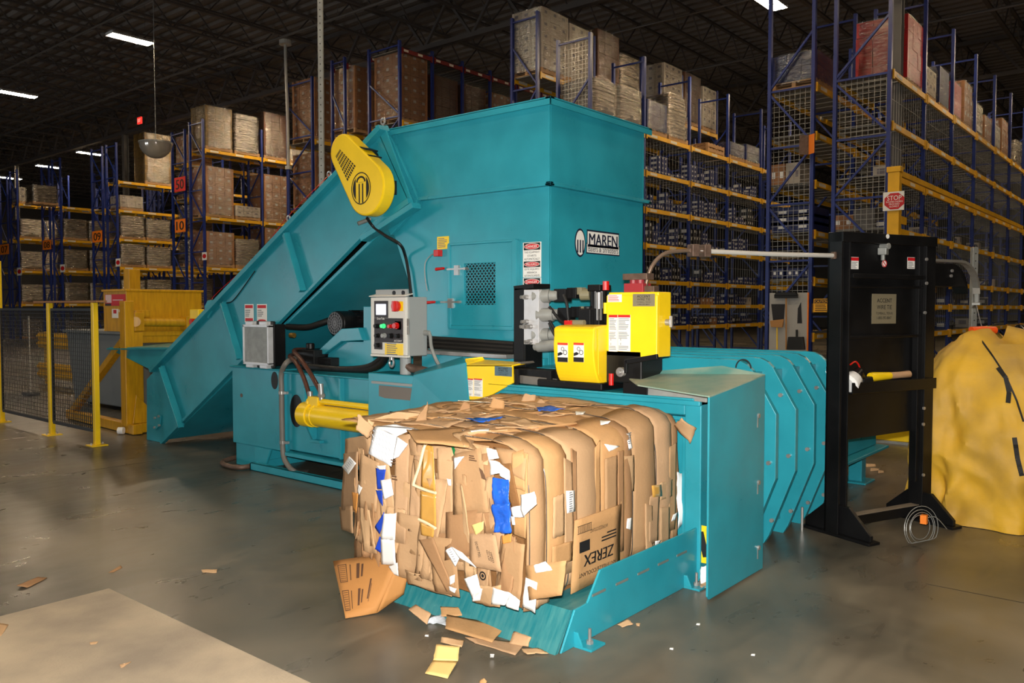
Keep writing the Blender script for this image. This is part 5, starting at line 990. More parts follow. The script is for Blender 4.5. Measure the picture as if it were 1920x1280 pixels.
for (uu, zz) in ((.42, -.06), (.41, -.1)): m = MB(); c = S(uE+uu, -.1, zt_+zz); m.cyl(c, c+sn*.012, .012, n=8); TP(m, 'bolt', STEEL, 0, p=arm)
e = pth[-1]; m = MB(); m.cyl(e, e-V((0, 0, .07)), .02, n=10); m.box(e+V((-.03, -.03, -.09)), e+V((.03, .03, -.07))); TP(m, 'wire_eye', GALV, .003, p=arm)
WEND = e-V((0, 0, .09))
# conduit from the tier to the stand
t = thing('wire_conduit', 'curved steel wire conduit bridging the tying head and the black stand', 'wire conduit', PX(1212, 535, 4.6))
p0 = PX(1210, 537, 4.6); pe = SP(1572, 479, .0); j = PX(1311, 470, 4.95); a = PX(1222, 500, 4.62); b = PX(1245, 476, 4.7); c = PX(1280, 470, 4.84)
MB().tube([p0, a, b, c, j], .013, 10).build('bent_tube', mat('tube_brown', (120, 100, 84), .4, .4), t, smooth=True)
MB().tube([j, j.lerp(pe, .5)+V((0, 0, -.005)), pe], .016, 10).build('straight_tube', mat('tube_white', (196, 192, 184), .35, .2), t, smooth=True)
m = MB(); dj = (pe-j).normalized(); m.bar(j-dj*.07, j-dj*.02, .07, .08); m.bar(j+dj*.02, j+dj*.07, .07, .08); m.bar(j-dj*.08, j+dj*.08, .03, .03); m.build('joint_clamp', RUST, t, bevel=.004); m = MB(); m.bar(pe-dj*.05, pe, .04, .05); m.build('end_clamp', RUST, t, bevel=.004)
# tools in the tray
t = thing('hand_lamp', 'white and black capped tool with a red cord in the black tray', 'tool', S(.16, .06, z(729)+.002)); zb_ = z(729)+.002
c = S(.14, .02, zb_+.05); m = MB(); m.tubelike([c-su*.08+V((0, 0, .0)), c-su*.06+V((0, 0, .01)), c+V((0, 0, .045)), c+su*.02+V((0, 0, .06))], [.06, .075, .06, .03], 16); m.build('body', PAPER, t, smooth=True)
m = MB(); m.tubelike([c+V((0, 0, .05)), c+su*.03+V((0, 0, .07)), c+su*.07+V((0, 0, .04))], [.058, .05, .03], 14); m.build('cap', BLK, t, smooth=True); m = MB(); m.tube([c-su*.05+V((0, 0, .14)), c+V((0, 0, .16)), c+su*.04+V((0, 0, .13)), c+su*.07+V((0, 0, .06))], .006, 6); m.build('cord', REDV, t, smooth=True)
t = thing('hand_brush', 'wooden handled hand brush with a yellow grip in the black tray', 'brush', S(.5, .07, zb_)); m = MB(); c = S(.3, .08, zb_+.08)
h0 = SP(1637, 706, .03); h1 = SP(1668, 704, .03); h2 = SP(1707, 701, .03)
m.tubelike([h1, h1.lerp(h2, .5), h2-su*.02, h2], [.026, .024, .028, .012], 12); m.build('handle', mat('pale_wood', (190, 152, 116), .55), t, smooth=True); m = MB(); m.tubelike([h0-su*.03, h0, h1], [.03, .034, .027], 12); m.build('grip', YEL, t, smooth=True); m = MB(); m.bar(h0-su*.13-V((0, 0, .03)), h0-su*.02-V((0, 0, .02)), .05, .05); m.build('bristle', BLKM, t, bevel=.01)
# coil of wire hung on the right foot
t = thing('wire_coil', 'loose coil of thin wire with an orange tag at the foot of the stand', 'wire coil', S(W-.05, .3, .0)); rr = random.Random(3)
for k in range(4):
    c = PZ(1717, 985, .11)+V((rr.uniform(-.02, .02), rr.uniform(-.02, .02), rr.uniform(-.005, .01))); r = .10+.025*k; a = su; b = V((0, 0, 1))*.9-sn*.1
    m = MB(); m.tubelike([c+a*math.cos(q)*r+b*max(-.1, math.sin(q)*r*.9)+sn*(.04+.01*k) for q in [2*math.pi*i/30 for i in range(31)]], .0025, 5); m.build('loop', GALV, t)
m = MB(); c = PZ(1720, 970, .16)+sn*.05; m.box(c+V((-.02, -.02, -.03)), c+V((.02, .02, .03))); m.build('tag', ORNG, t); m = MB(); m.tube([c, c+su*.12+V((0, 0, .0)), c+su*.25-V((0, 0, .1))], .003, 5); m.build('tail', GALV, t)
# ================================================================ YELLOW COVER over the wire dispenser
cvc = V((EYE+ray(1868, 577)*6.42)[:2]+(0,)); COVM = mat('yellow_canvas', (226, 176, 44), .62, rgb2=(178, 142, 70), scale=2.3, bump=.5, bscale=6)
t = thing('dispenser_cover', 'big yellow canvas cover with black straps draped over a wire dispenser', 'canvas cover', cvc)
topz = PP(1825, 622, cvc, (-.8, -.6, 0)).z; R6 = random.Random(5)
pr = [(0., .08), (.03, .2), (.07, .28), (.16, .37), (.3, .44), (.5, .49), (.8, .515), (1.2, .52), (1.34, .53), (1.42, .555)]
def cov(a, s):
    r = None
    for (d0, r0), (d1, r1) in zip(pr[:-1], pr[1:]):
        if s <= d1: k = (s-d0)/(d1-d0); r = r0+(r1-r0)*k; break
    if r is None: r = pr[-1][1]
    q = (math.cos(a), math.sin(a), s*.9); k = min(1, s*1.5)
    f = k*(.028*math.sin(a*5+1.3+1.6*s)+.016*math.sin(a*8-2.6*s+1)+.05*nz(q, 1.9, 2.)+.035*(1-3*abs(nz((q[0]+.5*s, q[1]-.3*s, q[2]*.6), 2.6, 7.)))+.02*(1-3*abs(nz((q[0]-.4*s, q[1]+.5*s, q[2]), 4.1, 3.))))
    x = math.copysign(abs(math.cos(a))**.75, math.cos(a)); y = math.copysign(abs(math.sin(a))**.75, math.sin(a))
    zz = topz-s*topz/1.42
    if s < .08: zz += .05*math.sin(a*3)
    return cvc+V(((r+f)*x, (r+f)*y, max(.004, zz)))
g = [[cov(2*math.pi*(i % 150)/150, 1.42*j/70) for i in range(151)] for j in range(71)]
m = MB(); m.grid(g); cv = m.build('canvas', COVM, t, smooth=True)
def on_cov(px, py, off=.008):     # where a line of sight meets the canvas
    d = ray(px, py).normalized(); t = 4.5
    while t < 8:
        p = EYE+d*t; sx = p.x-cvc.x; sy = p.y-cvc.y; a = math.atan2(math.copysign(abs(sy)**(1/.75), sy), math.copysign(abs(sx)**(1/.75), sx)); s = max(0, (topz-p.z)*1.42/topz); c = cov(a, min(s, 1.42))
        if p.z <= topz and math.hypot(sx, sy) <= math.hypot(c.x-cvc.x, c.y-cvc.y): break
        t += .004
    return EYE+d*(t-off)
def strap(pts, w, name, mt, th=.006):
    P = [on_cov(*p) for p in [(a_[0]+(b_[0]-a_[0])*k/6, a_[1]+(b_[1]-a_[1])*k/6) for a_, b_ in zip(pts[:-1], pts[1:]) for k in range(6)]+[pts[-1]]]; m = MB(); 
    for a, b in zip(P[:-1], P[1:]): n = (a-cvc); n.z = 0; m.bar(a, b, th, w, n.cross(b-a))
    o = m.build(name, mt, t); o['label'] = {'strap': 'black strap', 'zip': 'dark zip line'}[name]
strap(((1871, 689), (1886, 708), (1892, 735), (1890, 755)), .03, 'strap', BLKM); strap(((1902, 820), (1908, 860), (1916, 892)), .03, 'strap', BLKM)
strap(((1836, 632), (1862, 668), (1886, 705), (1906, 750), (1919, 790)), .012, 'zip', BLKM)
m = MB(); c = cvc+V((-.02, -.02, topz-.12)); m.cyl(c, c+V((0, 0, .035)), .15, n=24); m.build('reel_top', BLK, t, bevel=.006); m = MB(); c = on_cov(1842, 624, .0); m.tubelike([c+V((-.09, .06, .02)), c+V((-.02, -.0, .025)), c+V((.08, -.07, .02))], .03, 10); m.build('orange_handle', mat('orange_plastic', (240, 88, 24), .4), t, smooth=True)
MB().tube([WEND, WEND.lerp(c, .5)+V((.01, 0, 0)), c+V((0, 0, .03))], .004, 6).build('feed_wire', STEEL, t, smooth=True)
# galvanised perforated posts
HOLE = mat('post_hole', (70, 70, 68), .8)
def perf(name, label, px, py0, py1, D, hang):
    d = ray(px, 600); k = D/d.dot(FWD); b = EYE+d*k; b.z = 0; zt = 1.6+(ray(px, py0).z)*D/ray(px, py0).dot(FWD)
    if hang: zt = 10.34
    w = .028; m = MB(); m.box((-w, -w, 0), (w, w, zt)); m.box((-.08, -.08, 0), (.08, .08, .012)); m.v = [Matrix.Rotation(YAW, 3, 'Z') @ p+b for p in m.v]
    t = thing(name, label, 'post', b); m.build('tube', GALV, t, bevel=.003); m = MB(); z_ = .1; fr = (RGT, V((0, 0, 1)), -V((math.cos(YAW), math.sin(YAW), 0)))
    while z_ < zt-.05: disc(m, b+V((0, 0, z_)), fr, .008, t=.0005, n=8, off=w+.0002); z_ += .0762
    m.build('hole', HOLE, t)
perf('perforated_post', 'tall grey perforated steel post rising to the roof behind the conveyor', 606, 0, 0, 9.6, True)
perf('perforated_post', 'short grey perforated steel post behind the stand arm and yellow cover', 1824, 464, 0, 8.6, False)
# ================================================================ GUARD FENCE
FY_ = [PZ(182, 835), PZ(98, 815), PZ(4, 791)]
fe = thing('guard_fence', 'yellow post guard fence with black mesh panels', 'fence', FY_[1])
FH = [1.66, 1.66, 2.25]; MESHM = mat('black_mesh', (20, 20, 20), .5)
for p, h in zip(FY_, FH):
    m = MB(); w = .03; m.box(p+V((-w, -w, .01)), p+V((w, w, h))); po = m.build('post', YEL, fe, bevel=.004); m = MB(); m.box(p+V((-.09, -.09, 0)), p+V((.09, .09, .012))); m.build('base_plate', YEL, po)
    for dx in (-.065, .065): m = MB(); c = p+V((dx, .0, .012)); m.cyl(c, c+V((0, 0, .025)), .01, n=6); m.build('anchor_bolt', STEEL, po)
for a, b in ((FY_[0], FY_[1]), (FY_[1], FY_[2])):
    d = (b-a).normalized(); p = a+d*.06; q = b-d*.06; L = (q-p).length; z0, z1 = .17, 1.58
    m = MB(); m.bar(p+V((0, 0, z0)), q+V((0, 0, z0)), .025, .04); m.bar(p+V((0, 0, z1)), q+V((0, 0, z1)), .025, .03); m.bar(p+V((0, 0, z0)), p+V((0, 0, z1)), .025, .025); m.bar(q+V((0, 0, z0)), q+V((0, 0, z1)), .025, .025); pf = m.build('panel_frame', MESHM, fe)
    m = MB(); n = int(L/.05)
    for k in range(1, n): c = p+d*(L*k/n); m.bar(c+V((0, 0, z0)), c+V((0, 0, z1)), .006, .006)
    n = int((z1-z0)/.05)
    for k in range(1, n): zz = z0+(z1-z0)*k/n; m.bar(p+V((0, 0, zz)), q+V((0, 0, zz)), .006, .006)
    m.build('mesh', MESHM, pf)
m = MB(); a = FY_[0]+V((.03, -.12, 1.663)); b = FY_[1]+V((.03, .42, 1.663)); m.bar(a+V((0, 0, .012)), b+V((0, 0, .012)), .12, .022); tag(m.build('wooden_plank', mat('plank_wood', (158, 112, 70), .7, var=.1, scale=4, stretch=(6, 1, 6))), 'brown wooden plank lying along the top of the guard fence', 'plank')
# ================================================================ YELLOW COMPACTOR behind the fence
cp0 = PX(237, 600, 5.15); yc_ = cp0.y
comp = thing('yellow_compactor', 'old yellow baling compactor on a yellow frame behind the conveyor foot', 'compactor', (5.5, yc_+.4, 0))
def YP(m, name, mt=YELM, bevel=.006, smooth=False, p=None, label=None):
    o = m.build(name, mt, p or comp, bevel=bevel, smooth=smooth)
    if label: o['label'] = label
    return o
a = PX(237, 543, 5.15); bL = PX(195, 620, 5.15); xr = PY(378, 545, yc_).x; zb_ = PX(237, 622, 5.15).z
m = MB(); m.box((5.15, yc_, zb_), (xr, bL.y, a.z)); hb = YP(m, 'hopper_box')
m = MB(); m.box((5.13, yc_-.02, a.z-.02), (xr+.02, bL.y+.02, a.z+.01)); YP(m, 'rim', p=hb)
o, c, w, h = sign('machine_decal', REDP, 197, 552, 235.5, 573, 5.147, comp, label='red and white machine decal'); m = MB(); rect(m, c+V((0, w*.32, h*.12)), FX, w*.3, h*.7, .001, .003); rect(m, c+V((0, -w*.14, h*.0)), FX, w*.5, h*.08, .001, .003); m.build('print', mat('pink_white', (220, 190, 190), .5), o); m = MB(); rect(m, c+V((0, w*.34, -h*.4)), FX, w*.3, h*.18, .001, .003); m.build('black_print', INK, o)
o, c, w, h = sign('warning_label', WHITE, 210, 579, 222, 596, 5.147, comp); m = MB(); rect(m, c+V((0, 0, h*.2)), FX, w*.5, h*.4, .001, .003); m.build('print', REDP, o)
sign('small_label', WHITE, 223, 580, 234, 585, 5.147, comp)
yf = yc_-.12
m = MB(); p0 = PY(254, 603, yf); p1 = PY(352, 604, yf); m.cyl(p0, p1, .06, n=18); cyl2 = YP(m, 'tipping_cylinder', smooth=True); m = MB(); m.box(p0+V((-.05, -.08, -.12)), p0+V((.08, .1, .12))); m.box(PY(265, 590, yf)+V((-.1, -.05, -.02)), PY(265, 590, yf)+V((.1, .12, .06))); YP(m, 'cylinder_mount', p=cyl2); m = MB(); m.box(p1+V((-.06, -.08, -.1)), p1+V((.1, .1, .08))); YP(m, 'cylinder_mount', p=cyl2)
m = MB(); m.cyl(PY(254, 603, yf-.09), PY(254, 603, yf-.06), .07, n=16); YP(m, 'end_cap')
m = MB(); m.bar(PY(233, 626, yc_), PY(352, 624, yc_), .12, .06); m.bar(PY(233, 632, yc_-.03), PY(352, 630, yc_-.03), .02, .16); YP(m, 'cross_beam')
m = MB(); c = PX(243, 545, 6.2); m.box((6.15, c.y-.09, .1), (6.33, c.y+.09, PX(243, 505, 6.2).z)); YP(m, 'mast')
q = PZ(241, 812); 
m = MB(); m.box((q.x-.06, q.y-.08, .1), (q.x+.06, q.y+.06, zb_+.4)); m.box((q.x+.06, q.y-.02, .1), (q.x+.2, q.y, zb_)); YP(m, 'frame_post')
q2 = PZ(137, 785); m = MB(); m.bar(PX(236, 640, q.x)+V((0, .05, 0)), V((q2.x, q2.y, .1)), .09, .09); YP(m, 'brace')
m = MB(); m.bar(V((q.x, q.y-.25, .07)), V((q2.x, q2.y+.1, .07)), .12, .12); YP(m, 'base_rail'); m = MB(); m.bar(V((q.x, q.y-.1, .07)), V((q.x+1.8, q.y-.1, .07)), .12, .12); YP(m, 'base_rail')
m = MB(); m.prism([V((q.x+.0, q.y-.1, .13)), V((q.x+.4, q.y-.1, .13)), V((q.x+.05, q.y-.1, .5))], (0, -.02, 0)); YP(m, 'gusset')
m = MB(); m.tube([V((q.x+.25, q.y-.05, zb_-.3)), V((q.x+.32, q.y-.1, .8)), V((q.x+.22, q.y-.1, .65)), V((q.x+.3, q.y-.05, .5))], .014, 6); YP(m, 'hose', BLKM, 0, True)
m = MB(); m.cyl(PZ(222, 807, .05), PZ(232, 807, .05), .045, n=12); tag(m.build('white_cup', PAPER, None, smooth=True), 'white cup lying on the floor at the foot of the yellow compactor', 'cup')
# grey bin
bc = PZ(140, 756); bin_ = thing('grey_bin', 'grey tapered bin standing under the yellow compactor', 'bin', (bc.x+.7, bc.y-.5, 0)); GRB = mat('bin_grey', (104, 108, 108), .5, var=.06)
b0 = PX(133, 617, bc.x); ztb = b0.z; yl = bc.y; yr = yl-2.0; x0 = bc.x
m = MB(); m.prism([(x0, yr+.1, .06), (x0, yl, .06), (x0-.08, yl+.08, ztb-.05), (x0-.08, yr-.02, ztb-.05)], (1.4, 0, 0)); m.build('body', GRB, bin_, bevel=.02); m = MB(); m.box((x0-.12, yr-.06, ztb-.05), (x0+1.44, yl+.12, ztb)); m.build('rim', GRB, bin_, bevel=.01)
for dy in (.2, 1.7): m = MB(); m.cyl((x0+.1, yr+dy, .05), (x0+.18, yr+dy, .05), .05, n=12); m.build('caster', BLKM, bin_)
# dust mop leaning in the fence enclosure
t = thing('dust_mop', 'white handled dust mop leaning upright inside the mesh fence', 'mop', PZ(58, 738, .0)); mb_ = PZ(58, 738, .03); mt_ = mb_+V((-.0, .02, 1.42)); m = MB(); m.cyl(mb_, mt_, .016, n=10); m.build('handle', mat('mop_white', (206, 206, 196), .5), t, smooth=True); m = MB(); m.box(mb_+V((-.1, -.16, -.03)), mb_+V((.1, .16, .03))); m.build('mop_head', mat('mop_grey', (92, 94, 96), .9), t, bevel=.02)

BAGM = mat('black_bag', (14, 14, 15), .3, bump=.6, bscale=9)
g0 = PZ(1912, 690, .0); d = ray(1912, 620); k = 9.0/d.dot(FWD); c = EYE+d*k; c.z = 0
m = MB(); m.grid([[c+V((.8*math.sin(math.pi/2*j/12*.97+.03)*math.cos(a)*(1+.15*nz((math.cos(a), math.sin(a), j*.3), 2.3)), .8*math.sin(math.pi/2*j/12*.97+.03)*math.sin(a)*(1+.15*nz((math.cos(a), math.sin(a), j*.3), 2.3)), 1.42*(1-j/12)+.03*nz((math.cos(a), math.sin(a), j*.3), 4))) for a in [2*math.pi*i/24 for i in range(25)]] for j in range(13)])
tag(m.build('covered_heap', BAGM, None, smooth=True), 'heap under black plastic behind the yellow cover at the photo edge', 'covered heap')
# ================================================================ PALLET RACKS
RX = 16.6; PITCH = 2.49
WIREG = mat('mesh_wire', (168, 166, 158), .4, .4)
DECKG = mat('deck_grey', (118, 116, 110), .5, .3)
LABW = mat('beam_label', (222, 214, 196), .5)
def inst(o, dx, dy, dz):
    c = o.copy(); COL.objects.link(c); c.location = (o.location.x+dx, o.location.y+dy, o.location.z+dz)
    if o.parent: CHILD.setdefault(o.parent.name, []).append(c)
    return c
def rack(label, y0, y1, bays, levels, top, pitch=PITCH, beam=RYEL, x0=RX, mesh_end=None, mesh_side=None, lower_beam=.11, red=()):
    t = thing('pallet_rack', label, 'pallet rack', (x0, (y0+y1)/2, 0))
    w = .085
    m = MB(); m.box((x0, y0, .01), (x0+w, y0+w*.8, top)); m.box((x0-.04, y0-.04, 0), (x0+w+.04, y0+w+.02, .012)); u = m.build('upright', RBLUE, t)
    for k in range(bays+1):
        if k: inst(u, k*pitch, 0, 0)
        inst(u, k*pitch, y1-y0-w*.8, 0)
    m = MB(); z = .25; s = 0
    while z+1.15 < top: m.bar((x0+.04, y0+.04, z), (x0+.04, y1-.04, z), .04, .04); a, b = (y0+.04, y1-.04) if s % 2 == 0 else (y1-.04, y0+.04); m.bar((x0+.04, a, z+.05), (x0+.04, b, z+1.1), .04, .04); z += 1.15; s += 1
    b = m.build('brace_lattice', RBLUE, t); m = MB(); m.bar((x0+.04, y0+.04, top-.12), (x0+.04, y1-.04, top-.12), .04, .04); b2 = m.build('top_brace', RBLUE, t)
    for k in range(1, bays+1): inst(b, k*pitch, 0, 0); inst(b2, k*pitch, 0, 0)
    for li, z in enumerate(levels):
        m = MB(); m.box((x0+w, y0-.02, z-lower_beam), (x0+pitch, y0+.03, z)); m.box((x0+w, y0-.032, z-lower_beam-.05), (x0+w+.05, y0+.01, z+.02)); m.box((x0+pitch-.05, y0-.032, z-lower_beam-.05), (x0+pitch, y0+.01, z+.02)); m.cur = 1
        for f in (.12, .55): m.box((x0+pitch*f, y0-.024, z-lower_beam*.8), (x0+pitch*(f+.14), y0-.02, z-lower_beam*.2))
        mb = RRED if li in red else beam; o = m.build('beam', [mb, LABW], t)
        for k in range(1, bays): inst(o, k*pitch, 0, 0)
        inst(o, 0, y1-y0-.02, 0); 
        if bays > 1: inst(o, pitch, y1-y0-.02, 0)
        m = MB(); n = 6
        for i in range(n): xx = x0+w+(pitch-w)*(i+.1)/n; m.box((xx, y0+.03, z-.025), (xx+(pitch-w)/n*.8, y1-.03, z-.005))
        o = m.build('deck', DECKG, t)
        for k in range(1, bays): inst(o, k*pitch, 0, 0)
    if mesh_end:
        za, zb = mesh_end; m = MB(); n = int((y1-y0)/.1)
        for i in range(1, n): y = y0+(y1-y0)*i/n; m.bar((x0+.1, y, za), (x0+.1, y, zb), .007, .007)
        n = int((zb-za)/.1)
        for i in range(n+1): z = za+(zb-za)*i/n; m.bar((x0+.1, y0+.05, z), (x0+.1, y1-.05, z), .007, .007)
        m.build('end_mesh', WIREG, t)
    if mesh_side:
        za, zb, nb = mesh_side; m = MB(); n = int((pitch-w)/.17)
        for i in range(1, n): x = x0+w+(pitch-w)*i/n; m.bar((x, y0+.06, za), (x, y0+.06, zb), .0055, .0055)
        n = int((zb-za)/.4)
        for i in range(n+1): z = za+(zb-za)*i/n; m.bar((x0+w, y0+.06, z), (x0+pitch, y0+.06, z), .005, .005)
        o = m.build('side_mesh', WIREG, t)
        for k in range(1, nb): inst(o, k*pitch, 0, 0)
    return t
LV = [1.08, 1.67, 2.2, 3.14, 4.13, 5.09, 6.05]
R1 = rack('blue upright rack with yellow beams whose end carries the stop sign', 4.59, 5.66, 7, LV, 8.06, mesh_end=(2.3, 6.0), mesh_side=(1.2, 6.0, 6))
R2 = rack('blue rack backing the stop sign rack, with the tool board at its foot', 6.02, 6.98, 4, LV, 8.06, mesh_end=(1.75, 6.0))
R3 = rack('blue rack with seven yellow shelves full of small cartons behind the hopper', 11.36, 12.38, 5, [1.1, 1.7, 2.34, 3.3, 4.24, 5.2, 6.2], 8.15, mesh_side=(1.2, 6.1, 4), mesh_end=(6.4, 8.1))
R4 = rack('blue rack backing the small carton rack, white cartons on its top shelf', 12.95, 13.84, 4, [3.3, 5.0, 7.5], 9.0, mesh_end=(7.6, 8.9))
R5 = rack('tall blue push-back rack with yellow and red beams above the hopper', 18.0, 19.4, 7, [2.6, 4.8, 6.6, 7.02, 9.1], 9.3, pitch=1.32, red=(2, 4))
R6 = rack('blue push-back rack section standing behind the tall one, over the conveyor', 20.47, 21.15, 4, [4.9, 7.0, 9.1], 9.3, pitch=1.32, red=(2,))
R7 = rack('blue rack section with the white riser pipe on its end, above the conveyor', 22.1, 23.5, 5, [2.6, 4.9, 7.0], 9.0, pitch=1.32)
R10 = rack('blue and yellow rack full of brown carton loads beside the red number sign', 28.69, 29.68, 3, [3.12, 5.0, 7.5], 8.6)
R10b = rack('blue rack end carrying both a red and an orange number sign', 29.99, 31.0, 3, [1.7, 3.2, 4.5, 5.8, 7.1], 8.4)
R9 = rack('blue and yellow rack of shiny stacks under the dome mirror', 35.59, 36.58, 3, [1.9, 3.35, 4.55, 5.78, 7.0], 8.6)
R9b = rack('blue rack end with one orange sign, first past the dome mirror', 36.9, 37.98, 3, [1.9, 3.35, 4.6, 5.9], 8.6)
R8 = rack('blue and yellow rack of shiny stacks over the plank end, second aisle past the mirror', 41.22, 42.17, 3, [1.8, 3.37, 4.8, 6.35], 8.6)
R8b = rack('blue rack end with the middle one of the three single orange signs', 42.48, 43.41, 3, [1.8, 3.37, 4.8], 8.4)
R7n = rack('blue and yellow rack farthest off that still shows shiny stacks', 46.4, 47.38, 3, [1.8, 3.5, 5.15, 6.9], 8.6)
R7b = rack('blue rack end whose orange sign is cut by the photo edge', 47.7, 48.77, 2, [1.8, 3.5, 5.15], 8.4)
# yellow end guard at the corner of the stop-sign rack
t = thing('rack_end_guard', 'yellow upright guard post at the corner of the rack with the stop sign', 'guard post', (16.42, 4.4, 0)); a = PX(1666, 320, 16.4); b = PX(1688, 320, 16.4)
m = MB(); m.box((16.36, b.y, .012), (16.52, a.y, 4.2)); m.box((16.3, b.y-.05, 0), (16.55, a.y+.05, .012)); m.box((16.34, b.y-.02, 4.1), (16.54, a.y+.02, 4.2)); m.build('post', RYEL, t, bevel=.01)
m = MB(); m.box((16.53, b.y, 3.16), (16.9, b.y+.03, 3.3)); m.box((16.545, b.y, 4.03), (30, b.y+.05, 4.13)); m.build('guard_beam', RYEL, t)
# ---------------------------------------------------------------- signs on the racks
def plate_sign(name, label, cat, x0, y0, x1, y1, X, mt, group=None):
    a = PX(x0, y0, X); b = PX(x1, y1, X); c = (a+b)/2; t = thing(name, label, cat, c); w = a.y-b.y; h = a.z-b.z
    m = MB(); rect(m, c, FX, w, h, .006); p = m.build('plate', mt, t); m = MB(); m.box(c+V((.0, -.02, -.02)), c+V((RX-X+.005, .02, .02))); m.build('bracket', STEELD, t); return t, p, c, w, h
REDS = mat('red_sign', (222, 52, 40), .5)
for s, q, mt, lb in (('07', (0, 459, 17, 476), ORNG, 'orange number 07 sign at the photo edge'), ('08', (80, 451, 96, 467), ORNG, 'orange number 08 sign, middle one of the three single orange signs'), ('09', (173, 434, 192, 453), ORNG, 'orange number 09 sign nearest the compactor and the dome mirror'),
                     ('10', (328, 412, 348, 434), ORNG, 'orange number 10 sign under the red 50 sign'), ('50', (327, 334, 348, 357), REDS, 'red number 50 sign above the orange 10 sign')):
    t, p, c, w, h = plate_sign('number_sign', lb, 'sign', *q, RX-.06, mt); m = MB(); text_into(m, s, c, FX, w*.7, h*.68, .0075, .03); m.build('lettering', INK, p)
t, p, c, w, h = plate_sign('stop_sign', 'white plate with a red octagonal stop sign at the rack corner', 'sign', 1656, 361, 1695, 393, 16.33, WHITE)
c = PX(1677, 377, 16.33); m = MB(); m.prism([c+V((-.007, math.cos(q)*.185, math.sin(q)*.16)) for q in [math.pi/8+math.pi/4*k for k in range(8)]], (-.002, 0, 0)); m.build('octagon', REDP, p)
m = MB(); text_into(m, 'STOP', c+V((0, 0, .06)), FX, .25, .085, .0105, .012)
for k, s in enumerate(('SOUND HORN', 'PROCEED', 'SLOWLY')): text_into(m, s, c+V((0, 0, -.01-.043*k)), FX, None, .03, .0105, .02)
m.build('lettering', WHITE, p)
t, p, c, w, h = plate_sign('caution_sign', 'yellow caution sign on the rack upright beside the black stand', 'sign', 1526, 560, 1554, 585, RX-.06, mat('caution_yellow', (244, 176, 22), .4)); m = MB(); rect(m, c+V((0, 0, h*.3)), FX, w*.9, h*.3, .001, .0065); m.build('heading', INK, p)
m = MB(); text_into(m, 'CAUTION', c+V((0, 0, h*.3)), FX, w*.8, h*.2, .008, .01); m.build('heading_lettering', MATS['caution_yellow'], p); m = MB(); lines_into(m, c-V((0, 0, h*.18)), FX, w*.8, h*.55, 4, 5, .0065); m.build('print', INK, p)
t = thing('aisle_flag', 'folded orange aisle flag sign high on the blue rack upright', 'sign', PX(1518, 272, 16.45)); c = PX(1518, 272, 16.5)
for s, mt in ((-1, RUST), (1, ORNG)): m = MB(); p0 = c+V((-.05, 0, -.19)); m.prism([p0, p0+V((-.1, -s*.15, 0)), p0+V((-.1, -s*.15, .38)), p0+V((0, 0, .38))], (.004, 0, 0)); m.build('panel', mt, t)
m = MB(); m.box(c+V((-.05, -.01, -.02)), c+V((RX-16.5+.01, .01, .02))); m.build('bracket', STEELD, t)
for k, (x, y) in enumerate(((383, 480), (221, 492), (117, 503), (36, 509))):
    t, p, c, w, h = plate_sign('stop_notice', ['small white and red stop notice just above the conveyor lug, by the ten sign', 'small white and red stop notice over the compactor top, by the nine sign', 'small white and red stop notice over the plank, by the eight sign', 'small white and red stop notice near the photo edge, by the seven sign'][k], 'sign', x-4, y-7, x+5, y+7, RX-.06, WHITE); m = MB(); disc(m, c, FX, w*.42, h*.3, .001, 8, .0065); m.build('octagon', REDP, p)
# ---------------------------------------------------------------- goods on pallets
def film_mat(nm, tint, dens, rough=.18):
    m = bpy.data.materials.new(nm); m.use_nodes = True; nt = m.node_tree; nt.nodes.clear(); L = nt.links
    out = nt.nodes.new('ShaderNodeOutputMaterial'); mx = nt.nodes.new('ShaderNodeMixShader'); tr = nt.nodes.new('ShaderNodeBsdfTransparent'); gl = nt.nodes.new('ShaderNodeBsdfGlossy')
    gl.inputs['Roughness'].default_value = rough; gl.inputs['Color'].default_value = (*s2l(tint), 1)
    tc = nt.nodes.new('ShaderNodeTexCoord'); mp = nt.nodes.new('ShaderNodeMapping'); mp.inputs['Scale'].default_value = (1.2, 1.2, 5); n = nt.nodes.new('ShaderNodeTexNoise'); n.inputs['Scale'].default_value = 5; n.inputs['Detail'].default_value = 5; n.inputs['Distortion'].default_value = .8
    L.new(tc.outputs['Object'], mp.inputs[0]); L.new(mp.outputs[0], n.inputs['Vector']); b = nt.nodes.new('ShaderNodeBump'); b.inputs['Strength'].default_value = .8; b.inputs['Distance'].default_value = .06
    L.new(n.outputs['Fac'], b.inputs['Height']); L.new(b.outputs[0], gl.inputs['Normal']); mr = nt.nodes.new('ShaderNodeMapRange'); mr.inputs[1].default_value = .35; mr.inputs[2].default_value = .7; mr.inputs[3].default_value = dens*.3; mr.inputs[4].default_value = dens
    L.new(n.outputs['Fac'], mr.inputs[0]); L.new(mr.outputs[0], mx.inputs[0]); L.new(tr.outputs[0], mx.inputs[1]); L.new(gl.outputs[0], mx.inputs[2]); L.new(mx.outputs[0], out.inputs[0]); return m
FILM = film_mat('stretch_film', (230, 225, 215), .5)
FILMD = film_mat('heavy_film', (215, 205, 190), .75, .25)
SILV = mat('wrapped_paper', (150, 136, 112), .3, .45, rgb2=(52, 46, 38), scale=5, stretch=(1, 1, 6), bump=.6, bscale=9)
BROWNC = mat('brown_carton', (150, 104, 66), .75, var=.1, scale=5); TAPEC = mat('carton_seam', (120, 84, 56), .8); WHITEC = mat('white_carton', (172, 162, 148), .7, var=.06); DARKC = mat('dark_carton', (92, 58, 38), .7, var=.12); GOLDC = mat('gold_carton', (128, 98, 40), .6, rgb2=(92, 74, 34), scale=9)
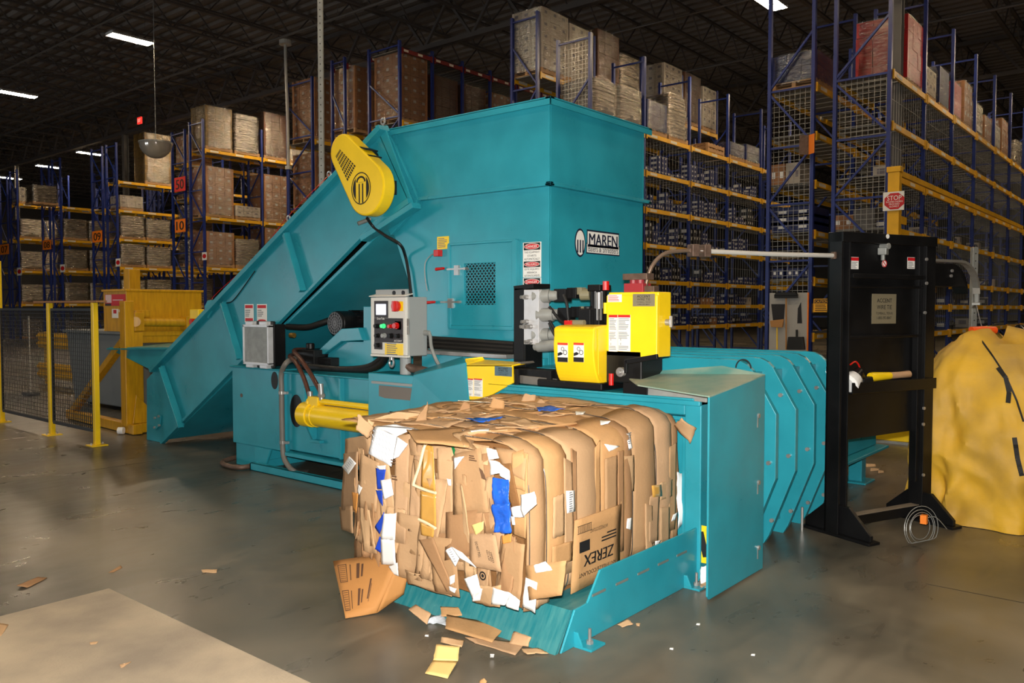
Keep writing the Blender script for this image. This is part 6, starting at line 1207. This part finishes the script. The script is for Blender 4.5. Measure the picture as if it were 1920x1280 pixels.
CLAB = mat('carton_label', (196, 194, 188), .6); BLUEC = mat('blue_carton', (24, 36, 84), .5, var=.15, scale=8); REDC = mat('red_carton', (176, 22, 26), .4, var=.1); GREYC = mat('grey_goods', (92, 88, 84), .5, var=.3, scale=9); PRINTC = mat('carton_print', (110, 104, 110), .7)
def pallet_mb(w, d):
    m = MB()
    for i in range(6): x = -w/2+(w-.1)*i/5; m.box((x, -d/2, .115), (x+.1, d/2, .135))
    for i in range(3): y = -d/2+(d-.08)*i/2; m.box((-w/2, y, .02), (w/2, y+.08, .115))
    for i in range(3): x = -w/2+(w-.1)*i/2; m.box((x, -d/2, 0), (x+.1, d/2, .02))
    return m
def make_load(kind, w, d, h, seed=1):
    rr = random.Random(seed); t = thing('pallet_load', 'proto', 'pallet load', (0, 0, 0)); pallet_mb(w, d).build('pallet', WOOD, t); z0 = .137
    m = MB()
    if kind in ('brown', 'white', 'dark', 'gold', 'red', 'blue'):
        main = dict(brown=BROWNC, white=WHITEC, dark=DARKC, gold=GOLDC, red=REDC, blue=BLUEC)[kind]; nz_ = max(2, round(h/.33)); hh = h/nz_; nx = 3; ny = 3
        for k in range(nz_):
            for i in range(nx):
                for j in range(ny):
                    if 0 < i < nx-1 and 0 < j < ny-1 and k < nz_-1: continue
                    e = rr.uniform(-.008, .008); x0 = -w/2+w*i/nx; y0 = -d/2+d*j/ny; m.cur = 0
                    m.box((x0+.004+e, y0+.004+e, z0+k*hh+.003), (x0+w/nx-.004+e, y0+d/ny-.004+e, z0+(k+1)*hh-.003))
                    if kind in ('white', 'brown'):
                        m.cur = 1; c = x0+w/nx/2
                        if j == 0: m.box((c-.06, y0+e+.001, z0+k*hh+hh*.55), (c+.05, y0+e+.003, z0+k*hh+hh*.8))
                        if i == 0: c = y0+d/ny/2; m.box((x0+e+.001, c-.05, z0+k*hh+hh*.5), (x0+e+.003, c+.06, z0+k*hh+hh*.75))
        m.build('carton_stack', [main, WHITEC if kind == 'brown' else PRINTC], t); fm = FILM
    else:
        n = max(3, round(h/.09)); hh = h/n
        for k in range(n):
            g = []; e = rr.uniform(-.03, .02); f = rr.uniform(-.03, .02)
            N = 24
            lo = []; hi = []
            for i in range(N):
                a = 2*math.pi*i/N; cx = math.copysign(abs(math.cos(a))**.35, math.cos(a)); sy = math.copysign(abs(math.sin(a))**.35, math.sin(a)); q = rr.uniform(-.012, .012)
                lo.append((cx*(w/2+e+q), sy*(d/2+f+q), z0+k*hh)); hi.append((cx*(w/2+e+q), sy*(d/2+f+q), z0+(k+1)*hh-.012+rr.uniform(-.012, .01)))
            m.add(lo+hi, [tuple(range(N-1, -1, -1)), tuple(range(N, 2*N))]+[(i, (i+1) % N, N+(i+1) % N, N+i) for i in range(N)])
        m.build('wrapped_stack', dict(silver=SILV, grey=GREYC)[kind], t); fm = FILMD
    m = MB(); N = 28; g = []
    for j in range(9):
        z = .09+(h+.06)*j/8; row = []
        for i in range(N+1):
            a = 2*math.pi*(i % N)/N; cx = math.copysign(abs(math.cos(a))**.25, math.cos(a)); sy = math.copysign(abs(math.sin(a))**.25, math.sin(a)); q = rr.uniform(0, .018) if i < N else 0
            if i == N: row.append(row[0])
            else: row.append(V((cx*(w/2+.012+q), sy*(d/2+.012+q), z)))
        g.append(row)
    m.grid(g); m.build('stretch_film', fm, t, smooth=True); return t
FIRST = {}
SLOTS = {}
def slot_x(x, y, z):        # the pallet place in its bay nearest to x that is still free
    p = 1.32 if 17.9 < y < 23.6 else 2.49; s = round((x-RX-.7)/(p if p < 2 else 1.245)); key = (round(y, 0), round(z, 1)); u = SLOTS.setdefault(key, set())
    while s in u: s += 1
    u.add(s); return RX+.085+.62+1.32*s if p < 2 else RX+.1+.585+1.19*(s % 2)+2.49*(s//2)
def load(kind, w, d, h, x, y, z, label, group=None, rz=0., seed=1):
    x = slot_x(x, y, z)
    key = (kind, w, d, h, seed)
    if key not in FIRST:
        t = make_load(kind, w, d, h, seed); FIRST[key] = t; t.location = (x, y, z+.001); t.rotation_euler = (0, 0, rz); t['label'] = label
        if group: t['group'] = group
        return t
    return copy_thing(FIRST[key], (x, y, z+.001), rz, label, group)
def lx(px, py, Y): return PY(px, py, Y).x
ordn = ('first', 'second', 'third', 'fourth', 'fifth', 'sixth')
# R5 push-back: brown carton load in the flash glare, more deeper in
load('brown', 1.05, 1.2, 1.9, 17.35, 18.7, 7.02, 'tall wrapped load of brown cartons above the chain guard, glaring in the light'); load('brown', 1.05, 1.2, 1.9, 17.35, 20.8, 7.0, 'wrapped brown carton load half behind the tall one above the chain guard')
load('brown', 1.05, 1.2, 1.5, 21.3, 18.7, 7.02, 'brown carton load against the far blue uprights just above the hopper edge'); load('brown', 1.05, 1.2, 1.9, 17.3, 22.8, 7.0, 'brown carton load framed by the blue end bay behind the white post')
load('dark', 1.05, 1.2, 1.5, 18.7, 18.7, 7.02, 'dark carton load beside the glaring brown load above the hopper'); load('dark', 1.05, 1.2, 1.5, 20.0, 18.7, 7.02, 'dark carton load in shade deep in the push-back rack')
load('brown', 1.05, 1.2, 1.6, 17.3, 22.8, 4.9, 'brown carton load behind the conveyor, under the upper load of the end bay'); load('brown', 1.05, 1.2, 1.7, 17.3, 22.8, 2.6, 'brown carton load low in the end bay just over the conveyor'); load('brown', 1.05, 1.2, 1.6, 17.3, 20.8, 4.9, 'brown carton load seen beside the white perforated post'); load('brown', 1.05, 1.2, 1.5, 18.6, 22.8, 4.9, 'brown carton load second along in the end bay by the white post')
# R10: right face
Yc = 29.2
load('gold', 1.1, 1.05, 1.5, lx(404, 250, 28.7)-.1, Yc, 7.5, 'gold wrapped carton load on the top level over the 50 sign rack'); load('grey', 1.1, 1.05, 1.4, lx(440, 250, 28.7), Yc, 7.5, 'grey wrapped drum-like load next to the gold load on the top level'); load('dark', 1.1, 1.05, 1.7, lx(472, 250, 28.7), Yc, 7.5, 'dark wrapped load at the end of the first top bay past the gold load')
load('white', 1.1, 1.05, .45, lx(514, 285, 28.7), Yc, 7.5, 'low pale carton load on the top level in the second bay'); load('white', 1.1, 1.05, .45, lx(552, 290, 28.7), Yc, 7.5, 'low pale carton load close to the white riser pipe')
load('brown', 1.15, 1.05, 1.75, lx(407, 365, 28.7), Yc, 5.0, 'brown carton load with white labels on the middle level beside the 50 sign'); load('white', 1.1, 1.05, .4, lx(455, 400, 28.7), Yc, 5.0, 'half height pale load on the middle level past the labelled cartons'); load('brown', 1.15, 1.05, 1.75, lx(520, 365, 28.7), Yc, 5.0, 'brown carton load on the middle level in the second bay near the riser pipe')
load('brown', 1.15, 1.05, 1.2, lx(415, 500, 28.7)-.1, Yc, 3.12, 'brown carton load on the lower level right of the 10 sign'); load('silver', 1.1, 1.05, 1.0, lx(455, 470, 28.7), Yc, 3.12, 'film wrapped load on the lower level against the conveyor rail'); load('brown', 1.1, 1.05, 1.5, lx(490, 450, 28.7), Yc, 3.12, 'tall brown wrapped load behind the conveyor rail on the lower level')
# R9 right face (Y 35.6)
Yc = 36.1; x1 = lx(245, 430, 35.6); x2 = lx(298, 430, 35.6)
load('gold', 1.2, 1.0, 2.1, x2, Yc, 7.0, 'tall gold wrapped load on top of rack 09 behind the dome mirror')
for z, n in ((4.55, 'third'), (3.35, 'second'), (1.9, 'lowest')):
    load('silver', 1.1, 1.0, .85 if z > 2 else .75, x1, Yc, z, 'shiny wrapped stack, %s shelf between the nine and ten signs, nine side' % n, seed=2); load('silver', 1.15, 1.0, .8, x2, Yc, z, 'shiny wrapped stack, %s shelf between the nine and ten signs, ten side' % n, seed=3)
load('white', 1.0, .9, .5, x1+.3, Yc, 5.78, 'low pale load on the fourth shelf of the rack before sign 10')
for Yc, y0, pxs, nm, lvs in ((41.7, 41.22, (133, 160), 'eight', (1.8, 3.37, 4.8)), (46.9, 46.4, (48, 72), 'seven', (1.8, 3.5, 5.15))):
    for z, n in zip(lvs, ('lowest', 'second', 'third')):
        for px, w in zip(pxs, ('nearer', 'farther from')): load('silver', 1.1, .9, .85, lx(px, 450, y0), Yc, z, 'shiny wrapped stack, %s shelf by the %s sign, %s the aisle end' % (n, nm, w), seed=2+(px % 2))
load('silver', 1.1, .9, .75, lx(85, 365, 41.22)+.5, 41.7, 6.35, 'crumpled wrapped stack on the top shelf beside sign 08'); load('white', 1.1, .9, .7, lx(60, 370, 46.4), 46.9, 6.9, 'pale stack on the top shelf at the photo edge near sign 07')
for Yc, nm in ((36.1, 'nine'), (41.7, 'eight'), (46.9, 'seven')):
    for k in range(2): load('silver', 1.1, .9, .85, RX+.75+1.15*k, Yc, 0.02, 'wrapped stack at floor level by the %s sign, %s' % (nm, ('at the aisle end', 'one place in')[k]), seed=2)
for z, n in ((1.7, 'lowest'), (3.2, 'second'), (4.5, 'third'), (5.8, 'fourth')): load('silver', 1.0, .9, .9, RX+.75, 30.5, z, 'wrapped stack behind the ten sign end frame, %s shelf' % n, seed=3)
load('brown', 1.0, .9, 1.0, RX+.75, 30.5, 7.1, 'brown load through the end frame above the 50 sign')
# R4 / R3 upper levels
Yc = 13.4
load('white', 1.15, .95, 1.5, 17.3, Yc, 7.5, 'tall white carton load on the end of the top shelf above the hopper'); load('white', 1.1, .95, 1.4, 18.6, Yc, 7.5, 'white carton load second along the top shelf above the hopper'); load('dark', 1.1, .95, 1.6, 19.8, Yc, 7.5, 'dark brown load beside the white cartons on the top shelf'); load('silver', 1.1, .95, 1.2, 21.2, Yc, 7.5, 'film wrapped load on the top shelf past the dark brown one'); load('white', 1.15, .95, 1.5, 23.0, Yc, 7.5, 'white carton load in the third bay of the top shelf'); load('dark', 1.1, .95, 1.5, 24.3, Yc, 7.5, 'dark load behind the third blue upright on the top shelf'); load('white', 1.0, .95, 1.3, 25.7, Yc, 7.5, 'pale carton load farthest along the top shelf')
Yc = 11.87
load('grey', 1.1, 1.0, .85, 18.1, Yc, 6.2, 'grey film wrapped bags on the yellow beam over the hopper corner', seed=2); load('grey', 1.1, 1.0, .8, 17.2, Yc, 6.2, 'grey film wrapped bags at the rack end over the hopper', seed=2)
load('blue', 1.05, 1.0, .75, 19.75, Yc, 6.2, 'blue wrapped carton load on the beam right of the hopper'); load('silver', 1.1, 1.0, 1.15, 20.95, Yc, 6.2, 'tall pale wrapped load on the beam right of the hopper', seed=3); load('blue', 1.05, 1.0, .4, 25.1, Yc, 6.2, 'low blue carton load on the same beam, close to the tall blue upright'); load('blue', 1.05, 1.0, .5, 26.6, Yc, 6.2, 'low blue carton load next to the tall blue upright')
t = pallet_mb(1.1, 1.0); t.v = [p+V((23.3, Yc, 6.21)) for p in t.v]; tag(t.build('empty_pallet', WOOD), 'empty wooden pallet on the yellow beam left of the tall blue upright', 'pallet'); t = pallet_mb(1.1, 1.0); t.v = [p+V((23.3, Yc, 6.35)) for p in t.v]; tag(t.build('empty_pallet', WOOD), 'upper of two stacked wooden pallets on the yellow beam', 'pallet')
# R1 / R2 top level
load('blue', 1.05, .9, .55, 17.3, 6.5, 6.05, 'film wrapped blue and white cartons on top of the rack behind the orange flag'); load('red', 1.15, 1.0, 1.25, 18.25, 5.15, 6.05, 'tall red load on top of the stop sign rack'); load('white', .9, .9, .55, 19.55, 5.1, 6.05, 'pale carton load beside the red load on the rack top'); load('blue', .9, .9, .8, 20.6, 5.1, 6.05, 'blue and white carton load by the second upright on the rack top'); load('red', .85, .9, .75, 21.55, 5.1, 6.05, 'small bright red load on the rack top')
load('brown', .95, .9, 1.0, 22.9, 5.1, 6.05, 'brown carton load on the rack top past the small red load'); load('silver', 1.0, .9, .7, 24.8, 5.1, 6.05, 'film wrapped load on the rack top by the fourth upright', seed=2); load('brown', .9, .9, .6, 26.2, 5.1, 6.05, 'half torn brown carton load on the rack top'); load('white', 1.0, .9, .6, 27.5, 5.1, 6.05, 'pale load far along the rack top'); load('brown', 1.0, .9, .95, 29.0, 5.1, 6.05, 'brown wrapped load farthest but one on the rack top'); load('silver', 1.0, .9, .7, 30.8, 5.1, 6.05, 'film wrapped load farthest along the rack top', seed=3)
# ---------------------------------------------------------------- small cartons on the picking shelves
def carton(mats, w, d, h, lab=True):
    t = MB(); t.box((-w/2, -d/2, 0), (w/2, d/2, h))
    if lab: t.cur = 1; t.box((-w*.32, -d/2-.002, h*.45), (w*.05, -d/2, h*.8)); t.box((-w/2-.002, -d*.3, h*.35), (-w/2, d*.25, h*.8))
    o = t.build('small_carton', mats); return o
cs = [carton([BLUEC, CLAB], .15, .3, .13), carton([BLUEC, CLAB], .11, .3, .18), carton([WHITEC, PRINTC], .2, .32, .24), carton([BROWNC, CLAB], .24, .32, .2), carton([BLUEC, CLAB], .26, .32, .16), carton([mat('black_carton', (26, 26, 30), .4), CLAB], .14, .3, .2)]
NM = ['blue carton', 'slim blue carton', 'white carton', 'brown carton', 'wide blue carton', 'black carton']; used = set(); CW_ = [.15, .11, .2, .24, .26, .14]; CH_ = [.13, .18, .24, .2, .16, .2]
rc = random.Random(21); NC = 0
def place_c(k, x, y, z, label, group):
    global NC
    o = cs[k]
    if k in used: o = cs[k].copy(); COL.objects.link(o)
    used.add(k); o.location = (x, y, z+.001); tag(o, label, 'carton', group); NC += 1
SHN = {1.1: 'second lowest', 1.7: 'third lowest', 2.34: 'fourth', 3.3: 'fifth', 4.24: 'sixth', 5.2: 'topmost picking'}
for bay in range(1, 4):
    for z, gap in ((1.1, .45), (1.7, .48), (2.34, .8), (3.3, .8), (4.24, .8), (5.2, .8)):
        x = RX+bay*PITCH+.16
        while x < RX+(bay+1)*PITCH-.2:
            k = rc.choice((0, 0, 1, 1, 5, 0, 4) if z > 2 or rc.random() < .4 else (2, 3, 5, 1, 0)); run = rc.randint(1, 3)
            for _ in range(run):
                if x > RX+(bay+1)*PITCH-.2: break
                n = rc.randint(1, max(1, int(gap*.85/CH_[k]))) if k in (0, 1, 5) else 1; n = min(n, 4 if z > 3 else 2)
                for s in range(n): place_c(k, x+CW_[k]/2, 11.36+.24, z+s*CH_[k], '%s, %s shelf of the rack behind the hopper, %s bay' % (NM[k], SHN[z], ordn[bay]), '%ss, %s shelf, %s bay' % (NM[k], SHN[z], ordn[bay]))
                x += CW_[k]+.012
            x += rc.uniform(.02, .3)
SH1 = {1.08: 'second lowest', 1.67: 'third lowest', 2.2: 'fourth', 3.14: 'fifth', 4.13: 'sixth', 5.09: 'topmost picking'}
for bay in range(0, 5):
    for z in (1.08, 1.67, 2.2, 3.14, 4.13):
        x = RX+bay*PITCH+.3+rc.uniform(0, .5)
        for _ in range(rc.randint(2, 4)):
            k = rc.choice((0, 1, 4, 5, 2)); x += CW_[k]/2
            if x > RX+(bay+1)*PITCH-.3: break
            place_c(k, x, 4.59+.32, z, '%s behind stop sign rack side mesh, %s shelf, %s bay' % (NM[k], SH1[z], ordn[bay]), '%ss behind side mesh, %s shelf, %s bay' % (NM[k], SH1[z], ordn[bay])); x += CW_[k]/2+rc.uniform(.02, .35)
# goods seen through the end frames
def big(mats, x0, y0, x1, y1, X, dep, zb, label, name='carton', cat='carton', marks=True):
    a = PX(x0, y0, X); b = PX(x1, y1, X); h = a.z-b.z; m = MB(); m.box((X, b.y, zb), (X+dep, a.y, zb+h)); 
    if marks:
        m.cur = 1; w = a.y-b.y
        for f in (.12, .62): m.box((X-.002, b.y+w*f, zb+h*.35), (X, b.y+w*(f+.2), zb+h*.65))
    return tag(m.build(name, mats), label, cat)
zb = 3.15
for k in range(3): big([BLUEC, WHITE], 1447, 378, 1522, 391.2, 16.8, 1.0, zb+k*.152, ['lowest of three long blue cartons stacked behind the rack end', 'middle of three long blue cartons stacked behind the rack end', 'topmost of three long blue cartons stacked behind the rack end'][k])
big([WHITEC, PRINTC], 1478, 362, 1505, 382, 17.4, .4, 3.15, 'white carton behind the long blue cartons in the rack end'); 
big([BROWNC, WHITE], 1443, 285, 1472, 322, 17.0, .6, 4.14, 'brown carton low behind the rack end mesh under the orange flag'); big([WHITEC, PRINTC], 1474, 280, 1500, 318, 17.0, .6, 4.14, 'pale wrapped carton beside the brown one under the orange flag')
for k, (x0, x1) in enumerate(((1446, 1469), (1474, 1499), (1501, 1514))): big([BLUEC, WHITE], x0, 529, x1, 547, 16.72, .4, 2.21, ['first of three blue tool cartons standing over the tool board', 'middle blue tool carton standing over the tool board', 'last of three blue tool cartons, narrow, over the tool board'][k])
for k, (y0, z) in enumerate(((440, 2.21), )): pass
big([SILV], 1445, 497, 1500, 508, 16.9, .6, 2.21+.42, 'flat silver wrapped packet above the blue tool cartons', 'packet', 'packet', False).location.z = 2.621
big([BROWNC, WHITE], 1560, 400, 1600, 425, 17.0, .6, 3.15, 'brown carton behind the end mesh left of the yellow guard post'); big([GREYC], 1600, 392, 1640, 425, 17.0, .6, 3.15, 'grey bundle behind the end mesh beside the yellow guard post', 'bundle', 'bundle', False)
big([BLUEC, WHITE], 1553, 600, 1560, 630, 16.9, .4, 1.09, 'blue carton glimpsed beside the black stand under the caution sign')
# tool board with its tools
tb = thing('tool_board', 'pale grey shadow board for brooms at the foot of the rack', 'tool board', PX(1478, 650, 16.5)); a = PX(1443, 549, 16.5); b = PX(1513, 700, 16.5); b.z = .0
m = MB(); m.box((16.5, b.y, .0), (16.53, a.y, a.z)); m.build('board', mat('board_grey', (168, 166, 160), .6), tb); m = MB(); m.box((16.495, b.y-.01, 0), (16.535, b.y+.012, a.z)); m.build('edge_strip', ORNG, tb)
m = MB(); c = PX(1459.5, 589, 16.497); m.prism([PX(x, y, 16.499) for x, y in ((1446, 570), (1472, 570), (1470, 600), (1450, 606))], (-.003, 0, 0)); m.prism([PX(x, y, 16.499) for x, y in ((1496, 578), (1502, 566), (1504, 606), (1495, 606))], (-.003, 0, 0)); m.build('tool_outline', INK, tb)
WH = mat('broom_wood', (178, 128, 70), .6)
t = thing('push_broom', 'push broom with a black head hung upside down on the tool board', 'broom', PX(1474, 640, 16.45)); c = PX(1474, 556, 16.44); m = MB(); m.box(c+V((-.03, -.24, -.03)), c+V((.03, .24, .03))); m.prism([c+V((-.05, -.24, .02)), c+V((-.05, .24, .02)), c+V((-.05, .2, .09)), c+V((-.05, -.2, .09))], (.1, 0, 0)); m.build('head', BLKM, t, bevel=.01); m = MB(); m.cyl(c, PX(1474, 655, 16.45), .016, n=10); m.build('handle', WH, t, smooth=True)
t = thing('corn_broom', 'tan broom head down on a yellow handle on the tool board', 'broom', PX(1459, 640, 16.45)); m = MB(); m.prism([PX(x, y, 16.47) for x, y in ((1445, 601), (1471, 598), (1468, 614), (1447, 613))], (-.05, 0, 0)); m.build('head', WH, t, bevel=.008); m = MB(); m.cyl(PX(1457, 613, 16.45), PX(1457, 655, 16.45), .014, n=10); m.build('handle', YEL, t, smooth=True)
t = thing('dustpan', 'black dustpan hanging at the bottom of the tool board', 'dustpan', PX(1494, 650, 16.45)); m = MB(); m.prism([PX(x, y, 16.48) for x, y in ((1480, 631), (1508, 631), (1511, 655), (1477, 655))], (-.08, 0, 0)); m.build('pan', BLKM, t, bevel=.01); m = MB(); m.cyl(PX(1494, 632, 16.46), PX(1494, 618, 16.46), .022, n=10); m.build('handle', BLKM, t, smooth=True)
# ---------------------------------------------------------------- things hung in the hall
MIRR = mat('dome_mirror', (206, 200, 190), .12, .55, bump=.15, bscale=6)
d = ray(292, 268); k = 25/d.dot(FWD); c = EYE+d*k; t = thing('dome_mirror', 'half dome convex mirror hung on a thin rod over the aisle', 'mirror', c); m = MB(); R = .47; g = [[c+V((R*math.cos(p)*math.cos(a), R*math.cos(p)*math.sin(a), -R*.98*math.sin(p))) for a in [2*math.pi*i/32 for i in range(33)]] for p in [math.pi/2*j/10*.999 for j in range(11)]]; m.grid(g); m.build('dome', MIRR, t, smooth=True)
m = MB(); m.ring([c+V((R*1.03*math.cos(a), R*1.03*math.sin(a), -.02)) for a in [2*math.pi*i/32 for i in range(32)]], [c+V((R*.97*math.cos(a), R*.97*math.sin(a), -.02)) for a in [2*math.pi*i/32 for i in range(32)]], (0, 0, .04)); m.bar(c+V((-R, 0, .01)), c+V((R, 0, .01)), .03, .015); m.build('rim', GALV, t); m = MB(); m.cyl(c, V((c.x, c.y, 11.31)), .012, n=8); m.build('rod', GALV, t)
t = thing('exit_sign', 'small lit red exit sign high beside the dark column', 'sign', V((17.3, 35., 9.4))); c = PX(262, 226, 17.3); m = MB(); m.box(c+V((-.03, -.17, -.14)), c+V((.03, .17, .14))); p = m.build('case', mat('exit_red', (190, 40, 36), .4, emit=(255, 60, 50), estr=.9), t); m = MB(); text_into(m, 'EXIT', c, FX, .26, .14, .031, .02); m.build('lettering', mat('exit_letter', (255, 170, 150), .4, emit=(255, 180, 160), estr=1.), p); m = MB(); m.cyl(c+V((0, 0, .14)), V((c.x, c.y, 11.31)), .012, n=6); m.build('stem', STEELD, t)
c = PX(541, 315, 16.5); t = thing('riser_pipe', 'white riser pipe with end flanges standing on a blue rack upright', 'pipe', c); m = MB(); m.tube([c, PX(539.5, 230, 16.5), PX(536, 130, 16.5), V((PX(535, 86, 16.5))[:2]+(10.3,))], .05, 12); m.build('pipe', mat('riser_white', (196, 192, 182), .4), t, smooth=True); m = MB(); m.cyl(c-V((0, 0, .05)), c+V((0, 0, .06)), .11, n=16); m.build('flange', MATS['riser_white'], t); e = PX(535, 86, 16.5); m = MB(); m.cyl(V((e.x, e.y, 10.2)), V((e.x, e.y, 10.34)), .2, n=16); m.build('flange', MATS['riser_white'], t)
m = MB(); m.cyl(V((c.x, c.y, 0)), c-V((0, 0, .05)), .05, n=10); m.build('lower_pipe', RBLUE, t, smooth=True)
# guard rail behind the fence, low kerb rail by the aisle
t = thing('guard_rail', 'low double yellow guard rail beyond the mesh fence', 'guard rail', (7.2, 16.2, 0))
for z in (.28, .92):
    m = MB(); m.prism([(7.2, 13.9, z-.16), (7.14, 13.9, z-.08), (7.2, 13.9, z), (7.14, 13.9, z+.08), (7.2, 13.9, z+.16), (7.22, 13.9, z+.16), (7.17, 13.9, z+.08), (7.22, 13.9, z), (7.17, 13.9, z-.08), (7.22, 13.9, z-.16)], (0, 5.2, 0)); m.build('rail', YELM, t)
for y in (14.2, 16.5, 18.8): m = MB(); m.box((7.22, y-.07, 0), (7.36, y+.07, 1.1)); m.build('post', YELM, t)
t = thing('kerb_rail', 'low yellow kerb rail on the floor behind the black stand', 'guard rail', (10.4, 2.7, 0)); m = MB(); m.box((10.4, 1.2, .03), (10.55, 3.1, .2)); m.build('rail', YEL, t, bevel=.01); m = MB(); m.box((10.36, 1.15, 0), (10.6, 3.15, .03)); m.build('base', GALV, t)
